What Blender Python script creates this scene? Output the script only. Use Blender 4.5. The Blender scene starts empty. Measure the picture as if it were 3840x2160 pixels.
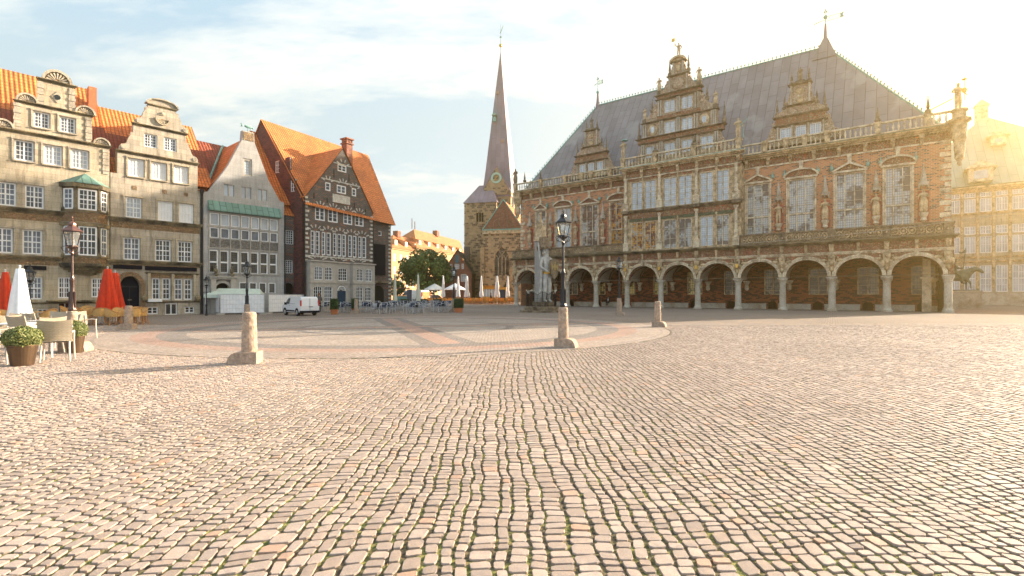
import bpy, math, random
import numpy as np
from mathutils import Vector, Matrix
from mathutils.geometry import tessellate_polygon
random.seed(7); RNG = np.random.default_rng(7)
S = bpy.context.scene
COL = S.collection
PI = math.pi

# ---------------------------------------------------------------- camera, sky, sun, exposure
F, CX, HY, EYE = 1900.0, 1920.0, 1105.5, 1.6
cam = bpy.data.cameras.new('camera'); camo = bpy.data.objects.new('camera', cam); COL.objects.link(camo)
camo.location = (0, 0, EYE); camo.rotation_euler = (PI/2, 0, 0)
cam.sensor_width = 36; cam.lens = 36*F/3840; cam.shift_y = (HY-1080)/3840
cam.clip_start = 0.05; cam.clip_end = 3000
S.camera = camo
SUN_DIR = Vector((0.886*math.cos(math.radians(19.3)), 0.464*math.cos(math.radians(19.3)), math.sin(math.radians(19.3)))).normalized()
SUN_AZ = math.atan2(SUN_DIR.x, SUN_DIR.y)
sl = bpy.data.lights.new('sun', 'SUN'); sl.energy = 5.0; sl.angle = math.radians(0.5); sl.color = (1.0, 0.85, 0.68)
so = bpy.data.objects.new('sun', sl); COL.objects.link(so); so.location = (60, 30, 60)
so.rotation_euler = SUN_DIR.to_track_quat('Z', 'Y').to_euler()
W = bpy.data.worlds.new('World'); S.world = W; W.use_nodes = True
def build_world():
    nt = W.node_tree; N = nt.nodes; L = nt.links; N.clear()
    out = N.new('ShaderNodeOutputWorld'); bg = N.new('ShaderNodeBackground')
    sky = N.new('ShaderNodeTexSky'); sky.sky_type = 'NISHITA'; sky.sun_disc = False
    sky.sun_elevation = math.radians(19.3); sky.sun_rotation = SUN_AZ
    sky.air_density = 1.0; sky.dust_density = 3.0; sky.ozone_density = 1.0
    tc = N.new('ShaderNodeTexCoord'); sep = N.new('ShaderNodeSeparateXYZ'); L.new(tc.outputs['Generated'], sep.inputs[0])
    mx = N.new('ShaderNodeMath'); mx.operation = 'MAXIMUM'; mx.inputs[1].default_value = 0.0; L.new(sep.outputs[2], mx.inputs[0])
    ad = N.new('ShaderNodeMath'); ad.operation = 'ADD'; ad.inputs[1].default_value = 0.22; L.new(mx.outputs[0], ad.inputs[0])
    dx = N.new('ShaderNodeMath'); dx.operation = 'DIVIDE'; L.new(sep.outputs[0], dx.inputs[0]); L.new(ad.outputs[0], dx.inputs[1])
    dy = N.new('ShaderNodeMath'); dy.operation = 'DIVIDE'; L.new(sep.outputs[1], dy.inputs[0]); L.new(ad.outputs[0], dy.inputs[1])
    cb = N.new('ShaderNodeCombineXYZ'); L.new(dx.outputs[0], cb.inputs[0]); L.new(dy.outputs[0], cb.inputs[1])
    mp = N.new('ShaderNodeMapping'); mp.inputs['Rotation'].default_value = (0, 0, math.radians(-35)); mp.inputs['Scale'].default_value = (1.0, 2.3, 1); L.new(cb.outputs[0], mp.inputs[0])
    n1 = N.new('ShaderNodeTexNoise'); n1.inputs['Scale'].default_value = 1.05; n1.inputs['Detail'].default_value = 10; n1.inputs['Roughness'].default_value = 0.62; n1.inputs['Distortion'].default_value = 0.5; L.new(mp.outputs[0], n1.inputs[0])
    n2 = N.new('ShaderNodeTexNoise'); n2.inputs['Scale'].default_value = 7.0; n2.inputs['Detail'].default_value = 7; n2.inputs['Roughness'].default_value = 0.6; L.new(mp.outputs[0], n2.inputs[0])
    mm = N.new('ShaderNodeMath'); mm.operation = 'MULTIPLY_ADD'; mm.inputs[1].default_value = 0.30; L.new(n2.outputs[0], mm.inputs[0]); L.new(n1.outputs[0], mm.inputs[2])
    cr = N.new('ShaderNodeValToRGB'); cr.color_ramp.elements[0].position = 0.57; cr.color_ramp.elements[0].color = (0.0,)*3+(1,)
    cr.color_ramp.elements[1].position = 0.79; cr.color_ramp.elements[1].color = (1, 1, 1, 1); L.new(mm.outputs[0], cr.inputs[0])
    # low sky is whiter (thin veil near the horizon)
    hz = N.new('ShaderNodeMapRange'); hz.inputs[1].default_value = 0.0; hz.inputs[2].default_value = 0.42; hz.inputs[3].default_value = 0.70; hz.inputs[4].default_value = 0.0; L.new(sep.outputs[2], hz.inputs[0])
    mxx = N.new('ShaderNodeMath'); mxx.operation = 'MAXIMUM'; L.new(cr.outputs[0], mxx.inputs[0]); L.new(hz.outputs[0], mxx.inputs[1])
    # broad bright veil around the low sun
    dt = N.new('ShaderNodeVectorMath'); dt.operation = 'DOT_PRODUCT'; L.new(tc.outputs['Generated'], dt.inputs[0]); dt.inputs[1].default_value = SUN_DIR
    pw = N.new('ShaderNodeMath'); pw.operation = 'POWER'; pw.use_clamp = True; L.new(dt.outputs['Value'], pw.inputs[0]); pw.inputs[1].default_value = 3.0
    m3 = N.new('ShaderNodeMath'); m3.operation = 'MULTIPLY_ADD'; m3.use_clamp = True; m3.inputs[1].default_value = 0.9; L.new(pw.outputs[0], m3.inputs[0]); L.new(mxx.outputs[0], m3.inputs[2])
    # nishita scaled to view strength, softened towards pale blue
    sc = N.new('ShaderNodeVectorMath'); sc.operation = 'SCALE'; sc.inputs['Scale'].default_value = 1.0; L.new(sky.outputs[0], sc.inputs[0])
    mix0 = N.new('ShaderNodeMix'); mix0.data_type = 'RGBA'; mix0.inputs[0].default_value = 0.8
    L.new(sc.outputs[0], mix0.inputs[6]); mix0.inputs[7].default_value = (1.75, 2.6, 3.4, 1)
    cl = N.new('ShaderNodeMix'); cl.data_type = 'RGBA'; L.new(pw.outputs[0], cl.inputs[0])
    cl.inputs[6].default_value = (3.3, 3.55, 3.75, 1); cl.inputs[7].default_value = (5.6, 5.1, 4.1, 1)
    mix = N.new('ShaderNodeMix'); mix.data_type = 'RGBA'; L.new(m3.outputs[0], mix.inputs[0]); L.new(mix0.outputs[2], mix.inputs[6]); L.new(cl.outputs[2], mix.inputs[7])
    L.new(mix.outputs[2], bg.inputs[0]); bg.inputs[1].default_value = 0.092
    L.new(bg.outputs[0], out.inputs[0])
build_world()
S.view_settings.view_transform = 'Standard'; S.view_settings.look = 'None'; S.view_settings.gamma = 1
S.view_settings.exposure = 1.9
S.cycles.max_bounces = 6; S.cycles.diffuse_bounces = 3; S.cycles.glossy_bounces = 3; S.cycles.transmission_bounces = 4
S.cycles.volume_bounces = 0; S.cycles.use_denoising = True; S.cycles.sample_clamp_indirect = 6

# ---------------------------------------------------------------- projection helpers (photo pixel -> point on a known plane)
def gp(px, py):
    Y = F*EYE/(py-HY); return ((px-CX)/F*Y, Y)
def Zb(box, x, y): return (box[0]+x/box[2], box[1]+y/box[2])
class Plane:
    def __init__(s, o, d):
        n = math.hypot(*d); s.o = o; s.d = (d[0]/n, d[1]/n); s.i = (-s.d[1], s.d[0])   # i points into the building
        s.ang = math.atan2(s.d[1], s.d[0])
    def uz(s, px, py, y=0.0):
        r = ((px-CX)/F, 1.0); o = (s.o[0]+s.i[0]*y, s.o[1]+s.i[1]*y)
        t = (o[0]*s.i[0]+o[1]*s.i[1])/(r[0]*s.i[0]+r[1]*s.i[1])
        p = (r[0]*t-o[0], r[1]*t-o[1])
        return p[0]*s.d[0]+p[1]*s.d[1], EYE+(HY-py)/F*t
    def u(s, px, y=0.0): return s.uz(px, 1000, y)[0]
    def z(s, px, py, y=0.0): return s.uz(px, py, y)[1]

# ---------------------------------------------------------------- mesh builder
class MB:
    def __init__(s): s.v = []; s.f = []; s.m = []; s.c = []
    def cut(s): s.c.append((len(s.v), len(s.f)))
    def poly(s, pts, m=0):
        b = len(s.v); s.v += [tuple(p) for p in pts]; s.f.append(tuple(range(b, b+len(pts)))); s.m.append(m)
    def faces(s, vs, fs, m=0):
        b = len(s.v); s.v += [tuple(p) for p in vs]
        for f in fs: s.f.append(tuple(b+i for i in f)); s.m.append(m)
    def box(s, x0, x1, y0, y1, z0, z1, m=0):
        if x0 > x1: x0, x1 = x1, x0
        if y0 > y1: y0, y1 = y1, y0
        if z0 > z1: z0, z1 = z1, z0
        s.faces([(x0,y0,z0),(x1,y0,z0),(x1,y1,z0),(x0,y1,z0),(x0,y0,z1),(x1,y0,z1),(x1,y1,z1),(x0,y1,z1)],
                [(0,3,2,1),(4,5,6,7),(0,1,5,4),(1,2,6,5),(2,3,7,6),(3,0,4,7)], m)
    def taper(s, cx, cy, w0, d0, w1, d1, z0, z1, m=0, ox=0, oy=0):
        a = [(cx-w0/2,cy-d0/2,z0),(cx+w0/2,cy-d0/2,z0),(cx+w0/2,cy+d0/2,z0),(cx-w0/2,cy+d0/2,z0)]
        c = [(cx+ox-w1/2,cy+oy-d1/2,z1),(cx+ox+w1/2,cy+oy-d1/2,z1),(cx+ox+w1/2,cy+oy+d1/2,z1),(cx+ox-w1/2,cy+oy+d1/2,z1)]
        s.faces(a+c, [(0,3,2,1),(4,5,6,7),(0,1,5,4),(1,2,6,5),(2,3,7,6),(3,0,4,7)], m)
    def prism(s, pts, y0, y1, m=0, mside=None):
        """polygon in x,z (counter-clockwise seen from -y) from y0 to y1"""
        ms = m if mside is None else mside; n = len(pts)
        tri = tessellate_polygon([[Vector((p[0], p[1], 0)) for p in pts]])
        b = len(s.v); s.v += [(p[0], y0, p[1]) for p in pts]+[(p[0], y1, p[1]) for p in pts]
        for t in tri:
            a = [pts[i] for i in t]; ar = (a[1][0]-a[0][0])*(a[2][1]-a[0][1])-(a[2][0]-a[0][0])*(a[1][1]-a[0][1])
            t = t if ar > 0 else t[::-1]
            s.f.append(tuple(b+i for i in t)); s.m.append(m); s.f.append(tuple(b+n+i for i in t[::-1])); s.m.append(m)
        ar = sum(pts[i][0]*pts[(i+1) % n][1]-pts[(i+1) % n][0]*pts[i][1] for i in range(n))
        for i in range(n):
            j = (i+1) % n
            q = (b+i, b+n+i, b+n+j, b+j) if ar > 0 else (b+i, b+j, b+n+j, b+n+i)
            s.f.append(q); s.m.append(ms)
    def wall(s, outer, holes, y, depth=0.25, m=0, mrev=None, edge=0.0):
        """sheet with openings: front face at y, reveals going back by depth, outer rim going back by edge"""
        mr = m if mrev is None else mrev
        loops = [outer]+list(holes); allp = [p for l in loops for p in l]
        tri = tessellate_polygon([[Vector((p[0], p[1], 0)) for p in l] for l in loops])
        b = len(s.v); s.v += [(p[0], y, p[1]) for p in allp]
        for t in tri:
            a = [allp[i] for i in t]; ar = (a[1][0]-a[0][0])*(a[2][1]-a[0][1])-(a[2][0]-a[0][0])*(a[1][1]-a[0][1])
            if abs(ar) < 1e-9: continue
            s.f.append(tuple(b+i for i in (t if ar > 0 else t[::-1]))); s.m.append(m)
        def rim(l, d, mm):
            n = len(l)
            for i in range(n):
                p, q = l[i], l[(i+1) % n]
                s.poly([(p[0], y, p[1]), (q[0], y, q[1]), (q[0], y+d, q[1]), (p[0], y+d, p[1])], mm)
        for h in holes: rim(h, depth, mr)
        if edge: rim(outer, edge, m)
    def lathe(s, cx, cy, prof, seg=12, m=0, sx=1, sy=1, a0=0.0):
        b = len(s.v); n = len(prof)
        for r, z in prof:
            for k in range(seg):
                a = a0+2*PI*k/seg; s.v.append((cx+sx*r*math.cos(a), cy+sy*r*math.sin(a), z))
        for i in range(n-1):
            for k in range(seg):
                k2 = (k+1) % seg; s.f.append((b+i*seg+k, b+i*seg+k2, b+(i+1)*seg+k2, b+(i+1)*seg+k)); s.m.append(m)
        s.f.append(tuple(b+k for k in range(seg-1, -1, -1))); s.m.append(m)
        s.f.append(tuple(b+(n-1)*seg+k for k in range(seg))); s.m.append(m)
    def tube(s, p0, p1, r0, r1=None, seg=8, m=0):
        r1 = r0 if r1 is None else r1
        p0, p1 = Vector(p0), Vector(p1); d = (p1-p0); 
        if d.length < 1e-6: return
        d.normalize(); a = d.orthogonal().normalized(); c = d.cross(a); b = len(s.v)
        for p, r in ((p0, r0), (p1, r1)):
            for k in range(seg):
                t = 2*PI*k/seg; s.v.append(tuple(p+a*(r*math.cos(t))+c*(r*math.sin(t))))
        for k in range(seg):
            k2 = (k+1) % seg; s.f.append((b+k, b+k2, b+seg+k2, b+seg+k)); s.m.append(m)
        s.f.append(tuple(b+k for k in range(seg-1, -1, -1))); s.m.append(m)
        s.f.append(tuple(b+seg+k for k in range(seg))); s.m.append(m)
    def path(s, pts, r, seg=6, m=0):
        for i in range(len(pts)-1):
            ra = r[i] if isinstance(r, (list, tuple)) else r; rb = r[i+1] if isinstance(r, (list, tuple)) else r
            s.tube(pts[i], pts[i+1], ra, rb, seg, m)
    def ell(s, c, r, seg=10, rings=7, m=0):
        if not isinstance(r, (list, tuple)): r = (r, r, r)
        b = len(s.v); vs = []
        for i in range(1, rings):
            t = PI*i/rings
            for k in range(seg):
                a = 2*PI*k/seg; vs.append((c[0]+r[0]*math.sin(t)*math.cos(a), c[1]+r[1]*math.sin(t)*math.sin(a), c[2]-r[2]*math.cos(t)))
        s.v += vs; s.v += [(c[0], c[1], c[2]-r[2]), (c[0], c[1], c[2]+r[2])]; nb = b+len(vs)
        for i in range(rings-2):
            for k in range(seg):
                k2 = (k+1) % seg; s.f.append((b+i*seg+k, b+i*seg+k2, b+(i+1)*seg+k2, b+(i+1)*seg+k)); s.m.append(m)
        for k in range(seg):
            k2 = (k+1) % seg; s.f.append((nb, b+k2, b+k)); s.m.append(m); s.f.append((nb+1, b+(rings-2)*seg+k, b+(rings-2)*seg+k2)); s.m.append(m)
    def xf(s, M, start=0):
        for i in range(start, len(s.v)): s.v[i] = tuple(M @ Vector(s.v[i]))
    def build(s, name, mats, parent=None, smooth=False, uvscale=1.0, loc=None):
        if not isinstance(mats, (list, tuple)): mats = [mats]
        if s.c:   # every marked piece becomes a part of its own
            cs = sorted(set([(0, 0)]+s.c+[(len(s.v), len(s.f))])); o = None
            for (v0, f0), (v1, f1) in zip(cs[:-1], cs[1:]):
                if f1 == f0: continue
                q = MB(); q.v = s.v[v0:v1]; q.f = [tuple(i-v0 for i in f) for f in s.f[f0:f1]]; q.m = s.m[f0:f1]; r = q.build(name, mats, parent, smooth, uvscale, loc); o = o or r
            return o
        me = bpy.data.meshes.new(name); me.from_pydata(s.v, [], s.f)
        for mt in mats: me.materials.append(mt)
        nf = len(me.polygons)
        me.polygons.foreach_set('material_index', s.m[:nf])
        if smooth: me.polygons.foreach_set('use_smooth', [True]*nf)
        uv = me.uv_layers.new(name='UVMap').data
        co = np.array(s.v, dtype=np.float32)
        nor = np.empty(nf*3, np.float32); me.polygons.foreach_get('normal', nor); nor = nor.reshape(-1, 3)
        ls = np.empty(nf, np.int32); lt = np.empty(nf, np.int32); me.polygons.foreach_get('loop_start', ls); me.polygons.foreach_get('loop_total', lt)
        lv = np.empty(len(me.loops), np.int32); me.loops.foreach_get('vertex_index', lv)
        fi = np.repeat(np.arange(nf), lt)
        T = np.stack([-nor[:, 1], nor[:, 0], np.zeros(nf)], 1); ln = np.linalg.norm(T, axis=1)
        flat = ln < 0.05; T[flat] = (1, 0, 0); ln[flat] = 1; T /= ln[:, None]
        B = np.cross(nor, T); P = co[lv]
        out = np.empty((len(lv), 2), np.float32)
        out[:, 0] = (P*T[fi]).sum(1)*uvscale; out[:, 1] = (P*B[fi]).sum(1)*uvscale
        uv.foreach_set('uv', out.ravel())
        o = bpy.data.objects.new(name, me); COL.objects.link(o)
        if parent: o.parent = parent
        if loc: o.location = loc
        return o
def thing(name, label, cat, loc=(0, 0, 0), rotz=0.0, group=None, scale=1.0):
    o = bpy.data.objects.new(name, None); COL.objects.link(o); o.empty_display_size = 0.2
    o.location = loc if len(loc) == 3 else (loc[0], loc[1], 0); o.rotation_euler = (0, 0, rotz)
    if scale != 1.0: o.scale = (scale,)*3
    o['label'] = label; o['category'] = cat
    if group: o['group'] = group
    return o
def tag(o, label, cat, group=None):
    o['label'] = label; o['category'] = cat
    if group: o['group'] = group
    return o
def dup(root, loc, rotz=0.0, label=None, group=None, scale=None):
    def cp(o, par):
        c = o.copy(); COL.objects.link(c); c.parent = par
        for ch in o.children: cp(ch, c)
        return c
    r = cp(root, None); r.location = loc if len(loc) == 3 else (loc[0], loc[1], 0); r.rotation_euler = (0, 0, rotz)
    if label: r['label'] = label
    if group: r['group'] = group
    if scale: r.scale = (scale,)*3
    return r
def rect(x0, x1, z0, z1): return [(x0, z0), (x1, z0), (x1, z1), (x0, z1)]
def archpts(x0, x1, zs, zt, n=10):
    """top of an opening: from (x1,zs) over (mid,zt) to (x0,zs)"""
    c = (x0+x1)/2; r = (x1-x0)/2
    return [(c+r*math.cos(PI*k/n), zs+(zt-zs)*math.sin(PI*k/n)) for k in range(n+1)]
def archhole(x0, x1, z0, zs, zt, n=10): return [(x0, z0), (x1, z0)]+archpts(x0, x1, zs, zt, n)

# ---------------------------------------------------------------- materials
class NT:
    def __init__(s, name):
        s.mt = bpy.data.materials.new(name); s.mt.use_nodes = True; s.t = s.mt.node_tree; s.n = s.t.nodes; s.n.clear()
        s.o = s.n.new('ShaderNodeOutputMaterial'); s.p = s.n.new('ShaderNodeBsdfPrincipled'); s.l(s.p.outputs[0], s.o.inputs[0])
        s.tc = s.n.new('ShaderNodeTexCoord')
    def l(s, a, b): s.t.links.new(a, b)
    def new(s, k, **kw):
        nd = s.n.new('ShaderNode'+k)
        for a, b in kw.items(): setattr(nd, a, b)
        return nd
    def vec(s, coord='UV', scale=(1, 1, 1), rot=(0, 0, 0), loc=(0, 0, 0)):
        mp = s.new('Mapping'); s.l(s.tc.outputs[coord], mp.inputs[0]); mp.inputs['Scale'].default_value = scale; mp.inputs['Rotation'].default_value = rot; mp.inputs['Location'].default_value = loc
        return mp.outputs[0]
    def noise(s, vec, scale, detail=4, rough=0.55, dist=0.0):
        n = s.new('TexNoise'); s.l(vec, n.inputs[0]); n.inputs['Scale'].default_value = scale; n.inputs['Detail'].default_value = detail; n.inputs['Roughness'].default_value = rough; n.inputs['Distortion'].default_value = dist
        return n.outputs[0]
    def ramp(s, fac, stops, interp='LINEAR'):
        r = s.new('ValToRGB'); s.l(fac, r.inputs[0]); cr = r.color_ramp; cr.interpolation = interp
        while len(cr.elements) < len(stops): cr.elements.new(0.5)
        for e, (p, c) in zip(cr.elements, stops): e.position = p; e.color = (c, c, c, 1) if isinstance(c, (int, float)) else (*c, 1)
        return r.outputs[0]
    def mix(s, fac, a, b, mode='MIX'):
        m = s.new('Mix', data_type='RGBA', blend_type=mode)
        for i, x in ((0, fac), (6, a), (7, b)):
            if isinstance(x, (int, float)): m.inputs[i].default_value = x if i == 0 else (x, x, x, 1)
            elif isinstance(x, tuple): m.inputs[i].default_value = (*x, 1)
            else: s.l(x, m.inputs[i])
        return m.outputs[2]
    def math(s, op, a, b=0.0, c=None, clamp=False):
        m = s.new('Math', operation=op); m.use_clamp = clamp
        for i, x in enumerate((a, b, c)):
            if x is None: continue
            if isinstance(x, (int, float)): m.inputs[i].default_value = x
            else: s.l(x, m.inputs[i])
        return m.outputs[0]
    def brick(s, vec, bw, bh, mortar, c1, c2, cm, offset=0.5, bias=0.0, smooth=0.1):
        b = s.new('TexBrick'); s.l(vec, b.inputs['Vector']); b.offset = offset
        b.inputs['Scale'].default_value = 1.0; b.inputs['Brick Width'].default_value = bw; b.inputs['Row Height'].default_value = bh
        b.inputs['Mortar Size'].default_value = mortar; b.inputs['Bias'].default_value = bias; b.inputs['Mortar Smooth'].default_value = smooth
        b.inputs['Color1'].default_value = (*c1, 1); b.inputs['Color2'].default_value = (*c2, 1); b.inputs['Mortar'].default_value = (*cm, 1)
        return b.outputs[0], b.outputs[1]
    def bump(s, h, strength=0.4, dist=0.02):
        b = s.new('Bump'); s.l(h, b.inputs['Height']); b.inputs['Strength'].default_value = strength; b.inputs['Distance'].default_value = dist; s.l(b.outputs[0], s.p.inputs['Normal'])
    def fin(s, col, rough=0.85, metal=0.0, spec=None):
        if isinstance(col, tuple): s.p.inputs['Base Color'].default_value = (*col, 1)
        else: s.l(col, s.p.inputs['Base Color'])
        if isinstance(rough, (int, float)): s.p.inputs['Roughness'].default_value = rough
        else: s.l(rough, s.p.inputs['Roughness'])
        s.p.inputs['Metallic'].default_value = metal
        if spec is not None: s.p.inputs['Specular IOR Level'].default_value = spec
        return s.mt
def plain(name, c, rough=0.7, metal=0.0, var=0.15, scale=3.0, bump=0.0, spec=None, coord='Object'):
    t = NT(name); v = t.vec(coord); n = t.noise(v, scale, 5)
    lo = tuple(x*(1-var) for x in c); hi = tuple(min(1, x*(1+var)) for x in c)
    col = t.ramp(n, [(0.3, lo), (0.7, hi)])
    if bump: t.bump(t.noise(v, scale*6, 4), bump, 0.02)
    return t.fin(col, rough, metal, spec)
def ashlar(name, c1, c2, cm, bw=0.9, bh=0.38, dirt=(0.10, 0.085, 0.06), dirtamt=0.6):
    t = NT(name); v = t.vec('UV'); col, fac = t.brick(v, bw, bh, 0.008, c1, c2, cm)
    n1 = t.noise(t.vec('Object', (0.5, 0.5, 0.5)), 1.6, 5)
    col = t.mix(t.ramp(n1, [(0.35, 0.0), (0.7, 0.55)]), col, tuple(x*0.72 for x in c2))
    st = t.noise(t.vec('Object', (2.2, 2.2, 0.35)), 1.7, 6, 0.6)
    col = t.mix(t.ramp(st, [(0.52, 0.0), (0.72, dirtamt)]), col, dirt)
    run = t.noise(t.vec('Object', (7, 7, 0.5)), 1.0, 4); col = t.mix(0.5, col, t.ramp(run, [(0.35, 0.72), (0.65, 1.18)]), 'MULTIPLY')
    fine = t.noise(t.vec('Object'), 14, 3)
    col = t.mix(0.35, col, t.ramp(fine, [(0.3, 0.55), (0.7, 1.4)]), 'MULTIPLY')
    t.bump(fine, 0.3, 0.02)
    return t.fin(col, 0.9)
def bricks(name, c1, c2, cm, dark=None, bw=0.30, bh=0.11, darkamt=0.5, mort=0.012):
    t = NT(name); v = t.vec('UV'); col, fac = t.brick(v, bw, bh, mort, c1, c2, cm, smooth=0.3)
    if dark:
        # scattered dark vitrified bricks, a different one per brick
        w = t.new('TexWhiteNoise', noise_dimensions='2D'); sp = t.new('SeparateXYZ'); t.l(v, sp.inputs[0])
        row = t.math('FLOOR', t.math('DIVIDE', sp.outputs[1], bh)); odd = t.math('MODULO', row, 2.0)
        bx = t.math('FLOOR', t.math('ADD', t.math('DIVIDE', sp.outputs[0], bw), t.math('MULTIPLY', odd, 0.5)))
        cb = t.new('CombineXYZ'); t.l(bx, cb.inputs[0]); t.l(row, cb.inputs[1]); t.l(cb.outputs[0], w.inputs[0])
        d = t.math('LESS_THAN', w.outputs[0], darkamt)
        d = t.math('MULTIPLY', d, t.math('SUBTRACT', 1.0, fac))
        col = t.mix(d, col, dark)
    n = t.noise(t.vec('Object'), 0.9, 5); col = t.mix(0.45, col, t.ramp(n, [(0.3, 0.6), (0.7, 1.35)]), 'MULTIPLY')
    t.bump(t.math('SUBTRACT', 1.0, fac), 0.3, 0.01)
    return t.fin(col, 0.9)
def tiles(name, c1, c2, shadow, tw=0.26, th=0.34):
    t = NT(name); v = t.vec('UV'); sp = t.new('SeparateXYZ'); t.l(v, sp.inputs[0])
    wav = t.math('SINE', t.math('MULTIPLY', sp.outputs[0], 2*PI/tw)); wav = t.math('MULTIPLY_ADD', wav, 0.5, 0.5)
    rw = t.math('FRACT', t.math('DIVIDE', sp.outputs[1], th))
    n = t.noise(t.vec('Object'), 1.3, 6, 0.6); n2 = t.noise(t.vec('UV', (1/tw, 1/th, 1)), 1.0, 1)
    col = t.mix(t.ramp(n, [(0.35, 0), (0.65, 1)]), c1, c2)
    col = t.mix(0.4, col, t.ramp(n2, [(0.35, 0.6), (0.65, 1.35)]), 'MULTIPLY')
    old = t.noise(t.vec('Object', (1, 1, 0.5)), 0.55, 6, 0.65); col = t.mix(t.ramp(old, [(0.48, 0), (0.68, 0.55)]), col, tuple(x*0.42 for x in c2))
    gap = t.math('MAXIMUM', t.math('MULTIPLY', t.math('LESS_THAN', wav, 0.16), 0.7), t.math('MULTIPLY', t.math('GREATER_THAN', rw, 0.86), 0.7))
    col = t.mix(gap, col, shadow)
    h = t.math('ADD', t.math('MULTIPLY', wav, 1.0), t.math('MULTIPLY', t.math('SUBTRACT', 1.0, rw), 0.9))
    t.bump(h, 0.9, 0.05)
    return t.fin(col, 0.75)
def seamed(name, c1, c2, seam, sw=1.0, sh=2.2, rough=0.55, spots=None):
    t = NT(name); v = t.vec('UV', (1, 1, 1)); rot = t.vec('UV', (1, 1, 1), (0, 0, PI/2))
    col, fac = t.brick(rot, sh, sw, 0.028, c1, c2, seam, 0.5, smooth=0.2)
    n = t.noise(t.vec('Object', (0.6, 0.6, 0.25)), 0.8, 6, 0.6); col = t.mix(0.5, col, t.ramp(n, [(0.3, 0.62), (0.7, 1.3)]), 'MULTIPLY')
    if spots: col = t.mix(t.ramp(t.noise(t.vec('Object', (1, 1, 0.4)), 0.35, 3), [(0.58, 0), (0.66, 0.6)]), col, spots)
    t.bump(fac, 0.6, 0.03)
    return t.fin(col, rough)
def relief(name, ground, stone, dark, scale=3.2, amt=0.5, stretch=(1, 1, 1)):
    """carved ornament: scrolls of stone standing on a painted ground"""
    t = NT(name); v = t.vec('Object', stretch); n = t.new('TexNoise'); t.l(v, n.inputs[0]); n.inputs['Scale'].default_value = scale; n.inputs['Detail'].default_value = 2.5; n.inputs['Distortion'].default_value = 1.6
    w = t.math('ABSOLUTE', t.math('MULTIPLY_ADD', n.outputs[0], 2.0, -1.0))
    w2 = t.math('ABSOLUTE', t.math('SUBTRACT', w, 0.16))
    st = t.ramp(w2, [(0.03, 1.0), (0.03+0.16*amt, 0.0)])
    fine = t.noise(t.vec('Object'), 9, 4); sc = t.mix(t.ramp(fine, [(0.35, 0), (0.62, 1)]), dark, stone)
    col = t.mix(st, ground, sc)
    col = t.mix(t.ramp(t.noise(t.vec('Object', (1, 1, 0.5)), 1.1, 5), [(0.5, 0), (0.7, 0.28)]), col, dark)
    t.bump(st, 1.0, 0.08)
    return t.fin(col, 0.85)
def stonework(name, light, dark, amt=0.5, scale=1.4, green=None):
    """weathered carved stone with black crusts"""
    t = NT(name); v = t.vec('Object'); n = t.noise(v, scale, 8, 0.65); f = t.noise(v, 11, 4)
    col = t.mix(t.ramp(n, [(0.5-0.25*amt, 0), (0.62+0.1*(1-amt), 1)]), light, dark)
    col = t.mix(0.5, col, t.ramp(f, [(0.3, 0.45), (0.7, 1.5)]), 'MULTIPLY')
    if green: col = t.mix(t.ramp(t.noise(v, 0.9, 3), [(0.60, 0), (0.66, 0.7)]), col, green)
    t.bump(f, 0.7, 0.05)
    return t.fin(col, 0.9)
def leaded(name, pale, dark, cell=0.2, lead=(0.12, 0.11, 0.10), amt=0.5, warm=None, rough=0.15, patch=0.9):
    """leaded lights: each little pane has its own tone, differing reflections put into the colour"""
    t = NT(name); v = t.vec('UV'); sp = t.new('SeparateXYZ'); t.l(v, sp.inputs[0])
    ix = t.math('FLOOR', t.math('DIVIDE', sp.outputs[0], cell)); iy = t.math('FLOOR', t.math('DIVIDE', sp.outputs[1], cell*1.25))
    cb = t.new('CombineXYZ'); t.l(ix, cb.inputs[0]); t.l(iy, cb.inputs[1]); w = t.new('TexWhiteNoise', noise_dimensions='2D'); t.l(cb.outputs[0], w.inputs[0])
    big = t.noise(t.vec('Object'), patch, 3)
    jx = t.math('FLOOR', t.math('DIVIDE', sp.outputs[0], cell*4)); jy = t.math('FLOOR', t.math('DIVIDE', sp.outputs[1], cell*5)); cj = t.new('CombineXYZ'); t.l(jx, cj.inputs[0]); t.l(jy, cj.inputs[1]); wj = t.new('TexWhiteNoise', noise_dimensions='2D'); t.l(cj.outputs[0], wj.inputs[0])
    f = t.math('ADD', t.math('MULTIPLY_ADD', w.outputs[0], 0.10, t.math('SUBTRACT', big, 0.05)), t.math('MULTIPLY_ADD', wj.outputs[0], 0.16, -0.08)); c0 = 0.5-0.25*(amt-0.5)*2
    col = t.ramp(f, [(c0-0.05, dark), (c0, tuple((x*1.2+y)/2.4 for x, y in zip(pale, dark))), (c0+0.05, pale)])
    if warm:
        f2 = t.math('MULTIPLY_ADD', w.outputs[0], 0.3, t.noise(t.vec('Object', loc=(9, 4, 2)), patch*1.3, 2))
        col = t.mix(t.ramp(f2, [(0.62, 0), (0.66, 0.9)]), col, warm)
    fx = t.math('FRACT', t.math('DIVIDE', sp.outputs[0], cell)); fy = t.math('FRACT', t.math('DIVIDE', sp.outputs[1], cell*1.25))
    ln = t.math('MAXIMUM', t.math('LESS_THAN', fx, 0.13), t.math('LESS_THAN', fy, 0.11))
    col = t.mix(ln, col, lead)
    nb = t.new('Bump'); t.l(w.outputs[0], nb.inputs['Height']); nb.inputs['Strength'].default_value = 0.25; nb.inputs['Distance'].default_value = 0.03; t.l(nb.outputs[0], t.p.inputs['Normal'])
    return t.fin(col, rough)
M = {}
M['sand1'] = ashlar('sandstone_warm', (0.62, 0.525, 0.38), (0.47, 0.39, 0.275), (0.24, 0.19, 0.13))
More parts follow.
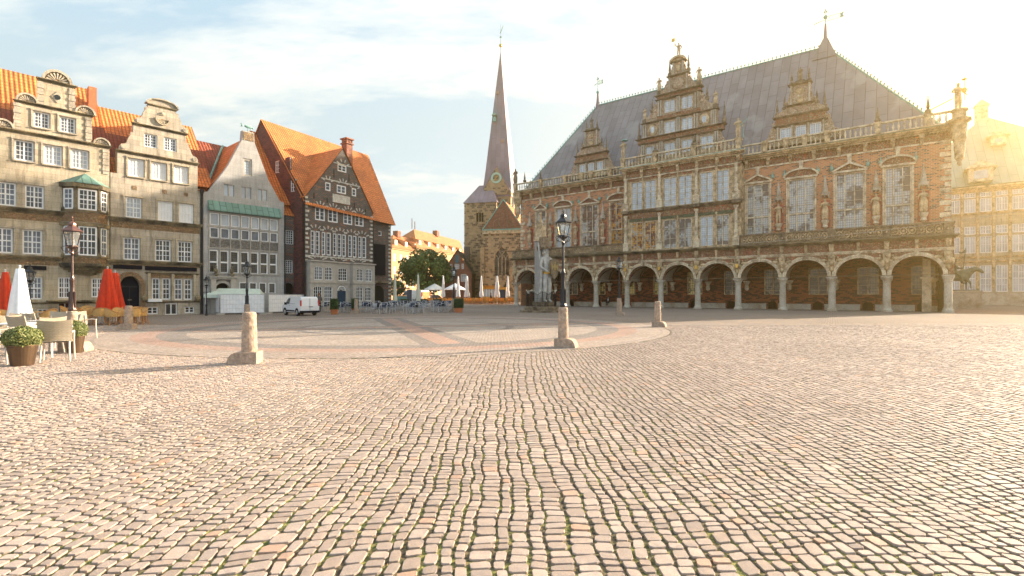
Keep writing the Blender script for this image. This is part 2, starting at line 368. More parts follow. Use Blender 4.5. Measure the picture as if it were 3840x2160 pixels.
M['sand2'] = ashlar('sandstone_pale', (0.59, 0.51, 0.395), (0.45, 0.385, 0.30), (0.24, 0.20, 0.15), dirtamt=0.65)
M['grey'] = ashlar('grey_ashlar', (0.50, 0.48, 0.455), (0.43, 0.41, 0.385), (0.33, 0.31, 0.29), 1.3, 0.36, (0.20, 0.17, 0.15), 0.35)
M['greytrim'] = plain('grey_stone_trim', (0.44, 0.40, 0.35), 0.9, bump=0.3)
M['cornice'] = stonework('sooty_cornice_stone', (0.36, 0.28, 0.16), (0.045, 0.038, 0.03), 0.75, 1.0)
M['corn_light'] = stonework('moulding_stone', (0.50, 0.40, 0.24), (0.14, 0.11, 0.07), 0.35, 1.2)
M['frieze_s'] = relief('sgraffito_frieze', (0.36, 0.20, 0.11), (0.52, 0.42, 0.24), (0.20, 0.14, 0.08), 3.6)
M['whitepaint'] = plain('white_window_paint', (0.82, 0.81, 0.79), 0.5, var=0.06)
def glass_mat(name, c, rough=0.08, var=0.5):
    t = NT(name); n = t.noise(t.vec('Object'), 0.55, 4); col = t.ramp(n, [(0.4, tuple(x*(1-var) for x in c)), (0.6, tuple(x*(1+var) for x in c))])
    nb = t.new('Bump'); t.l(t.noise(t.vec('Object'), 1.2, 2), nb.inputs['Height']); nb.inputs['Strength'].default_value = 0.12; nb.inputs['Distance'].default_value = 0.05; t.l(nb.outputs[0], t.p.inputs['Normal'])
    return t.fin(col, rough, 0, 0.7)
M['glass_dark'] = glass_mat('dark_window_glass', (0.025, 0.028, 0.032))
M['glass_mid'] = glass_mat('curtained_window_glass', (0.085, 0.10, 0.13))
M['glass_pale'] = glass_mat('pale_window_glass', (0.42, 0.46, 0.50), var=0.2)
M['blind'] = plain('white_blind', (0.80, 0.80, 0.79), 0.5, var=0.05)
M['tile'] = tiles('orange_roof_tile', (0.80, 0.26, 0.06), (0.68, 0.19, 0.045), (0.20, 0.045, 0.015))
M['tile_shaded'] = tiles('shaded_roof_tile', (0.36, 0.085, 0.035), (0.25, 0.055, 0.025), (0.10, 0.022, 0.012))  # darker copy of the roof tile, shade put into the colour
M['tile_far'] = tiles('far_roof_tile', (0.70, 0.25, 0.09), (0.58, 0.19, 0.07), (0.42, 0.13, 0.05), 0.5, 0.6)
M['verdigris'] = seamed('green_copper', (0.17, 0.30, 0.25), (0.13, 0.24, 0.20), (0.05, 0.10, 0.085), 0.5, 4, 0.6)
M['brick_dark'] = bricks('dark_brick', (0.105, 0.078, 0.068), (0.066, 0.054, 0.05), (0.24, 0.22, 0.20), (0.26, 0.10, 0.055), 0.28, 0.105, 0.13)
M['brick_side'] = bricks('purple_brick', (0.17, 0.055, 0.045), (0.12, 0.04, 0.04), (0.12, 0.08, 0.07), (0.07, 0.03, 0.03), darkamt=0.3)
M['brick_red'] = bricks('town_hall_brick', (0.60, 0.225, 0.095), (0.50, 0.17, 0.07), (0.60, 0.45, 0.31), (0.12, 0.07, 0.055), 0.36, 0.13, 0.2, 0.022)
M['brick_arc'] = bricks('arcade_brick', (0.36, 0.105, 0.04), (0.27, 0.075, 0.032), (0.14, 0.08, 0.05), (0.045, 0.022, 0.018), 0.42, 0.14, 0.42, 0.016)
M['brick_plain'] = bricks('far_brick', (0.34, 0.13, 0.08), (0.26, 0.095, 0.06), (0.28, 0.19, 0.14), (0.2, 0.07, 0.05), 0.4, 0.15, 0.3)
M['plaster_orange'] = plain('apricot_plaster', (0.66, 0.40, 0.20), 0.9, var=0.08)
M['rubble'] = bricks('church_rubble', (0.50, 0.34, 0.19), (0.38, 0.24, 0.13), (0.46, 0.34, 0.21), (0.13, 0.085, 0.06), 0.62, 0.40, 0.27, 0.03)
M['copper_roof'] = seamed('brown_copper_roof', (0.285, 0.245, 0.245), (0.225, 0.19, 0.19), (0.10, 0.08, 0.08), 0.95, 2.6, 0.5, (0.36, 0.33, 0.31))
M['spire_copper'] = seamed('spire_copper', (0.33, 0.24, 0.27), (0.28, 0.20, 0.23), (0.17, 0.12, 0.14), 1.1, 3.0, 0.5, (0.19, 0.20, 0.25))
M['stone_rh'] = stonework('town_hall_stone', (0.74, 0.555, 0.34), (0.16, 0.105, 0.06), 0.42, 1.9)
M['stone_rh_light'] = stonework('town_hall_light_stone', (0.80, 0.67, 0.48), (0.27, 0.19, 0.12), 0.30, 1.5)
M['stone_dark'] = stonework('blackened_stone', (0.36, 0.27, 0.17), (0.07, 0.052, 0.038), 0.55, 1.8)
M['stone_col'] = stonework('column_stone', (0.56, 0.50, 0.41), (0.32, 0.23, 0.14), 0.25, 0.8)
M['relief_red'] = relief('red_ground_relief', (0.48, 0.13, 0.075), (0.68, 0.53, 0.34), (0.18, 0.12, 0.07), 2.8, 0.75)
M['relief_bright'] = relief('vermilion_relief', (0.55, 0.13, 0.05), (0.66, 0.55, 0.36), (0.25, 0.17, 0.10), 2.6, 0.8)
M['relief_dark'] = relief('pierced_parapet_relief', (0.07, 0.03, 0.022), (0.66, 0.49, 0.31), (0.24, 0.16, 0.10), 2.4, 1.2)
M['gable_stone'] = relief('gable_ornament', (0.50, 0.25, 0.15), (0.80, 0.67, 0.50), (0.30, 0.22, 0.14), 1.9, 1.15)
M['lead_pale'] = leaded('leaded_sky_glass', (0.68, 0.74, 0.80), (0.58, 0.63, 0.69), 0.19, (0.34, 0.34, 0.33), 0.5)
M['lead_mix'] = leaded('leaded_mixed_glass', (0.58, 0.57, 0.55), (0.17, 0.12, 0.09), 0.19, (0.17, 0.15, 0.13), 0.6, patch=0.45)
M['lead_warm'] = leaded('leaded_amber_glass', (0.50, 0.48, 0.44), (0.17, 0.055, 0.035), 0.19, (0.12, 0.08, 0.05), 0.35, (0.70, 0.36, 0.07))
M['lead_reflect'] = leaded('leaded_gold_reflection', (1.0, 0.76, 0.28), (0.10, 0.06, 0.025), 0.24, (0.04, 0.03, 0.02), 0.55)  # golden reflection of sunlit houses put into the pane colour
M['lead_reflect'].node_tree.nodes['Principled BSDF'].inputs['Metallic'].default_value = 0.0
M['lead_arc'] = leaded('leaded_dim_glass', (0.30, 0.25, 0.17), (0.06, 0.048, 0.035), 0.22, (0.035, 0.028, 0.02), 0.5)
M['lead_church'] = leaded('church_glass', (0.16, 0.13, 0.09), (0.04, 0.04, 0.045), 0.4, (0.03, 0.03, 0.03), 0.5)
M['plaster'] = plain('vault_plaster', (0.48, 0.43, 0.35), 0.9)
M['verdi_plain'] = plain('verdigris_metal', (0.22, 0.42, 0.35), 0.6, var=0.3)
M['black'] = plain('black_board', (0.012, 0.012, 0.02), 0.8, spec=0.1)
M['dark_hole'] = plain('dark_interior', (0.008, 0.007, 0.006), 0.9)
M['iron'] = plain('black_iron', (0.012, 0.013, 0.018), 0.35, 0.3, spec=0.6)
M['granite'] = stonework('granite', (0.46, 0.34, 0.25), (0.33, 0.245, 0.19), 0.4, 9.0)
M['gold'] = plain('gilding', (0.75, 0.45, 0.10), 0.35, 0.8)
M['copper_paint_d'] = plain('worn_hatch_copper', (.45, .26, .20), .6)
M['dress'] = stonework('pale_dressed_stone', (0.66, 0.62, 0.55), (0.40, 0.36, 0.30), 0.3, 2.0)
M['lead_dark'] = leaded('leaded_dark_glass', (0.075, 0.07, 0.06), (0.018, 0.016, 0.014), 0.14, (0.10, 0.095, 0.085), 0.4)
M['niche'] = plain('niche_red', (0.42, 0.13, 0.09), 0.9, var=0.3)
# ---------------------------------------------------------------- ground
CC = (-5.2, 25.3)
def warp(u, v):
    x = u+0.016*np.sin(v*1.9+u*1.3)+0.07*np.sin(v*0.42+1.0)*np.cos(u*0.35)+0.010*np.sin(v*3.7+u*0.8)+0.010*np.sin(v*11+u*7)
    y = v+0.16*np.sin(u*0.62+0.8)+0.05*np.sin(u*2.1+v*0.9)+0.035*u+0.10*np.sin(v*0.5+u*0.25)+0.008*np.sin(u*13+v*5)
    return x, y
def build_setts():
    V = []; Fc = []; C = []
    u0 = -31.0; us = []; vs = []; wd = []; hd = []
    while u0 < 31.0:   # courses run away from the viewer, stones of uneven length
        w0 = RNG.choice([0.088, 0.105, 0.125, 0.155], p=[.25, .35, .27, .13]); v0 = max(0.9, (abs(u0)-3.0)/1.07)
        n = int((27.4-v0)/0.09)+3; h = RNG.choice([0.075, 0.09, 0.105, 0.125, 0.155], n, p=[.2, .28, .26, .16, .10])*RNG.uniform(0.92, 1.1, n)
        y = v0+np.cumsum(h)-h/2+RNG.uniform(0, .1); k = y < 27.4
        us.append(u0+w0/2+RNG.normal(0, .0035, k.sum())); vs.append(y[k]); wd.append(np.full(k.sum(), w0)*RNG.uniform(0.93, 1.03, k.sum())); hd.append(h[k]); u0 += w0
    u = np.concatenate(us); v = np.concatenate(vs); w = np.concatenate(wd); h = np.concatenate(hd)
    x, y = warp(u, v)
    keep = ((x-CC[0])**2+(y-CC[1])**2 > 12.55**2) & (y > 1.0)
    u, v, w, h = u[keep], v[keep], w[keep], h[keep]; n = len(u)
    gap = RNG.uniform(0.0065, 0.0135, n); hw = w/2-gap; hh = h/2-gap*0.75-RNG.uniform(0, .003, n)
    # eight-sided worn outline, top a little smaller and domed
    cs = RNG.uniform(0.56, 0.84, (n, 4)); ct = RNG.uniform(0.54, 0.82, (n, 4))
    sx = np.array([-1, 1, 1, 1, 1, -1, -1, -1]); sy = np.array([-1, -1, -1, 1, 1, 1, 1, -1])
    ax = np.empty((n, 8)); ay = np.empty((n, 8))
    ci = [0, 1, 1, 2, 2, 3, 3, 0]
    for k in range(8):
        flat = k in (0, 1, 4, 5)
        ax[:, k] = sx[k]*(cs[:, ci[k]] if flat else 1.0); ay[:, k] = sy[k]*(1.0 if flat else ct[:, ci[k]])
    jit = RNG.normal(0, 0.028, (n, 8, 2)); ax += jit[..., 0]; ay += jit[..., 1]
    th = RNG.normal(0, 0.045, n)[:, None]
    lx = ax*hw[:, None]; ly = ay*hh[:, None]
    rx = lx*np.cos(th)-ly*np.sin(th); ry = lx*np.sin(th)+ly*np.cos(th)
    tx = RNG.normal(0, 0.020, n)[:, None]; ty = RNG.normal(0, 0.020, n)[:, None]; z0 = RNG.normal(0, 0.0016, n)[:, None]
    def ring(s, z):
        X, Y = warp(u[:, None]+rx*s, v[:, None]+ry*s); Zz = z+z0+(tx*rx+ty*ry)*(1 if z > -0.01 else 0)
        return np.stack([X, Y, Zz+0*X], -1)
    R0 = ring(1.0, -0.024); R1 = ring(0.99, -0.0035); R2 = ring(0.945, 0.0)
    ctr = np.stack([*warp(u, v), 0.0006+z0[:, 0]], -1)[:, None, :]
    co = np.concatenate([R0, R1, R2, ctr], 1).reshape(-1, 3).astype(np.float32)
    nv = 25; quads = []
    for a in (0, 8):
        for k in range(8): quads.append((a+k, a+(k+1) % 8, a+8+(k+1) % 8, a+8+k))
    tris = [(16+k, 16+(k+1) % 8, 24) for k in range(8)]
    base = (np.arange(n)*nv)[:, None, None]
    q = (np.array(quads)[None]+base).reshape(-1); t = (np.array(tris)[None]+base).reshape(-1)
    nq, ntr = n*len(quads), n*len(tris)
    loops = np.concatenate([q, t]).astype(np.int32)
    ls = np.concatenate([np.arange(nq)*4, nq*4+np.arange(ntr)*3]).astype(np.int32)
    me = bpy.data.meshes.new('cobblestone_paving'); me.vertices.add(len(co)); me.vertices.foreach_set('co', co.ravel())
    me.loops.add(len(loops)); me.loops.foreach_set('vertex_index', loops); me.polygons.add(nq+ntr); me.polygons.foreach_set('loop_start', ls)
    sm = np.concatenate([np.tile(np.repeat([False, False], 8), n), np.zeros(ntr, bool)]); me.polygons.foreach_set('use_smooth', sm)
    me.update(calc_edges=True)
    tone = RNG.uniform(0, 1, n); ca = me.color_attributes.new('tone', 'FLOAT_COLOR', 'POINT')
    kind = (RNG.uniform(0, 1, n) < 0.022).astype(float)
    cc = np.repeat(np.stack([tone, kind, RNG.uniform(0, 1, n), np.ones(n)], 1), nv, 0).astype(np.float32); ca.data.foreach_set('color', cc.ravel())
    t = NT('sett_stone'); at = t.new('Attribute', attribute_name='tone'); sp = t.new('SeparateColor'); t.l(at.outputs['Color'], sp.inputs[0])
    c = t.ramp(sp.outputs[0], [(0, (0.305, 0.24, 0.20)), (0.5, (0.36, 0.288, 0.245)), (1, (0.42, 0.34, 0.292))])
    c = t.mix(t.math('MULTIPLY', sp.outputs[1], 0.6), c, (0.45, 0.27, 0.18))
    n1 = t.noise(t.vec('Object'), 110, 5, 0.7); n2 = t.noise(t.vec('Object'), 16, 3); n3 = t.noise(t.vec('Object'), 0.25, 4)
    c = t.mix(0.6, c, t.ramp(n1, [(0.3, 0.66), (0.7, 1.34)]), 'MULTIPLY'); c = t.mix(0.4, c, t.ramp(n2, [(0.3, 0.75), (0.7, 1.2)]), 'MULTIPLY')
    c = t.mix(0.5, c, t.ramp(n3, [(0.3, 0.80), (0.7, 1.15)]), 'MULTIPLY')
    t.bump(t.math('MULTIPLY_ADD', n2, 1.2, n1), 0.5, 0.004)
    me.materials.append(t.fin(c, 0.72, 0, 0.35))
    o = bpy.data.objects.new('cobblestone_paving', me); COL.objects.link(o); o['kind'] = 'structure'
def build_ground():
    # joints: earth and moss just below the stone tops
    m = MB(); m.poly([(-40, 1, -0.0115), (40, 1, -0.0115), (40, 30, -0.0115), (-40, 30, -0.0115)])
    t = NT('mossy_joint_earth'); v = t.vec('Object'); n = t.noise(v, 3.2, 4); n2 = t.noise(v, 38, 4); n3 = t.noise(v, 9, 3)
    c = t.mix(t.ramp(n2, [(0.4, 0), (0.6, 1)]), (0.045, 0.035, 0.025), (0.15, 0.12, 0.06))
    c = t.mix(t.ramp(t.math('MULTIPLY_ADD', n3, 0.4, n), [(0.66, 0), (0.80, 0.85)]), c, t.mix(t.ramp(n2, [(0.42, 0), (0.6, 1)]), (0.09, 0.115, 0.02), (0.27, 0.26, 0.07)))
    t.bump(n2, 1.0, 0.02); o = m.build('joint_earth', t.fin(c, 0.95)); o['kind'] = 'structure'
    # the square beyond the first rows: one sheet to the horizon, with the mosaic circle
    m = MB(); ys = [27.2]
    far = 225; R = 12.5; seg = 96
    # ring-shaped cut: inner disc at z 0, outer sheet with a hole for the near setts region is simply placed beyond/around
    t = NT('square_paving'); v = t.vec('Object')
    b, fac = t.brick(t.vec('Object', (1, 1, 1), (0, 0, 0.04)), 0.15, 0.13, 0.012, (0.345, 0.28, 0.235), (0.28, 0.225, 0.19), (0.15, 0.12, 0.09), smooth=0.4)
    n = t.noise(v, 4.5, 5, 0.7); big = t.noise(t.vec('Object', (0.25, 0.25, 1)), 0.5, 4)
    spk = t.noise(v, 13, 2)
    b = t.mix(0.7, b, t.ramp(spk, [(0.35, 0.62), (0.65, 1.35)]), 'MULTIPLY'); b = t.mix(0.35, b, t.ramp(n, [(0.35, 0.7), (0.65, 1.3)]), 'MULTIPLY'); b = t.mix(0.6, b, t.ramp(big, [(0.3, 0.78), (0.7, 1.15)]), 'MULTIPLY')
    t.bump(t.math('ADD', spk, fac), 0.5, 0.012)
    square = t.fin(b, 0.95, 0, 0.1)
    h = 0.0
    def sheet(x0, x1, y0, y1): m.poly([(x0, y0, h), (x1, y0, h), (x1, y1, h), (x0, y1, h)])
    # frame around the disc (centre CC) down to y=26.9 is covered by setts; behind it the sheet
    pts = [(CC[0]+12.5*math.cos(a), CC[1]+12.5*math.sin(a)) for a in [PI*k/48 for k in range(49)]]
    y0 = CC[1]
    sheet(-far, -40, -20, y0); sheet(40, far, -20, y0)
    # left and right of the disc, y from its centre upward
    top = CC[1]+12.5
    pr = [p for p in pts if p[0] >= CC[0]]; pl = [p for p in pts if p[0] <= CC[0]]
    def nearcut(x): return y0
    m.poly([(far, y0+1.45, h), (far, top, h), (CC[0], top, h)]+[(p[0], p[1], h) for p in reversed(pr) if p[1] > y0+1.45])
    m.poly([(-far, top, h), (-far, y0+1.45, h)]+[(p[0], p[1], h) for p in reversed(pl) if p[1] > y0+1.45]+[(CC[0], top, h)])
    sheet(-far, far, top, far); m.poly([(-far, -20, 0), (-far, -23.5, 0), (far, -23.5, 0), (far, -20, 0)]); m.poly([(-40, -20, -.004), (-4, -20, -.004), (-4, 1.0, -.004), (-31.2, 26.6, -.004), (-40, 26.6, -.004)]); m.poly([(4, -20, -.004), (40, -20, -.004), (40, 26.6, -.004), (31.2, 26.6, -.004), (4, 1.0, -.004)]); m.poly([(-4, -20, -.004), (4, -20, -.004), (4, 1.0, -.004), (-4, 1.0, -.004)])
    o = m.build('market_square', square); o['kind'] = 'structure'
    m = MB(); m.poly([(CC[0]+12.5*math.cos(2*PI*k/seg), CC[1]+12.5*math.sin(2*PI*k/seg), 0.0) for k in range(seg)])
    t = NT('mosaic_circle'); v = t.vec('Object', loc=(-CC[0], -CC[1], 0)); sp = t.new('SeparateXYZ'); t.l(v, sp.inputs[0])
    X, Y = sp.outputs[0], sp.outputs[1]; ang = math.radians(20)
    r = t.math('SQRT', t.math('ADD', t.math('MULTIPLY', X, X), t.math('MULTIPLY', Y, Y)))
    a = t.math('ADD', t.math('MULTIPLY', X, math.cos(ang)), t.math('MULTIPLY', Y, math.sin(ang))); bq = t.math('SUBTRACT', t.math('MULTIPLY', Y, math.cos(ang)), t.math('MULTIPLY', X, math.sin(ang)))
    aa, ab = t.math('ABSOLUTE', a), t.math('ABSOLUTE', bq); mxn = t.math('MAXIMUM', aa, ab); mnn = t.math('MINIMUM', aa, ab)
    def band(x, lo, hi): return t.math('MULTIPLY', t.math('GREATER_THAN', x, lo), t.math('LESS_THAN', x, hi))
    rose, dark, light, cob = (0.41, 0.285, 0.235), (0.27, 0.235, 0.215), (0.42, 0.36, 0.315), (0.39, 0.325, 0.28)
    c = cob
    wedge = t.math('SUBTRACT', mnn, t.math('MULTIPLY', t.math('POWER', t.math('MULTIPLY', mxn, 1/9.0), 1.6), 5.0))
    c = t.mix(t.math('LESS_THAN', r, 5.2), c, light); c = t.mix(band(r, 4.9, 5.3), c, dark); c = t.mix(t.math('LESS_THAN', mnn, 0.95), c, dark)
    c = t.mix(t.math('LESS_THAN', mnn, 0.42), c, rose)
    c = t.mix(band(r, 9.3, 10.3), c, dark); c = t.mix(band(r, 10.3, 11.1), c, rose); c = t.mix(t.math('GREATER_THAN', r, 11.1), c, (0.39, 0.32, 0.275)); c = t.mix(t.math('MULTIPLY', band(r, 12.1, 12.22), 0.5), c, dark)
    bb, bf = t.brick(t.vec('Object', rot=(0, 0, .5)), 0.13, 0.11, 0.010, (1.15, 1.15, 1.15), (0.82, 0.82, 0.82), (0.42, 0.42, 0.38), smooth=0.3); c = t.mix(0.85, c, bb, 'MULTIPLY')
    w = t.noise(t.vec('Object'), 12, 2); c = t.mix(0.7, c, t.ramp(w, [(0.35, 0.62), (0.65, 1.35)]), 'MULTIPLY')
    c = t.mix(0.5, c, t.ramp(t.noise(t.vec('Object'), 0.7, 4), [(0.3, 0.72), (0.7, 1.2)]), 'MULTIPLY')
    t.bump(w, 0.4, 0.01); o = m.build('mosaic_paving', t.fin(c, 0.9, 0, 0.15)); o['kind'] = 'structure'
build_setts(); build_ground()

# ---------------------------------------------------------------- windows and trim
RW = random.Random(4)
def window(parent, x0, x1, z0, z1, y=0.12, cols=2, rows=2, sub=(2, 3), mf='whitepaint', mg='glass_dark', fw=0.09, arch=0.0, label=None, open_leaf=False, mull=None, split=None):
    """framed casement: outer frame, mullions, thin glazing bars; the glass is a child sheet"""
    m = MB(); w, h = x1-x0, z1-z0; mull = fw*0.9 if mull is None else mull
    if arch:
        n = 8; zs = z1-arch
        op = archpts(x0, x1, zs, z1, n); ip = archpts(x0+fw, x1-fw, zs, z1-fw, n)
        for k in range(n): m.prism([op[k], op[k+1], ip[k+1], ip[k]], y-0.04, y+0.04)
    else: zs = z1; m.box(x0+fw, x1-fw, y-0.04, y+0.04, z1-fw, z1)
    m.box(x0, x0+fw, y-0.04, y+0.04, z0, zs); m.box(x1-fw, x1, y-0.04, y+0.04, z0, zs); m.box(x0+fw, x1-fw, y-0.04, y+0.04, z0, z0+fw)
    hs = [z0+fw+(h-2*fw)*k/rows for k in range(rows+1)] if split is None else [z0+fw, z0+h*split, z1-fw]
    for k in range(1, cols):
        xc = x0+fw+(w-2*fw)*k/cols; m.box(xc-mull/2, xc+mull/2, y-0.035, y+0.03, z0+fw, z1-fw)
    for zc in hs[1:-1]: m.box(x0+fw, x1-fw, y-0.032, y+0.028, zc-mull/2, zc+mull/2)
    if sub:
        t = 0.018
        for i in range(cols):
            a = x0+fw+(w-2*fw)*i/cols; b = x0+fw+(w-2*fw)*(i+1)/cols
            for q in range(1, sub[0]): xx = a+(b-a)*q/sub[0]; m.box(xx-t, xx+t, y-0.022, y+0.02, z0+fw, z1-fw)
        for j in range(len(hs)-1):
            for q in range(1, sub[1]): zz = hs[j]+(hs[j+1]-hs[j])*q/sub[1]; m.box(x0+fw, x1-fw, y-0.020, y+0.018, zz-t, zz+t)
    if open_leaf:   # the left leaf stands inwards, dark room behind
        m.box(x0+fw, x0+fw+0.05, y+0.03, y+0.42, z0+fw, z1-fw)
    o = m.build('window', M[mf], parent)
    g = MB()
    if arch: g.prism([(x0+.03, z0+.03), (x1-.03, z0+.03)]+archpts(x0+.03, x1-.03, zs, z1-.03, 8), y+0.005, y+0.012)
    else: g.box(x0+.03, x1-.03, y+0.005, y+0.012, z0+.03, z1-.03)
    if mg == 'glass_dark' and RW.random() < 0.25: mg = 'glass_mid'
    p = g.build('pane', M[mg], o)
    if label: o['label'] = label
    return o
def leadwin(parent, x0, x1, z0, z1, y, lights=2, transoms=(), mf='stone_rh', mg='lead_pale', fw=0.1, bars=5, mull=0.08, zlines=True):
    m = MB(); m.box(x0, x0+fw, y-0.1, y+0.08, z0, z1); m.box(x1-fw, x1, y-0.1, y+0.08, z0, z1); m.box(x0+fw, x1-fw, y-0.1, y+0.08, z1-fw, z1); m.box(x0+fw, x1-fw, y-0.1, y+0.08, z0, z0+fw*.7)
    for k in range(1, lights):
        xc = x0+(x1-x0)*k/lights; m.box(xc-mull/2, xc+mull/2, y-0.09, y+0.07, z0+fw*.7, z1-fw)
    for zt in transoms: m.box(x0+fw, x1-fw, y-0.12, y+0.06, zt-mull*.8, zt+mull*.8)
    if bars:
        for q in range(1, bars):
            zz = z0+(z1-z0)*q/bars; m.box(x0+fw, x1-fw, y-0.02, y+0.02, zz-0.018, zz+0.018)
    o = m.build('window', M[mf], parent); g = MB(); g.box(x0+.05, x1-.05, y+.025, y+.035, z0+.04, z1-.05); g.build('pane', M[mg], o)
    return o
def cornice(m, x0, x1, z, h=0.3, proj=0.25, y=0.0, mt=0, depth=0.1, steps=3):
    m.cut()
    for k in range(steps):
        a, b = z+h*k/steps, z+h*(k+1)/steps; p = proj*(k+1)/steps
        m.box(x0-p*0.6, x1+p*0.6, y-p, y+depth, a, b-(0.0 if k == steps-1 else 0), mt)
def shell(m, cx, z, r, y0, y1, n=9, m1=0, m2=1):
    """half-round scallop: rim, recessed fan with ribs"""
    m.cut()
    out = [(cx+r*math.cos(PI*k/16), z+r*math.sin(PI*k/16)) for k in range(17)]; inn = [(cx+r*.8*math.cos(PI*k/16), z+r*.8*math.sin(PI*k/16)) for k in range(17)]
    for k in range(16): m.prism([out[k], out[k+1], inn[k+1], inn[k]], y0-0.10, y1, m1)
    m.prism([(cx-r*.8, z)]+[(cx-r*.8*math.cos(PI*k/16), z+r*.8*math.sin(PI*k/16)) for k in range(1, 16)][::1]+[(cx+r*.8, z)], y0+0.04, y1-0.02, m2)
    for k in range(n):
        a = PI*(k+0.5)/n; ca, sa = math.cos(a), math.sin(a)
        m.tube((cx+r*.22*ca, y0+0.02, z+r*.22*sa), (cx+r*.72*ca, y0+0.0, z+r*.72*sa), r*.03, r*.095, 5, m1)
def volute(m, x, z, w, h, y0, y1, side, mt=0):
    """S-shaped scroll leaning on a gable step: side=-1 to the left, +1 to the right"""
    m.cut()
    P = [(0, 0), (1.0, 0), (1.0, 0.16), (0.86, 0.30), (0.62, 0.34), (0.46, 0.42), (0.40, 0.58), (0.30, 0.72), (0.20, 0.84), (0.22, 0.94), (0.12, 1.0), (0, 0.94)]
    pts = [(x+side*px*w, z+pz*h) for px, pz in P]
    m.prism(pts, y0, y1, mt)
    m.lathe(0, 0, [(0.001, 0), (w*.17, 0.0), (w*.17, 0.09), (0.001, 0.09)], 10, mt); n = 40
    M4 = Matrix.Translation((x+side*w*.72, y0+0.02, z+h*.15)) @ Matrix.Rotation(PI/2, 4, 'X'); m.xf(M4, len(m.v)-n)

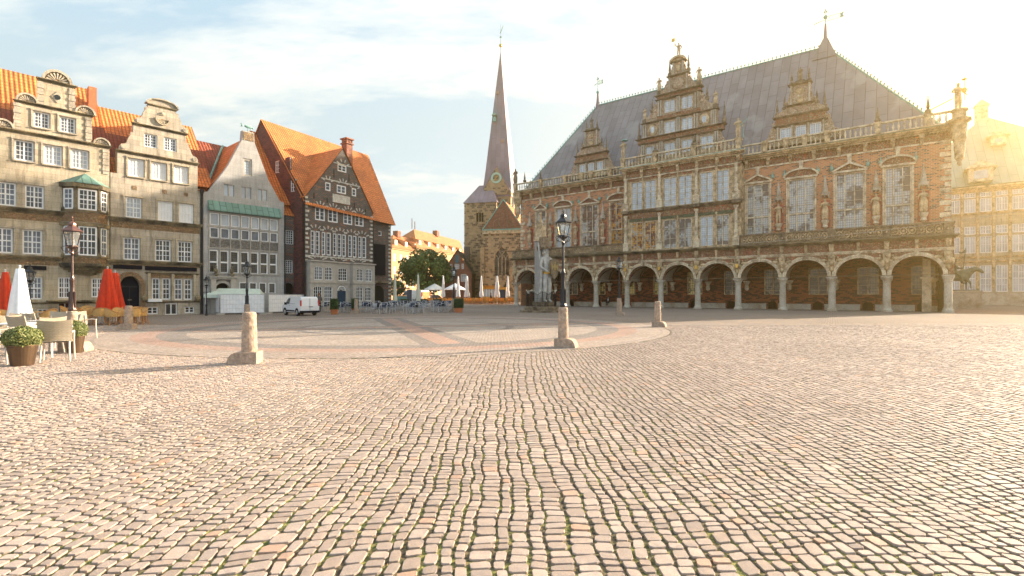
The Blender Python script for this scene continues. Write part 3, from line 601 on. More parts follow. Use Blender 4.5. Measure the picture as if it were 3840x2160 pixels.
# ---------------------------------------------------------------- the row of gabled houses
H = Plane((-25.7, 41.6), (0.653, 0.757))
def seg(name, label, cat, P=None, group=None):
    P = P or H
    return thing(name, label, cat, (P.o[0], P.o[1], 0), P.ang, group)
GH = 'gabled houses along the square'
def sandstone_house_shell():
    root = seg('gabled_house', 'sandstone house with scallop-shell gable and two-storey oriel, at the left edge', 'house', group=GH)
    # stepped outline (left half mirrored outside the picture)
    cxm = -8.73
    out = [(-12.6, 0), (-5.86, 0), (-5.86, 12.4), (-6.85, 12.4), (-6.85, 14.42), (-7.8, 14.42), (-7.8, 16.2), (-9.68, 16.2), (-9.68, 14.42), (-10.82, 14.42), (-10.82, 12.4), (-12.6, 12.4)]
    wins = [(-9.93, -9.12, 12.93, 14.0, 'glass_mid'), (-8.60, -7.77, 12.93, 14.0, 'glass_mid'),
            (-10.85, -9.91, 10.53, 11.87, 'glass_mid'), (-9.43, -8.48, 10.53, 11.87, 'glass_pale'), (-8.02, -7.05, 10.53, 11.87, 'glass_pale'),
            (-11.75, -10.77, 7.44, 8.96, 'glass_mid'), (-10.35, -9.41, 7.44, 8.96, 'glass_mid'),
            (-11.9, -10.92, 4.33, 5.97, 'glass_dark'), (-10.47, -9.49, 4.33, 5.97, 'glass_dark'),
            (-11.75, -11.15, 0.9, 2.8, 'glass_dark'), (-10.31, -9.48, 1.29, 2.81, 'glass_dark'), (-8.69, -8.04, 1.36, 2.83, 'glass_dark'), (-6.89, -6.2, 1.42, 2.80, 'glass_dark'),
            (-9.75, -9.2, -0.0+0.1, 0.65, 'glass_dark'), (-7.35, -6.85, 0.1, 0.62, 'glass_dark')]
    m = MB(); m.wall(out, [rect(a, b, c, d) for a, b, c, d, g in wins]+[rect(-8.7, -7.95, 0.02, 1.15)], 0, 0.22, 0, edge=0.6)
    m.box(-5.86, -5.80, 0.5, 12, 0, 12.3)
    m.build('wall', M['sand1'], root)
    for i, (a, b, c, d, g) in enumerate(wins):
        z_hi = d > 2.9; small = d < 0.7
        window(root, a, b, c, d, 0.14, 2, 1 if (small or c > 10) else 2, (2, 4) if c > 10 else ((1, 2) if small else (2, 2)), mg=g, open_leaf=(i == 2), label='casement with its left leaf standing open' if i == 2 else None)
    dm = MB(); dm.box(-8.7, -7.95, 0.12, 0.16, 0.02, 1.15); dm.box(-8.62, -8.36, 0.10, 0.12, 0.1, 1.0, 1); dm.box(-8.29, -8.03, 0.10, 0.12, 0.1, 1.0, 1); dm.build('door', [M['whitepaint'], M['glass_dark']], root)
    # surrounds and sills
    m = MB()
    for a, b, c, d, g in wins[:9]:
        m.cut(); m.box(a-0.13, a-0.04, -0.06, 0.02, c, d+0.02); m.box(b+0.04, b+0.13, -0.06, 0.02, c, d+0.02); m.box(a-0.16, b+0.16, -0.08, 0.02, d+0.02, d+0.13); m.box(a-0.10, b+0.10, -0.12, 0.02, c-0.10, c-0.02)
    m.build('window_surround', M['sand2'], root)
    m = MB(); cornice(m, -12.6, -8.45, 7.05, 0.32, 0.22); cornice(m, -12.6, -8.6, 3.92, 0.30, 0.24); cornice(m, -12.6, -5.86, 12.30, 0.20, 0.20); cornice(m, -10.82, -6.85, 14.33, 0.16, 0.18); cornice(m, -9.68, -7.8, 16.12, 0.18, 0.20)
    cornice(m, -12.6, -5.9, 0.98, 0.12, 0.14); m.box(-9.3, -6.8, -0.7, 0.0, 1.14, 1.22)
    m.build('cornice', M['cornice'], root)
    m = MB(); m.box(-12.6, -8.5, -0.03, 0.02, 6.60, 7.04); m.cut(); m.box(-12.6, -8.7, -0.03, 0.02, 3.62, 3.90); m.build('frieze', M['frieze_s'], root)
    # rusticated corner strips
    m = MB()
    for (x, z0, z1) in ((-9.60, 14.5, 16.1), (-7.95, 14.5, 16.1), (-10.72, 12.5, 14.3), (-7.05, 12.5, 14.3), (-6.08, 10.4, 12.3)):
        k = 0; z = z0; m.cut()
        while z < z1-0.15:
            m.box(x-0.16-(0.03 if k % 2 else 0), x+0.16+(0.03 if k % 2 else 0), -0.05-0.03*(k % 2), 0.02, z, z+0.21); z += 0.225; k += 1
    m.build('quoin', M['sand2'], root)
    m = MB()
    for (x, z, r) in ((-8.73, 16.3, 0.80), (-10.25, 14.5, 0.56), (-7.22, 14.5, 0.58), (-11.4, 12.5, 0.56), (-6.30, 12.5, 0.50)): shell(m, x, z, r, -0.02, 0.35)
    m.build('scallop', [M['sand2'], M['frieze_s']], root)
    m = MB(); m.prism([(-8.73, 15.62), (-8.43, 15.22), (-8.73, 14.82), (-9.03, 15.22)][::-1], -0.05, 0.0); m.build('round_window_frame', M['sand2'], root)
    m = MB(); m.lathe(0, 0, [(0.001, 0), (0.17, 0), (0.17, 0.03), (0.001, 0.03)], 14); m.xf(Matrix.Translation((-8.73, -0.055, 15.22)) @ Matrix.Rotation(PI/2, 4, 'X')); m.build('round_window', M['glass_dark'], root)
    # shop sign boards
    m = MB(); m.box(-10.4, -9.3, -0.12, 0.0, 3.28, 3.55); m.build('sign_board', M['black'], root)
    # oriel: half-octagon bay in two storeys, copper cap, corbelled foot
    def octa(x0, x1, cut, d, z0, z1, mb, mt=0):
        mb.faces([(x0, 0, z0), (x0+cut, -d, z0), (x1-cut, -d, z0), (x1, 0, z0), (x0, 0, z1), (x0+cut, -d, z1), (x1-cut, -d, z1), (x1, 0, z1)], [(0, 1, 5, 4), (1, 2, 6, 5), (2, 3, 7, 6), (0, 3, 2, 1), (4, 5, 6, 7)], mt)
    ox0, ox1, cut, d = -8.48, -5.98, 0.62, 0.72
    ob = MB(); octa(ox0, ox1, cut, d, 3.72, 9.25, ob); oo = ob.build('oriel', M['sand2'], root)
    tr = MB()
    for z, h, p in ((9.1, 0.30, 0.18), (6.42, 0.24, 0.16), (7.42, 0.12, 0.08), (4.24, 0.12, 0.08), (3.62, 0.2, 0.18)): octa(ox0-p, ox1+p, cut, d+p, z, z+h, tr)
    for k, (s, z) in enumerate(((1.1, 3.5), (0.95, 3.34), (0.75, 3.18), (0.5, 3.04))): w = (ox1-ox0)*s/2; c = (ox0+ox1)/2; octa(c-w, c+w, cut*s, d*s, z, z+0.17, tr)
    for px, py in ((ox0+cut, -d), (ox1-cut, -d), (ox0+0.08, -0.1), (ox1-0.08, -0.1)):
        for z0, z1 in ((7.5, 9.1), (4.3, 6.42)): tr.lathe(px, py, [(0.13, z0), (0.15, z0+0.1), (0.075, z0+0.25), (0.07, z1-0.15), (0.11, z1)], 8)
    tr.build('oriel_moulding', M['cornice'], oo)
    fz = MB(); octa(ox0-0.02, ox1+0.02, cut, d+0.02, 6.72, 7.38, fz); fz.cut(); octa(ox0-0.02, ox1+0.02, cut, d+0.02, 3.84, 4.2, fz); fz.cut(); octa(ox0-0.02, ox1+0.02, cut, d+0.02, 8.86, 9.08, fz); fz.build('oriel_panel', M['frieze_s'], oo)
    cp = MB(); e = 0.25; c = (ox0+ox1)/2
    b = [(ox0-e, 0.0, 9.4), (ox0+cut-.05, -d-e, 9.4), (ox1-cut+.05, -d-e, 9.4), (ox1+e, 0, 9.4), (c, 0.0, 10.25)]
    cp.faces(b, [(0, 1, 4), (1, 2, 4), (2, 3, 4), (0, 3, 2, 1)]); cp.build('oriel_roof', M['verdigris'], oo)
    for z0, z1 in ((7.56, 9.0), (4.36, 6.4)):
        window(oo, ox0+cut+.12, ox1-cut-.12, z0, z1, -d-0.03, 2, 2, (2, 2), mg='glass_dark')
        L = math.hypot(cut, d)
        for s, (ax, ay), ang in ((0, (ox0, 0), -math.atan2(d, cut)), (1, (ox1-cut, -d), math.atan2(d, cut))):
            w = window(oo, 0.14, L-0.14, z0, z1, -0.03, 1, 2, (2, 2), mg='glass_dark'); w.location = (ax, ay, 0); w.rotation_euler = (0, 0, ang)
    # railings and steps
    m = MB()
    for k in range(8): m.tube((-9.2+k*0.07, -0.5-k*0.05, 0), (-9.2+k*0.07, -0.5-k*0.05, 0.8), 0.012, seg=4)
    m.build('railing', M['iron'], root)
    return root
def sandstone_house_scroll():
    root = seg('gabled_house', 'narrower sandstone house with scrolled gable and sundial shell, arched black door below', 'house', group=GH)
    out = [(-5.40, 10.6), (-5.80, 10.6), (-5.80, 0), (0.08, 0), (0.08, 9.9), (-0.10, 9.9), (-0.10, 12.3), (-0.92, 12.3), (-0.92, 14.55), (-1.62, 14.55), (-1.62, 16.3), (-3.48, 16.3), (-3.48, 14.55), (-4.42, 14.55), (-4.42, 12.3), (-5.40, 12.3)]
    wins = [(-3.75, -2.89, 12.97, 14.0, 'glass_mid', 0), (-2.45, -1.58, 12.97, 14.0, 'glass_mid', 0),
            (-4.73, -3.75, 10.55, 11.9, 'blind', 1), (-3.27, -2.28, 10.55, 11.9, 'blind', 0), (-1.78, -0.79, 10.55, 11.9, 'blind', 0),
            (-4.90, -3.90, 7.42, 8.95, 'glass_pale', 2), (-2.86, -1.86, 7.40, 8.94, 'blind', 2), (-1.43, -0.41, 7.40, 8.94, 'blind', 2),
            (-5.03, -4.01, 4.23, 5.91, 'glass_dark', 2), (-3.03, -1.98, 4.23, 5.91, 'glass_dark', 2), (-1.52, -0.50, 4.23, 5.91, 'glass_dark', 2),
            (-3.24, -2.70, 1.22, 2.90, 'glass_dark', 3), (-2.56, -2.00, 1.22, 2.90, 'glass_dark', 3), (-1.75, -1.17, 1.2, 2.88, 'glass_dark', 3), (-1.06, -0.50, 1.2, 2.88, 'glass_dark', 3),
            (-3.56, -2.83, 0.1, 0.68, 'glass_dark', 4), (-1.03, -0.32, 0.12, 0.66, 'glass_dark', 4)]
    dh = archhole(-5.25, -4.01, 0.02, 2.2, 3.0)
    m = MB(); m.wall(out, [rect(a, b, c, d) for a, b, c, d, g, k in wins]+[dh, rect(-2.37, -1.52, 0.02, 0.95)], 0, 0.22, 0, edge=0.6); m.build('wall', M['sand2'], root)
    for i, (a, b, c, d, g, k) in enumerate(wins):
        window(root, a, b, c, d, 0.14, 2 if k != 3 else 1, {0: 1, 1: 1, 2: 2, 3: 2, 4: 1}[k], {0: (2, 4), 1: (2, 4), 2: (2, 2), 3: (2, 2), 4: (1, 2)}[k], mg=g, open_leaf=(k == 1))
    m = MB(); m.box(-4.73+.07, -4.3, 0.2, 0.6, 10.6, 11.85); m.build('open_casement', M['dark_hole'], root)
    m = MB(); m.prism(archhole(-5.2, -4.06, 0.02, 2.2, 2.95), 0.15, 0.2, 0); m.box(-4.65, -4.61, 0.12, 0.15, 0.02, 2.2, 1); m.box(-5.2, -4.06, 0.10, 0.15, 2.18, 2.26, 1); m.box(-4.75, -4.5, 0.08, 0.12, 1.2, 1.23, 2); m.build('door', [M['black'], M['iron'], M['greytrim']], root)
    m = MB(); m.box(-2.37, -1.52, 0.12, 0.16, 0.02, 0.95); m.box(-2.28, -2.0, 0.10, 0.12, 0.1, 0.85, 1); m.box(-1.9, -1.62, 0.10, 0.12, 0.1, 0.85, 1); m.build('cellar_door', [M['whitepaint'], M['glass_dark']], root)
    m = MB()
    for a, b, c, d, g, k in wins[2:11]:
        m.cut(); m.box(a-0.13, a-0.04, -0.06, 0.02, c, d+0.02); m.box(b+0.04, b+0.13, -0.06, 0.02, c, d+0.02); m.box(a-0.16, b+0.16, -0.08, 0.02, d+0.02, d+0.13); m.box(a-0.10, b+0.10, -0.12, 0.02, c-0.10, c-0.02)
    for a in (-3.45, -1.88, -0.35): m.cut(); m.box(a-0.08, a+0.10, -0.14, 0.02, 1.15, 3.25)
    m.build('window_surround', M['sand1'], root)
    m = MB(); cornice(m, -5.80, 0.08, 7.05, 0.32, 0.22); cornice(m, -5.95, 0.08, 3.92, 0.30, 0.24); cornice(m, -5.40, -0.10, 12.18, 0.20, 0.20); cornice(m, -4.42, -0.92, 14.45, 0.16, 0.18); cornice(m, -3.48, -1.62, 16.2, 0.12, 0.12)
    cornice(m, -3.6, 0.0, 0.98, 0.12, 0.14); cornice(m, -3.6, -0.1, 3.2, 0.14, 0.18)
    m.build('cornice', M['cornice'], root)
    m = MB(); m.box(-5.8, 0.05, -0.03, 0.02, 6.60, 7.04); m.cut(); m.box(-5.8, 0.05, -0.03, 0.02, 3.80, 3.90); m.cut(); m.box(-3.3, -0.4, -0.05, 0.02, 2.95, 3.18); m.build('frieze', M['frieze_s'], root)
    m = MB()
    n = 12; o1 = [(-4.63+0.95*math.cos(PI*k/n), 2.2+1.15*math.sin(PI*k/n)) for k in range(n+1)]; i1 = [(-4.63+0.64*math.cos(PI*k/n), 2.2+0.82*math.sin(PI*k/n)) for k in range(n+1)]
    for k in range(n): m.prism([o1[k], o1[k+1], i1[k+1], i1[k]], -0.12, 0.02)
    m.box(-5.58, -5.27, -0.12, 0.02, 0.02, 2.2); m.box(-3.99, -3.68, -0.12, 0.02, 0.02, 2.2); m.build('door_surround', M['frieze_s'], root)
    # segmental head, scrolls, sundial
    m = MB(); arc = [(-2.55+1.1*math.cos(math.radians(a)), 16.36+0.52*math.sin(math.radians(a))) for a in range(0, 181, 15)]; m.prism(arc, -0.02, 0.4)
    arc2 = [(-2.55+1.0*math.cos(math.radians(a)), 16.36+0.42*math.sin(math.radians(a))) for a in range(0, 181, 15)]
    for k in range(12): m.prism([arc[k], arc[k+1], arc2[k+1], arc2[k]], -0.16, -0.02)
    for s, x in ((-1, -3.48), (1, -1.62)): volute(m, x, 14.6, 0.85, 1.5, 0.0, 0.35, s)
    for s, x in ((-1, -4.42), (1, -0.92)): volute(m, x, 12.4, 0.85, 1.5, 0.0, 0.35, s)
    m.build('gable_scroll', M['sand2'], root)
    m = MB(); shell(m, -2.55, 15.0, 0.5, -0.05, 0.0, 9); m.xf(Matrix.Translation((0, 0, 30.35)) @ Matrix.Scale(-1, 4, (0, 0, 1)))
    for f in range(len(m.f)): m.f[f] = m.f[f][::-1]
    m.ell((-2.55, -0.06, 15.75), (0.14, 0.08, 0.14)); m.tube((-2.5, -0.1, 15.7), (-3.9, -0.2, 15.1), 0.012, seg=4); m.build('sundial', [M['sand1'], M['frieze_s']], root)
    m = MB()
    for x in (-4.35, -2.4, -0.95): m.cut(); m.box(x-0.14, x+0.14, -0.03, 0.01, 9.55, 9.83)
    m.build('inlay', M['frieze_s'], root)
    m = MB(); m.box(-5.65, -3.9, -0.16, -0.02, 3.53, 3.82); m.cut(); m.box(-3.7, -0.2, -0.16, -0.02, 3.50, 3.80); m.build('sign_board', M['black'], root)
    m = MB(); m.box(-3.6, -2.7, -0.5, -0.12, 1.06, 1.30); m.build('awning_box', M['whitepaint'], root)
    m = MB(); m.lathe(-0.16, -0.25, [(0.10, 1.1), (0.2, 1.25), (0.22, 1.42), (0.10, 1.6)], 10); m.cut(); m.lathe(-3.75, -0.25, [(0.10, 1.1), (0.2, 1.25), (0.22, 1.42), (0.10, 1.6)], 10); m.build('stone_ball', M['cornice'], root)
    m = MB()   # rain pipe
    m.tube((0.18, -0.08, 0.1), (0.18, -0.08, 9.9), 0.07, seg=8); m.lathe(0.18, -0.1, [(0.07, 9.7), (0.16, 10.1), (0.16, 10.25)], 8); m.build('downpipe', M['iron'], root)
    return root
def row_roofs(ra, rb):
    # main roofs stand behind the stone gables, ridges parallel to the street
    def slab(m, x0, x1, ye, ze, yr, zr, yb, zb):
        m.poly([(x0, ye, ze), (x1, ye, ze), (x1, yr, zr), (x0, yr, zr)]); m.poly([(x0, yr, zr), (x1, yr, zr), (x1, yb, zb), (x0, yb, zb)])
        m.poly([(x0, ye, ze), (x0, yr, zr), (x0, yb, zb)]); m.poly([(x1, ye, ze), (x1, yb, zb), (x1, yr, zr)])
    m = MB(); m.poly([(-14, .55, 10.4), (-5.5, .55, 10.4), (-5.5, 3.6, 14.7), (-14, 3.6, 14.7)]); m.poly([(-5.5, .55, 10.4), (1.0, .55, 10.2), (1.6, 3.4, 14.3), (-5.5, 3.4, 14.3)]); m.build('lower_roof', M['tile_shaded'], ra)  # lower slopes in the darker tile, gable shade put into its colour
    m = MB(); slab(m, -14, -5.65, 0.65, 10.4, 6.0, 18.2, 12, 9.9)
    for x0, x1 in ((-10.6, -7.0),):   # cross roof behind the gable
        c = (x0+x1)/2; m.poly([(x0, 0.4, 13.6), (c, 0.4, 16.0), (c, 5, 16.0), (x0, 3, 13.6)][::-1]); m.poly([(x1, 0.4, 13.6), (c, 0.4, 16.0), (c, 5, 16.0), (x1, 3, 13.6)])
    r = m.build('roof', M['tile'], ra)
    m = MB(); m.box(-6.35, -5.85, 4.2, 4.9, 14.5, 17.9); m.build('chimney', plain('red_chimney', (0.5, 0.17, 0.08), 0.9, var=.1), r)
    m = MB(); m.box(-12.6, -5.8, 0.61, 12, 0, 10.4); m.build('rear_wall', M['sand2'], ra)
    m = MB(); slab(m, -5.65, 1.3, 0.5, 10.6, 6.0, 17.0, 12, 9.9); c = -2.6
    m.poly([(-4.3, 0.4, 13.4), (c, 0.4, 16.0), (c, 5, 16.0), (-4.3, 3, 13.4)][::-1]); m.poly([(-0.9, 0.4, 13.4), (c, 0.4, 16.0), (c, 5, 16.0), (-0.9, 3, 13.4)])
    m.build('roof', M['tile'], rb)
    m = MB(); m.box(-5.7, 0.6, 0.61, 12, 0, 10.4); m.build('rear_wall', M['sand2'], rb)
def grey_house():
    root = seg('gabled_house', 'grey stone house with plain pointed gable, a band of small-paned windows and green copper hood', 'house', group=GH)
    out = [(0.32, 0), (7.03, 0), (7.03, 10.15), (6.66, 10.2), (5.6, 12.0), (4.40, 15.1), (4.36, 15.95), (3.40, 15.95), (3.34, 15.1), (2.2, 12.6), (0.72, 10.2), (0.32, 10.1)]
    W1 = [(3.40, 4.18, 12.05, 13.55)]; W2 = [(1.81, 2.77, 10.0, 11.1), (3.21, 4.18, 10.0, 11.1), (4.63, 5.56, 10.0, 11.1)]
    wx = [(0.80+k*0.823, 0.80+k*0.823+0.68) for k in range(7)]
    W3 = [(a, b, 7.45, 8.45) for a, b in wx]; W4 = [(a, b, 6.40, 7.24) for a, b in wx]; W5 = [(a-.06, b-.08, 3.48, 5.33) for a, b in wx]; W6 = [(3.12+k*0.83, 3.12+k*0.83+.62, 1.75, 2.68) for k in range(4)]
    m = MB(); m.wall(out, [rect(*w) for w in W1+W2+W3+W4+W5+W6]+[archhole(1.22, 2.28, 0.02, 2.12, 2.6)], 0, 0.2, 0, edge=0.5); m.box(0.32, 7.03, 0.55, 9, 0, 10); m.build('wall', M['grey'], root)
    for w in W1: leadwin(root, *w[:2], *w[2:], 0.16, 1, (), 'greytrim', 'lead_pale', 0.16, 0)
    for w in W2: leadwin(root, *w[:2], *w[2:], 0.12, 2, (), 'greytrim', 'glass_pale', 0.07, 0)
    for w in W3: leadwin(root, *w[:2], *w[2:], 0.08, 1, (), 'whitepaint', 'glass_pale', 0.06, 0)
    for w in W4: leadwin(root, *w[:2], *w[2:], 0.08, 1, (), 'whitepaint', 'glass_mid', 0.06, 0)
    for w in W5: leadwin(root, *w[:2], *w[2:], 0.08, 1, (4.35,), 'whitepaint', 'lead_dark', 0.06, 0)
    for w in W6: leadwin(root, *w[:2], *w[2:], 0.08, 1, (), 'whitepaint', 'glass_dark', 0.06, 0)
    m = MB()
    for a in [0.74+k*0.823 for k in range(8)]: m.box(a-0.03, a+0.03, -0.07, 0.0, 3.4, 8.6)
    for z in (8.5, 7.3, 5.5, 3.36): m.box(0.6, 6.62, -0.08, 0.0, z, z+0.07)
    m.build('bay_grid', M['greytrim'], root)
    m = MB(); m.box(0.78, 6.5, -0.04, 0.0, 5.55, 6.32); m.build('relief_panel', relief('grey_relief', (0.24, 0.22, 0.2), (0.40, 0.37, 0.33), (0.18, 0.16, 0.14), 3.0, 1.0), root)
    m = MB(); m.poly([(0.66, -0.42, 8.72), (6.66, -0.42, 8.72), (6.66, -0.02, 9.5), (0.66, -0.02, 9.5)]); m.box(0.66, 6.66, -0.42, 0.0, 8.62, 8.72)
    m.poly([(0.66, -0.42, 8.72), (0.66, -0.02, 9.5), (0.66, 0, 8.72)]); m.poly([(6.66, -0.42, 8.72), (6.66, 0, 8.72), (6.66, -0.02, 9.5)]); m.build('copper_hood', M['verdigris'], root)
    m = MB(); m.box(3.46, 4.30, -0.04, 0.0, 15.15, 15.85); m.build('coat_of_arms', M['frieze_s'], root)
    # door case with little figures
    m = MB(); m.box(0.8, 1.18, -0.35, 0.0, 0, 2.9); m.box(2.32, 2.7, -0.35, 0.0, 0, 2.9); cornice(m, 0.75, 2.75, 2.9, 0.25, 0.2, -0.3, 0, 0.3)
    n = 12; o1 = [(1.75+0.72*math.cos(PI*k/n), 2.1+0.72*math.sin(PI*k/n)) for k in range(n+1)]; i1 = [(1.75+0.53*math.cos(PI*k/n), 2.1+0.5*math.sin(PI*k/n)) for k in range(n+1)]
    for k in range(n): m.prism([o1[k], o1[k+1], i1[k+1], i1[k]], -0.15, 0.02)
    m.build('door_surround', M['greytrim'], root)
    m = MB(); m.prism(archhole(1.22, 2.28, 0.02, 2.12, 2.6), 0.17, 0.2); m.build('door', M['dark_hole'], root)
    for x in (1.15, 2.4):
        m = MB(); m.ell((x, -0.35, 3.95), (0.09, 0.09, 0.11)); m.ell((x, -0.33, 3.6), (0.15, 0.12, 0.26)); m.ell((x+.03, -0.36, 3.3), (0.14, 0.14, 0.14)); m.tube((x-.05, -0.4, 3.35), (x-.06, -0.45, 3.0+.16), 0.05, 0.04); m.tube((x+.06, -0.38, 3.35), (x+.08, -0.4, 3.16), 0.05, 0.04); m.tube((x-.12, -.35, 3.75), (x-.05, -.5, 3.5), 0.045, .035)
        m.build('door_figure', M['cornice'], root, smooth=True)
    # roof: gable roof running back, then the main roof
    r = MB(); yb = 6.0
    # cross roof: outline matches the gable
    prof = [(0.35, 9.95), (2.2, 12.4), (3.86, 15.5), (5.6, 11.8), (6.95, 9.95)]
    for i in range(2): a, b = prof[i], prof[i+1]; r.poly([(a[0], 0.45, a[1]), (b[0], 0.45, b[1]), (b[0], yb+2, b[1]), (a[0], yb+2, a[1])][::-1])
    for i in range(2, 4): a, b = prof[i], prof[i+1]; r.poly([(a[0], 0.45, a[1]), (b[0], 0.45, b[1]), (b[0], yb+2, b[1]), (a[0], yb+2, a[1])][::-1])
    r.poly([(4.6, 0.7, 9.95), (10.6, 0.7, 10.2), (9.7, 6.5, 17.95), (6.6, 6.5, 18.1)]); r.poly([(6.6, 6.5, 18.1), (9.7, 6.5, 17.95), (10.6, 12, 10), (4.6, 12, 10)]); r.poly([(4.6, .7, 9.95), (6.6, 6.5, 18.1), (4.6, 12, 10)])
    # low front wing left of the gable
    rr = r.build('roof', M['tile'], root)
    q = MB(); q.poly([(-0.3, 0.6, 10.1), (0.8, 0.6, 10.1), (4.3, 6.0, 15.85), (0.5, 6.0, 15.9)]); q.poly([(0.5, 6.0, 15.9), (4.3, 6.0, 15.85), (4.3, 9, 12), (0.5, 9, 12)]); q.build('side_roof', M['tile_shaded'], root)  # roof between the gables, its shade put into the dark tile colour
    g = MB(); g.tube((0.55, 0.6, 10.15), (3.9, 5.95, 15.85), 0.09, seg=5); g.build('valley_flashing', M['verdi_plain'], rr)
    # weathervane fish on the block
    m = MB(); m.tube((3.9, 0.2, 15.95), (3.9, 0.2, 16.3), 0.03); m.ell((3.95, 0.2, 16.42), (0.36, 0.08, 0.13), 12, 7); m.prism([(3.62, 16.42), (3.3, 16.62), (3.36, 16.42), (3.3, 16.28)][::-1], 0.18, 0.22); m.prism([(4.0, 16.5), (4.2, 16.6), (4.1, 16.45)], 0.18, 0.22); m.prism([(4.02, 16.36), (4.2, 16.2), (4.16, 16.36)], 0.18, 0.22)
    m.ell((4.3, 0.2, 16.38), (0.1, 0.06, 0.08), 8, 6); m.build('fish_weathervane', M['verdi_plain'], root, smooth=True)
    m = MB(); m.tube((7.08, -0.08, 0.1), (7.08, -0.08, 9), 0.06, seg=6); m.build('downpipe', M['iron'], root)
    return root
def link_house():
    root = seg('link_building', 'narrow dark brick link with steep red roof squeezed between grey house and brick gabled house', 'house', group=GH)
    out = rect(7.035, 9.2, 0, 9.05); W_ = [(7.12, 8.05, 6.35, 7.67), (7.04+.06, 7.98, 3.62, 4.85)]
    m = MB(); m.wall(out, [rect(*w) for w in W_]+[archhole(7.08, 8.1, 0.02, 2.2, 2.72)], 0.25, 0.2, edge=3); m.build('wall', M['brick_dark'], root)
    for w in W_: window(root, *w, 0.38, 4, 2, (1, 3), mg='glass_dark', fw=0.06, mull=0.04)
    m = MB(); m.prism(archhole(7.08, 8.1, 0.02, 2.2, 2.72), 0.5, 0.55); m.build('gateway', M['dark_hole'], root)
    m = MB()
    for cz, zz in ((7.55, 7.75), (7.5, 4.95), (7.6, 2.55)):
        m.cut()
        for k in range(9):
            a = math.radians(40+k*12.5); m.prism([(cz+.55*math.cos(a)-.03, zz-.2+.55*math.sin(a)), (cz+.55*math.cos(a)+.03, zz-.2+.55*math.sin(a)), (cz+.78*math.cos(a)+.03, zz-.2+.78*math.sin(a)), (cz+.78*math.cos(a)-.03, zz-.2+.78*math.sin(a))], 0.22, 0.25)
    m.build('brick_arch', M['brick_plain'], root)
    m = MB(); m.poly([(7.0, 0.15, 9.0), (8.6, 0.15, 8.95), (7.3, 3.4, 13.1), (5.0, 3.4, 13.1)]); m.build('roof', M['tile'], root)
    return root
B_ = Plane((-19.2, 47.0), (0.5276, 0.8495))
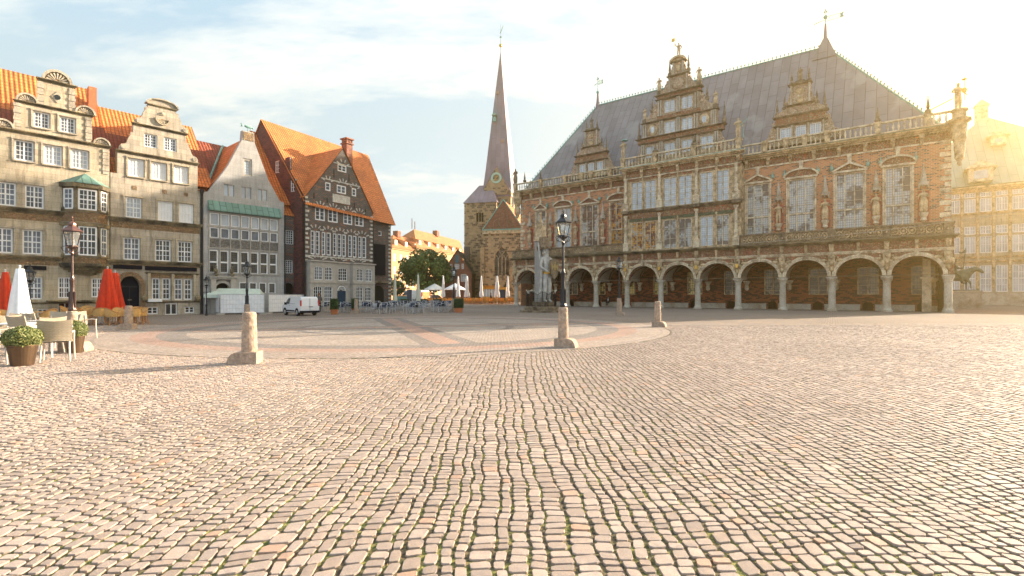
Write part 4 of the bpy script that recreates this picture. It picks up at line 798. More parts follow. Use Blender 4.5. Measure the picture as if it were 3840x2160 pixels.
def brick_house():
    P = B_; root = seg('gabled_house', 'dark brick house with white stone bands, sunlit gable tip and steep orange roof', 'house', P, GH)
    za = (680, 420, 3.019); zb = (680, 800, 3.019)
    def U(x): return P.u(680+x/3.019)
    def Zz(b, x, y): return P.z(*Zb(b, x, y))
    xr = U(2165); xe = U(2392); ax = U(1830); az = 16.2; ez = 10.3
    def wrow(b, L, zt=None, zbt=None):
        r = []
        for (x0, y0, x1, y1) in L:
            r.append((U(x0), U(x1), Zz(b, x1, y1) if zbt is None else zbt, Zz(b, x0, y0) if zt is None else zt))
        return r
    Wt = wrow(za, [(1770, 585, 1870, 690)]); Wm = wrow(za, [(1630, 775, 1690, 885), (1760, 805, 1865, 915), (1930, 845, 1980, 945)], 12.5, 11.7)
    Wc = wrow(za, [(1515, 1050, 1630, 1220), (1660, 1075, 1775, 1245), (1835, 1110, 1940, 1275), (1965, 1140, 2068, 1295)], 10.0, 8.7)
    bx = [(1465, 1515), (1520, 1570), (1590, 1635), (1645, 1697), (1718, 1762), (1768, 1817), (1822, 1868), (1890, 1936), (1942, 1987), (2003, 2045), (2050, 2097)]
    Wb = [(U(a), U(b), 5.42, 7.66) for a, b in bx]
    out = [(0, 0), (xr, 0), (xr, ez), (ax, az), (0, ez+0.35)]
    m = MB(); m.wall(out, [rect(*w) for w in Wt+Wm+Wc+Wb], 0, 0.16, edge=0.45); m.build('wall', M['brick_dark'], root)
    # right set-back part
    m = MB(); sw = (U(2252), U(2295), 8.05, 8.55)
    m.wall(rect(xr, xe, 0, 9.75), [rect(*sw)], 0.3, 0.2, edge=0.4); m.build('side_wing', M['brick_dark'], root)
    window(root, *sw, 0.42, 1, 1, None, mg='glass_mid', fw=0.08)
    for w in Wt+Wm: window(root, *w, 0.06, 2 if w[1]-w[0] > .7 else 1, 1, (1, 2), mg='glass_mid', fw=0.11)
    for w in Wc: window(root, *w, 0.1, 2, 1, (1, 3), mg='glass_mid', fw=0.13)
    for w in Wb: window(root, *w, 0.1, 1, 1, (1, 5), mg='glass_mid', fw=0.11)
    # side wall with its own tall gable, facing left
    m = MB(); D = 13.5; ry = D/2; rz = 19.1
    def sidehole(y0, y1, z0, z1): return [(y0, z0), (y1, z0), (y1, z1), (y0, z1)]
    hs = []
    for (px, py) in ((1260, 830), (1200, 585), (1085, 620)):
        # intersect view ray with the side plane x=0
        X, Y = Zb(za, px, py); r = ((X-CX)/F, 1.0); d, i, o = P.d, P.i, P.o
        t = (o[0]*d[0]+o[1]*d[1])/(r[0]*d[0]+r[1]*d[1]); q = (r[0]*t-o[0], r[1]*t-o[1]); yy = q[0]*i[0]+q[1]*i[1]; zz = EYE+(HY-Y)/F*t; hs.append((yy, zz))
    holes = [sidehole(y-0.35, y+0.35, z-0.6, z+0.6) for y, z in hs]
    m.wall([(0, 0), (D, 0), (D, 9.9), (ry, rz), (0, 10.6)], holes, 0, 0.2)
    m.xf(Matrix(((0, 1, 0, 0), (1, 0, 0, 0), (0, 0, 1, 0), (0, 0, 0, 1)))); m.f = [f[::-1] for f in m.f]
    m.build('gable_side_wall', M['brick_side'], root)
    for y, z in hs:
        w = window(root, -0.35, 0.35, z-0.6, z+0.6, 0.1, 2, 1, (1, 3), mg='glass_mid', fw=0.07); w.location = (0, y, 0); w.rotation_euler = (0, 0, -PI/2)
    # main roof, bell-cast at the eaves, and the cross roof of the front gable
    rx = P.uz(*Zb(za, 2115, 475), y=ry)[0]; exx = P.u(680+2410/3.019)
    m = MB(); m.poly([(-0.15, -0.25, 9.95), (exx, -0.25, 9.35), (rx, ry, rz-.35), (-0.15, ry, rz)]); m.poly([(-0.15, ry, rz), (rx, ry, rz-.35), (exx, D+.3, 9.7), (-0.15, D+.3, 9.7)])
    m.poly([(exx, -0.25, 9.35), (exx, D+.3, 9.7), (rx, ry, rz-.35)])
    yj = 4.7
    m.poly([(-0.12, -0.1, ez+0.35), (ax, -0.1, az+0.12), (ax, yj, az+.12), (-0.12, 0.6, ez+0.35)][::-1]); m.poly([(xr+0.1, -0.1, ez-0.05), (ax, -0.1, az+.12), (ax, yj, az+.12), (xr+0.1, 0.4, ez-.05)])
    r = m.build('roof', M['tile'], root)
    cx0, cx1 = P.u(680+1850/3.019, 1.6), P.u(680+1930/3.019, 1.6)-.15; cz1 = P.z(*Zb(za, 1890, 345), 1.6)-.25
    m = MB(); m.box(cx0, cx1, 1.3, 2.1, 13.0, cz1); m.box(cx0-.1, cx1+.1, 1.2, 2.2, cz1, cz1+.12)
    for k in range(4): xx = cx0+(cx1-cx0)*(k+.1)/3.6; m.box(xx, xx+.12, 1.3, 2.1, cz1+.12, cz1+.5)
    m.box(cx0-.12, cx1+.12, 1.18, 2.22, cz1+.5, cz1+.62); m.build('chimney', M['brick_plain'], r)
    # stone quoins, relief and fan arches over the windows
    m = MB()
    k = 0; z = 4.7
    while z < 11.0: m.box(-0.02, 0.42 if k % 2 else 0.28, -0.04, 0.0, z, z+0.20); m.box(xr-(0.42 if k % 2 else .28), xr+.01, -0.04, 0.0, min(z, 9.9), min(z, 9.9)+0.20) if z < 10 else None; z += 0.42; k += 1
    z = 0.3
    while z < 9.5: m.box(xe-0.35, xe+.01, 0.26, 0.3, z, z+0.2); z += 0.42
    m.cut(); m.box(U(1710), U(1905), -0.08, 0, 10.7, 11.5)
    def fan(cx, z, w, n=9, r0=0.42, r1=0.72):
        m.cut()
        for q in range(n):
            a = math.radians(28+(124/(n-1))*q); s = 0.045
            ca, sa = math.cos(a), math.sin(a)
            p = [(cx+w*r0*ca*1.6-s*sa, z+r0*sa+s*ca), (cx+w*r0*ca*1.6+s*sa, z+r0*sa-s*ca), (cx+w*r1*ca*1.6+s*1.4*sa, z+r1*sa-s*1.4*ca), (cx+w*r1*ca*1.6-s*1.4*sa, z+r1*sa+s*1.4*ca)]
            if q % 2 == 0: m.prism(p, -0.03, 0.0)
    for w in Wc: fan((w[0]+w[1])/2, 9.85, 0.75)
    for q in range(5): fan(U(1520)+q*(U(2045)-U(1520))/4, 7.55, 0.9)
    for q in range(3): fan(U(1545)+q*(U(2000)-U(1545))/2, 4.85, 1.15, 9, 0.3, 0.62)
    fan(ax, 12.5, .75); fan(U(1660), 12.45, .6, 7); fan(U(1960), 12.35, .6, 7); fan(ax, 14.45, .75, 7)
    m.cut(); m.box(-.02, xr, -0.05, 0, 5.2, 5.32); m.cut(); m.box(U(1580), U(2025), -0.05, 0, 12.75, 12.85); m.cut(); m.box(U(1720), U(1925), -0.05, 0, 14.55, 14.65)
    m.build('stone_dressing', M['dress'], root)
    m = MB()
    for x, z0, z1 in ((1727, 13.1, 13.9), (1897, 13.1, 13.8), (1500, 10.7, 11.2), (1650, 10.5, 11.0), (1957, 10.5, 11.0), (2083, 10.0, 10.6)): m.cut(); m.box(U(x)-.03, U(x)+.03, -.06, 0, z0, z1)
    m.build('wall_anchor', M['iron'], root)
    # rococo stone bay, two storeys
    bay = MB(); wins = [(1460, 590, 1555, 745), (1580, 600, 1665, 755), (1765, 620, 1865, 768), (1940, 630, 2015, 775), (2040, 640, 2115, 775)]
    top = [(U(a), U(c), 3.0, 4.28) for a, b, c, d in wins]; low = [(U(a), U(c), 0.95, 2.42) for a, b, c, d in [(1450, 815, 1550, 990), (1570, 820, 1665, 985), (1935, 830, 2010, 1000), (2035, 840, 2107, 1000)]]
    bx0, bx1, bx2, bx3 = U(1415), U(1700), U(1900), U(2145)
    for lo, hi, yy in ((bx0, bx1, -0.6), (bx1, bx2, -0.15), (bx2, bx3, -0.6)):
        hh = [archhole(a, b, z0, z1-0.18, z1) for a, b, z0, z1 in top+low if a >= lo-.05 and b <= hi+.05]
        dr = []
        if yy == -0.15: dr = [archhole(U(1755), U(1852), 0.3, 2.2, 2.6)]
        bay.wall(rect(lo, hi, 0, 4.72), hh+dr, yy, 0.14, edge=-yy+0.0)
        bay.box(lo-.06, hi+.06, yy-0.15, 0.0, 4.72, 4.84); bay.box(lo-.03, hi+.03, yy-0.07, 0.0, 2.72, 2.82)
    bo = bay.build('stone_bay', M['greytrim'], root)
    for a, b, z0, z1 in top+low:
        yy = -0.15 if (a > bx1-.05 and b < bx2+.05) else -0.6
        window(bo, a, b, z0, z1, yy+0.08, 2, 1, (2, 4), mg='glass_dark', fw=0.06, arch=0.18)
    m = MB(); a, b = U(1755), U(1852); m.box(a, b, -0.05, 0.0, 0.3, 1.95); m.box(a+.1, (a+b)/2-.05, -0.07, -.05, 0.5, 1.8); m.box((a+b)/2+.05, b-.1, -0.07, -.05, 0.5, 1.8); m.build('door', plain('blue_door', (0.012, 0.045, 0.09), 0.4), bo)
    m = MB(); shell(m, (a+b)/2, 2.0, (b-a)/2, -0.06, 0.0, 7); m.build('fanlight', [M['whitepaint'], M['glass_dark']], bo)
    m = MB(); m.box(U(2175), U(2320), 0.12, 0.3, 3.75, 7.1); m.build('billboard', M['black'], root)
    m = MB(); m.box(U(2165), U(2330), -0.3, 0.3, 2.9, 3.1)
    ac = [( (U(2170)+U(2330))/2+0.75*math.cos(PI*k/12), 2.0+0.8*math.sin(PI*k/12)) for k in range(13)]
    m.build('canopy', M['stone_dark'], root)
    m = MB(); m.prism(archhole(U(2185), U(2310), 0.02, 1.9, 2.6), 0.24, 0.29); m.build('entrance', M['dark_hole'], root)
    m = MB(); m.tube((xr+.05, -.05, 0.1), (xr+.05, -.05, 9.6), 0.055, seg=6); m.cut(); m.tube((-0.1, -.1, 0), (-0.1, -.1, 10.3), .06, seg=6); m.build('downpipe', M['iron'], root)
    return root
_a = sandstone_house_shell(); _b = sandstone_house_scroll(); row_roofs(_a, _b); grey_house(); link_house(); brick_house()
# ---------------------------------------------------------------- statues: one continuous body each
def skin_figure(name, joints, edges, mat, parent=None, loc=(0, 0, 0), rotz=0, scale=1.0, root=0, sub=1):
    me = bpy.data.meshes.new(name); me.from_pydata([j[:3] for j in joints], edges, []); me.materials.append(mat)
    o = bpy.data.objects.new(name, me); COL.objects.link(o)
    sk = o.modifiers.new('skin', 'SKIN'); sk.use_smooth_shade = True
    lay = me.skin_vertices[0] if len(me.skin_vertices) else None
    if lay is None:
        with bpy.context.temp_override(object=o, active_object=o): bpy.ops.mesh.customdata_skin_add()
        lay = me.skin_vertices[0]
    for i, j in enumerate(joints):
        r = j[3]; lay.data[i].radius = (r if isinstance(r, tuple) else (r, r)); lay.data[i].use_root = (i == root)
    if sub: s = o.modifiers.new('sub', 'SUBSURF'); s.levels = sub; s.render_levels = sub
    dg = bpy.context.evaluated_depsgraph_get(); ev = o.evaluated_get(dg); m2 = bpy.data.meshes.new_from_object(ev)
    o.modifiers.clear(); o.data = m2; bpy.data.meshes.remove(me); m2.name = name
    if len(m2.materials) == 0: m2.materials.append(mat)
    for p in m2.polygons: p.use_smooth = True
    if parent: o.parent = parent
    o.location = loc; o.rotation_euler = (0, 0, rotz); o.scale = (scale,)*3
    return o
def human_joints(larm=None, rarm=None, lfoot=(0.10, 0.0), rfoot=(-0.10, 0.0), lknee=None, rknee=None, robe=0.0, lean=0.0):
    """unit figure 1.8 m tall facing -y; arms given as (elbow, hand) points"""
    J = [(0, 0, 0.95, (.155, .12)), (0, lean*.3, 1.15, (.14, .105)), (0, lean*.6, 1.38, (.175, .115)), (0, lean, 1.52, .065), (0, lean-.01, 1.60, (.075, .085)), (0, lean-.02, 1.72, (.085, .10)), (0, lean, 1.80, .05)]
    E_ = [(0, 1), (1, 2), (2, 3), (3, 4), (4, 5), (5, 6)]
    la = larm or ((0.30, 0.02, 1.15), (0.27, -0.12, 0.90)); ra = rarm or ((-0.30, 0.02, 1.15), (-0.27, -0.12, 0.90))
    for s, (el, ha) in ((1, la), (-1, ra)):
        b = len(J); J += [(s*.20, lean, 1.42, .062), (*el, .05), (*ha, .036)]; E_ += [(2, b), (b, b+1), (b+1, b+2)]
        d = Vector(ha)-Vector(el); d.normalize(); J.append((*(Vector(ha)+d*.10), .032)); E_.append((b+2, b+3))
    for s, ft, kn in ((1, lfoot, lknee), (-1, rfoot, rknee)):
        b = len(J); k = kn or ((s*.10+ft[0])/2, ft[1]/2-.03, 0.50)
        J += [(s*.10, 0, 0.86, .09+robe*.05), (*k, .068+robe*.08), (ft[0], ft[1]+.01, 0.09, .045+robe*.08), (ft[0]+s*.02, ft[1]-.14, 0.04, .04)]
        E_ += [(0, b), (b, b+1), (b+1, b+2), (b+2, b+3)]
    return J, E_
STAT = {}
def statue_mesh(kind):
    if kind in STAT: return STAT[kind]
    if kind == 'robed': J, E_ = human_joints(((.27, -.02, 1.16), (.12, -.22, 1.22)), ((-.28, 0, 1.14), (-.30, -.20, 1.02)), robe=1.0)
    elif kind == 'armoured': J, E_ = human_joints(((.32, 0, 1.18), (.34, -.16, .95)), ((-.33, .02, 1.18), (-.18, -.22, 1.10)), robe=.3)
    elif kind == 'raised': J, E_ = human_joints(((.30, .02, 1.15), (.24, -.12, .92)), ((-.36, 0, 1.55), (-.42, -.04, 1.86)), robe=.2)
    o = skin_figure('statue', J, E_, M['stone_dark']); STAT[kind] = o.data; bpy.data.objects.remove(o); return STAT[kind]
def statue(parent, kind, x, y, z, h=2.0, mat='stone_dark', rot=0.0, name='statue'):
    me = statue_mesh(kind).copy(); me.materials.clear(); me.materials.append(M[mat])
    o = bpy.data.objects.new(name, me); COL.objects.link(o); o.parent = parent; o.location = (x, y, z); o.scale = (h/1.85*1.15, h/1.85*1.15, h/1.85); o.rotation_euler = (0, 0, rot); return o

# ---------------------------------------------------------------- town hall
TH = Plane((0.463, 74.1), (0.7902, -0.6128)); BAY = 4.37
def town_hall():
    root = thing('town_hall', 'long Renaissance brick town hall with eleven-arch arcade, carved gables and a steep brown copper roof', 'town hall', (TH.o[0], TH.o[1], 0), TH.ang)
    def build(m, n, mt, par=root, **k): return m.build(n, M[mt] if isinstance(mt, str) else mt, par, **k)
    # arcade front with eleven arches
    bot = []; HWo = 1.84
    for k in range(11):
        c = (k+.5)*BAY; a = archpts(c-HWo, c+HWo, 3.45, 5.14, 14)[::-1]
        bot += [(c-HWo, 3.37)]+a+[(c+HWo, 3.37)]
    x0, x1 = -0.38, 11*BAY+0.40
    m = MB(); m.wall([(x0, 3.37)]+bot+[(x1, 3.37), (x1, 6.65), (x0, 6.65)], [], 0, 0, edge=0.62); m.box(x0, x1, 0.62, 0.66, 5.2, 6.6)
    build(m, 'arcade_wall', 'relief_red')
    m = MB()
    for k in range(11):
        m.cut()
        c = (k+.5)*BAY; n = 18
        o1 = [(c+2.17*math.cos(PI*q/n), 3.40+2.09*math.sin(PI*q/n)) for q in range(n+1)]; i1 = [(c+1.84*math.cos(PI*q/n), 3.45+1.69*math.sin(PI*q/n)) for q in range(n+1)]; mi = [(c+2.0*math.cos(PI*q/n), 3.42+1.89*math.sin(PI*q/n)) for q in range(n+1)]
        for q in range(n): m.prism([o1[q], o1[q+1], mi[q+1], mi[q]], -0.13, 0.0); m.prism([mi[q], mi[q+1], i1[q+1], i1[q]], -0.07, 0.30)
        m.taper(c, -0.1, .22, .2, .34, .3, 5.1, 5.58)
    build(m, 'arch_moulding', 'stone_rh_light')
    for k in range(12):
        c = k*BAY; m = MB()
        if k in (0,): m.lathe(c, .3, [(.42, 0), (.42, .22), (.33, .36), (.30, .5), (.28, 2.75), (.34, 2.8), (.30, 2.86), (.42, 3.12), (.46, 3.14), (.46, 3.37)], 12)
        elif k == 11: m.lathe(c, .3, [(.44, 0), (.44, .25), (.34, .4), (.31, .5), (.29, 2.7), (.36, 2.8), (.31, 2.86), (.42, 3.12), (.46, 3.37)], 12)
        else: m.lathe(c, .3, [(.46, 0), (.46, .16), (.36, .28), (.33, .4), (.295, 2.72), (.35, 2.78), (.30, 2.86), (.42, 3.10), (.47, 3.14), (.47, 3.37)], 12)
        m.box(c-.44, c+.44, -.16, .74, 3.26, 3.37)
        build(m, 'column', 'stone_col', smooth=False)
    for k in range(12):   # carved bracket and shield over each column
        c = k*BAY; m = MB()
        m.taper(c, -.05, .38, .18, .62, .3, 3.95, 5.5); m.ell((c, -.2, 4.75), (.2, .12, .3), 8, 6); m.ell((c, -.2, 5.25), (.15, .12, .16), 8, 6)
        m.ell((c-.28, -.12, 4.6), (.14, .1, .34), 7, 5); m.ell((c+.28, -.12, 4.6), (.14, .1, .34), 7, 5); m.ell((c, -.14, 4.15), (.14, .1, .26), 7, 5)
        o = build(m, 'carved_bracket', 'stone_rh', smooth=True)
        if k in (4, 5, 6, 7): g = MB(); g.prism([(c-.14, 4.95), (c-.12, 4.62), (c, 4.48), (c+.12, 4.62), (c+.14, 4.95)], -.36, -.30); build(g, 'shield', 'gold', o)
    m = MB(); cornice(m, x0, x1, 5.54, .28, .16); build(m, 'architrave', 'stone_rh_light')
    m = MB(); m.box(x0, x1, -.05, 0.0, 5.82, 6.58); build(m, 'frieze', 'relief_red')
    m = MB()
    for k in range(23):
        c = k*BAY/2; w = .22 if k % 2 else .34; m.cut(); m.taper(c, -.12, w, .2, w*1.25, .36, 5.85, 6.6)
    build(m, 'frieze_console', 'stone_rh')
    m = MB(); cornice(m, x0, x1, 6.58, .34, .55); build(m, 'ledge', 'cornice')
    # spandrel figures: reclining lumps of carving
    m = MB()
    for k in range(11):
        for s in (-1, 1):
            c = (k+.5)*BAY+s*1.52; m.cut(); m.ell((c, -.08, 5.0), (.36, .12, .17), 7, 5); m.ell((c+s*.15, -.1, 5.26), (.1, .1, .1), 6, 5); m.ell((c+s*.3, -.07, 4.72), (.18, .1, .2), 7, 5)
    build(m, 'spandrel_carving', 'stone_rh', smooth=True)
    # terrace parapets, left and right of the central projection
    for a, b in ((x0, 17.15), (30.95, x1)):
        m = MB(); m.box(a, b, -.22, .0, 6.92, 7.93); o = build(m, 'terrace_parapet', 'relief_dark')
        g = MB(); x = a+.35; i = 0
        while x < b-.3:
            for q in range(10): a0, a1 = 2*PI*q/10, 2*PI*(q+1)/10; g.tube((x+.26*math.cos(a0), -.26, 7.46+.30*math.sin(a0)), (x+.26*math.cos(a1), -.26, 7.46+.30*math.sin(a1)), .045, seg=4)
            g.ell((x, -.26, 7.46), (.11, .07, .12), 6, 5); g.tube((x-.3, -.25, 7.1), (x-.1, -.25, 7.3), .05, .03, 4); g.tube((x+.3, -.25, 7.82), (x+.1, -.25, 7.62), .05, .03, 4); x += .62; i += 1
        build(g, 'parapet_scrollwork', 'stone_rh', o)
        g = MB(); g.box(a-.05, b+.05, -.32, .08, 7.93, 8.07); g.box(a, b, -.3, .05, 6.90, 7.02)
        k = math.ceil(a/BAY)
        while k*BAY < b: g.box(k*BAY-.3, k*BAY+.3, -.30, .05, 7.02, 7.93); k += 1
        build(g, 'parapet_rail', 'stone_dark', o)
    m = MB(); m.box(x0, x1, .0, 4.4, 6.4, 6.62); build(m, 'terrace_floor', 'stone_dark')
    # arcade interior: back wall, bench, vaults, windows
    holes = []; wn = []
    for k in range(11):
        c = (k+.5)*BAY+0.55; wn.append((c-.92, c+.92, 1.62, 4.45)); holes.append(archhole(c-.92, c+.92, 1.62, 4.2, 4.45, 8))
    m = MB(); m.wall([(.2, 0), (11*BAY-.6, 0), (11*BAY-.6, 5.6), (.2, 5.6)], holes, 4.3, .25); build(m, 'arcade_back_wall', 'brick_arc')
    gl = ['lead_arc', 'lead_arc', 'lead_reflect', 'lead_reflect', 'lead_reflect', 'lead_reflect', 'lead_arc', 'lead_arc', 'lead_arc', 'lead_arc', 'lead_arc']
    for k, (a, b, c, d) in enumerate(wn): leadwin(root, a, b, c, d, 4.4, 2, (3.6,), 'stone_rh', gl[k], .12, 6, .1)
    m = MB(); hb = MB(); hh = MB()
    xx = .3
    for k in range(11):
        c = (k+.5)*BAY+.55; m.cut(); hb.cut(); hh.cut(); m.box(xx, c-.62, 3.75, 4.3, 0, .55); m.box(xx-.02, c-.60, 3.70, 4.3, .55, .62); xx = c+.62
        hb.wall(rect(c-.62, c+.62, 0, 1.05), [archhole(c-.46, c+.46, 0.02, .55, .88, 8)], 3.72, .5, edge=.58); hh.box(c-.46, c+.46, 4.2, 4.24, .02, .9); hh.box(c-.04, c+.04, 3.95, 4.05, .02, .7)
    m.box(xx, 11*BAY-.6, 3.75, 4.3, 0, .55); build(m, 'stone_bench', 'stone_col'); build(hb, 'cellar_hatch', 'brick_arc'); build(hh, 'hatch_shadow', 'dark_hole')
    for k in range(11):
        m = MB(); c = (k+.5)*BAY; n = 12
        p = [(c+2.185*math.cos(PI*q/n), 3.3+1.95*math.sin(PI*q/n)) for q in range(n+1)]
        for q in range(n): m.poly([(p[q][0], .62, p[q][1]), (p[q][0], 4.3, p[q][1]), (p[q+1][0], 4.3, p[q+1][1]), (p[q+1][0], .62, p[q+1][1])])
        o = build(m, 'vault', 'plaster')
        g = MB()
        for y0, y1, s in ((.7, 4.2, 1), (4.2, .7, 1)):
            pr = None
            for q in range(n+1):
                a = PI*q/n; pt = (c+2.12*math.cos(a), y0+(y1-y0)*q/n, 3.3+1.88*math.sin(a))
                if pr: g.tube(pr, pt, .07, seg=5)
                pr = pt
        build(g, 'vault_rib', 'brick_arc', o)
    for k in range(12):
        c = k*BAY; c = min(max(c, .5), 11*BAY-.9); m = MB(); m.lathe(c, 4.15, [(.05, 2.05), (.22, 2.2), (.24, 2.55), (.18, 2.75), (.34, 3.0), (.40, 3.05), (.40, 3.2)], 10); build(m, 'vault_corbel', 'stone_rh_light')
    m = MB(); m.tube((x0, -.02, 3.42), (x1, -.02, 3.42), .025, seg=5); build(m, 'tie_cable', 'stone_dark')
    m = MB(); m.box(11*BAY-1.75, 11*BAY-1.05, 3.0, 4.3, 0, 3.3); m.box(11*BAY-1.9, 11*BAY-.9, 2.9, 4.4, 3.1, 3.3); m.box(11*BAY-1.7, 11*BAY-1.1, 3.1, 4.3, 3.3, 5.2); build(m, 'arcade_pier', 'stone_rh_light')
    # upper brick wall
    UY = 1.5; wu = [(2.7, 4.4, 3), (6.1, 8.55, 3), (10.2, 12.75, 3), (14.55, 17.0, 3), (31.15, 33.5, 3), (35.25, 37.7, 3), (39.5, 41.9, 3), (43.5, 45.55, 3)]
    m = MB(); m.wall(rect(-.12, 48.35, 6.6, 15.62), [rect(a, b, 7.3, 13.75) for a, b, _ in wu], UY, .3); m.box(-.12, .0, UY, 20, 0, 16.5); m.box(48.25, 48.35, UY, 20, 0, 16.5); m.box(-.12, 48.35, 19.9, 20, 0, 16.5)
    build(m, 'upper_wall', 'brick_red')
    panes = ['lead_mix', 'lead_pale', 'lead_mix', 'lead_warm', 'lead_mix', 'lead_mix', 'lead_mix', 'lead_mix']
    for i, (a, b, _) in enumerate(wu):
        leadwin(root, a, b, 7.3, 13.75, UY+.12, 3 if i else 2, (10.1,), 'stone_rh_light', panes[i], .12, 7, .1)
    m = MB(); pd = MB(); vs = MB()
    for i, (a, b, _) in enumerate(wu):
        m.cut(); pd.cut()
        for xx in (a-.16, b+.02): m.box(xx, xx+.14, UY-.10, UY+.1, 7.2, 13.78)
        m.box(a-.3, b+.3, UY-.22, UY, 13.78, 13.98); c = (a+b)/2; hw = (b-a)/2+.42
        if i % 2 == 0:
            pd.prism([(c-hw+.2, 13.98), (c+hw-.2, 13.98), (c, 14.62)], UY-.12, UY)
            for s in (-1, 1): m.prism([(c+s*hw, 13.95), (c+s*(hw-.3), 13.95), (c, 14.60), (c, 14.82)][::s], UY-.32, UY)
        else:
            R_ = [(c+hw*math.cos(PI*q/12), 13.95+.88*math.sin(PI*q/12)) for q in range(13)]; r_ = [(c+(hw-.2)*math.cos(PI*q/12), 13.98+.68*math.sin(PI*q/12)) for q in range(13)]
            pd.prism(r_, UY-.12, UY)
            for q in range(12): m.prism([R_[q], R_[q+1], r_[q+1], r_[q]], UY-.32, UY)
        m.taper(c, UY-.1, .3, .2, .42, .3, 14.8, 15.6)
        for s in (-1, 1): vs.cut(); vs.lathe(c+s*(hw-.12), UY-.16, [(.09, 14.1), (.17, 14.25), (.17, 14.42), (.06, 14.55), (.03, 14.85)], 7)
    build(m, 'window_surround', 'stone_rh_light'); build(pd, 'pediment_panel', 'relief_red'); build(vs, 'pediment_vase', 'verdi_plain')
    # pilaster stones at the corners
    m = MB(); z = 7.0; k = 0
    while z < 15.3:
        m.box(-.12, -.12+(.8 if k % 2 else .45), UY-.03, UY, z, z+.42); z += .55; k += 1
    z = 7.0; k = 0; m.cut()
    while z < 15.3: m.box(48.35-(.8 if k % 2 else .45), 48.35, UY-.03, UY, z, z+.42); z += .55; k += 1
    build(m, 'corner_quoin', 'stone_rh_light')
    # statues between the windows: console, figure, canopy
    for i, (sx, kind) in enumerate(((1.75, 'robed'), (5.34, 'armoured'), (9.45, 'armoured'), (13.6, 'armoured'), (34.4, 'armoured'), (38.65, 'robed'), (42.85, 'robed'), (46.4, 'robed'))):
        y = UY-.35; m = MB(); m.lathe(sx, y+.1, [(.08, 8.3), (.26, 8.5), (.2, 8.7), (.34, 9.0), (.36, 9.2)], 9)
        co = build(m, 'statue_console', 'stone_rh_light')
        statue(co, kind, sx, y, 9.2, 2.2, 'stone_rh')
        g = MB(); g.box(sx-.42, sx+.42, UY-.03, UY, 8.4, 11.2); build(g, 'niche', 'niche', co)
        cz = 11.65; cn = MB(); cn.lathe(sx, y+.05, [(.38, cz+.0), (.40, cz+.35), (.26, cz+.4), (.20, cz+.9), (.05, cz+1.85), (.09, cz+1.9), (.02, cz+2.05)], 6)
        for q in range(6): a = PI*q/3+.5; cn.tube((sx+.36*math.cos(a), y+.05+.36*math.sin(a), cz+.05), (sx+.36*math.cos(a), y+.05+.36*math.sin(a), cz-.25), .09, .02, 5)
        build(cn, 'canopy', 'stone_col', co)
    # main cornice
    def entab(a, b, y, z, proj=.7):
        m = MB(); m.box(a, b, y-.05, y+.3, z-1.0, z-.28); build(m, 'carved_frieze', 'relief_red' if y > 1 else 'relief_bright')
        m = MB(); m.box(a, b, y-.14, y+.1, z-1.16, z-1.0); build(m, 'frieze_base', 'stone_rh_light')
        m = MB(); q = a+.4
        n = max(2, round((b-a)/2.18)); 
        for k in range(n+1): xx = a+.25+(b-a-.5)*k/n; m.cut(); m.taper(xx, y-.1, .26, .25, .40, .55, z-1.05, z-.2); m.ell((xx, y-.38, z-.45), (.15, .12, .18), 7, 5)
        xx = a; m.cut()
        while xx < b: m.box(xx, xx+.10, y-.42, y, z-.30, z-.18); xx += .26
        build(m, 'cornice_bracket', 'stone_rh')
        m = MB(); cornice(m, a, b, z-.2, .42, proj, y); build(m, 'cornice', 'stone_rh'); m = MB(); m.box(a-proj*.6, b+proj*.6, y-proj-.02, y+.1, z+.22, z+.26); build(m, 'gutter', 'verdi_plain')
    entab(-.45, 17.15, UY, 16.6); entab(30.95, 48.7, UY, 16.6); 
    # roof-level balustrades
    def balustrade(a, b, y, z, h, posts, parts='balustrade'):
        m = MB(); m.box(a, b, y-.14, y+.14, z, z+.12); m.box(a, b, y-.18, y+.18, z+h-.14, z+h); x = a+.2
        while x < b-.1:
            if all(abs(x-p) > .36 for p in posts): m.lathe(x, y, [(.085, z+.12), (.05, z+.2), (.10, z+h*.42), (.045, z+h*.8), (.09, z+h-.14)], 6)
            x += .42
        o = build(m, parts, 'stone_rh_light'); g = MB()
        for p in posts:
            g.cut(); g.taper(p, y, .40, .40, .54, .48, z+.1, z+h-.12); g.box(p-.32, p+.32, y-.26, y+.26, z+h-.12, z+h+.06)
        if posts: build(g, 'balustrade_post', 'stone_rh', o)
        return o
    balustrade(-.75, 17.2, .72, 16.86, 1.10, [-.5, 4.0, 8.1, 10.7, 12.2, 14.9]); balustrade(30.95, 49.0, .72, 16.86, 1.12, [33.2, 35.2, 36.9, 38.9, 43.0, 46.7, 48.7])
    def obelisk(m, x, y, z, h, s=1.0):
        m.cut()
        m.lathe(x, y, [(.16*s, z), (.26*s, z+.12*h), (.26*s, z+.22*h), (.10*s, z+.34*h), (.15*s, z+.42*h), (.03*s, z+.95*h), (.05*s, z+h)], 6)
    m = MB(); [obelisk(m, x, .72, 17.95, hh, 1.0) for x, hh in ((1.2, 1.5), (4.0, 1.4), (43.0, 1.5), (46.7, 1.7))]; build(m, 'obelisk', 'stone_dark')
    statue(root, 'robed', -.5, .72, 18.0, 2.3)
    # big warrior on the right corner with a spear-like rod
    g = MB(); g.lathe(48.85, .75, [(.10, 13.0), (.18, 13.2), (.16, 13.4), (.34, 13.7), (.32, 13.9), (.40, 14.5), (.38, 15.0), (.52, 15.4), (.50, 15.7), (.58, 16.7), (.85, 16.9), (.85, 17.1), (.5, 17.15), (.5, 17.75), (.62, 17.8), (.62, 17.95), (.2, 17.97)], 14); build(g, 'corner_turret', 'stone_rh')
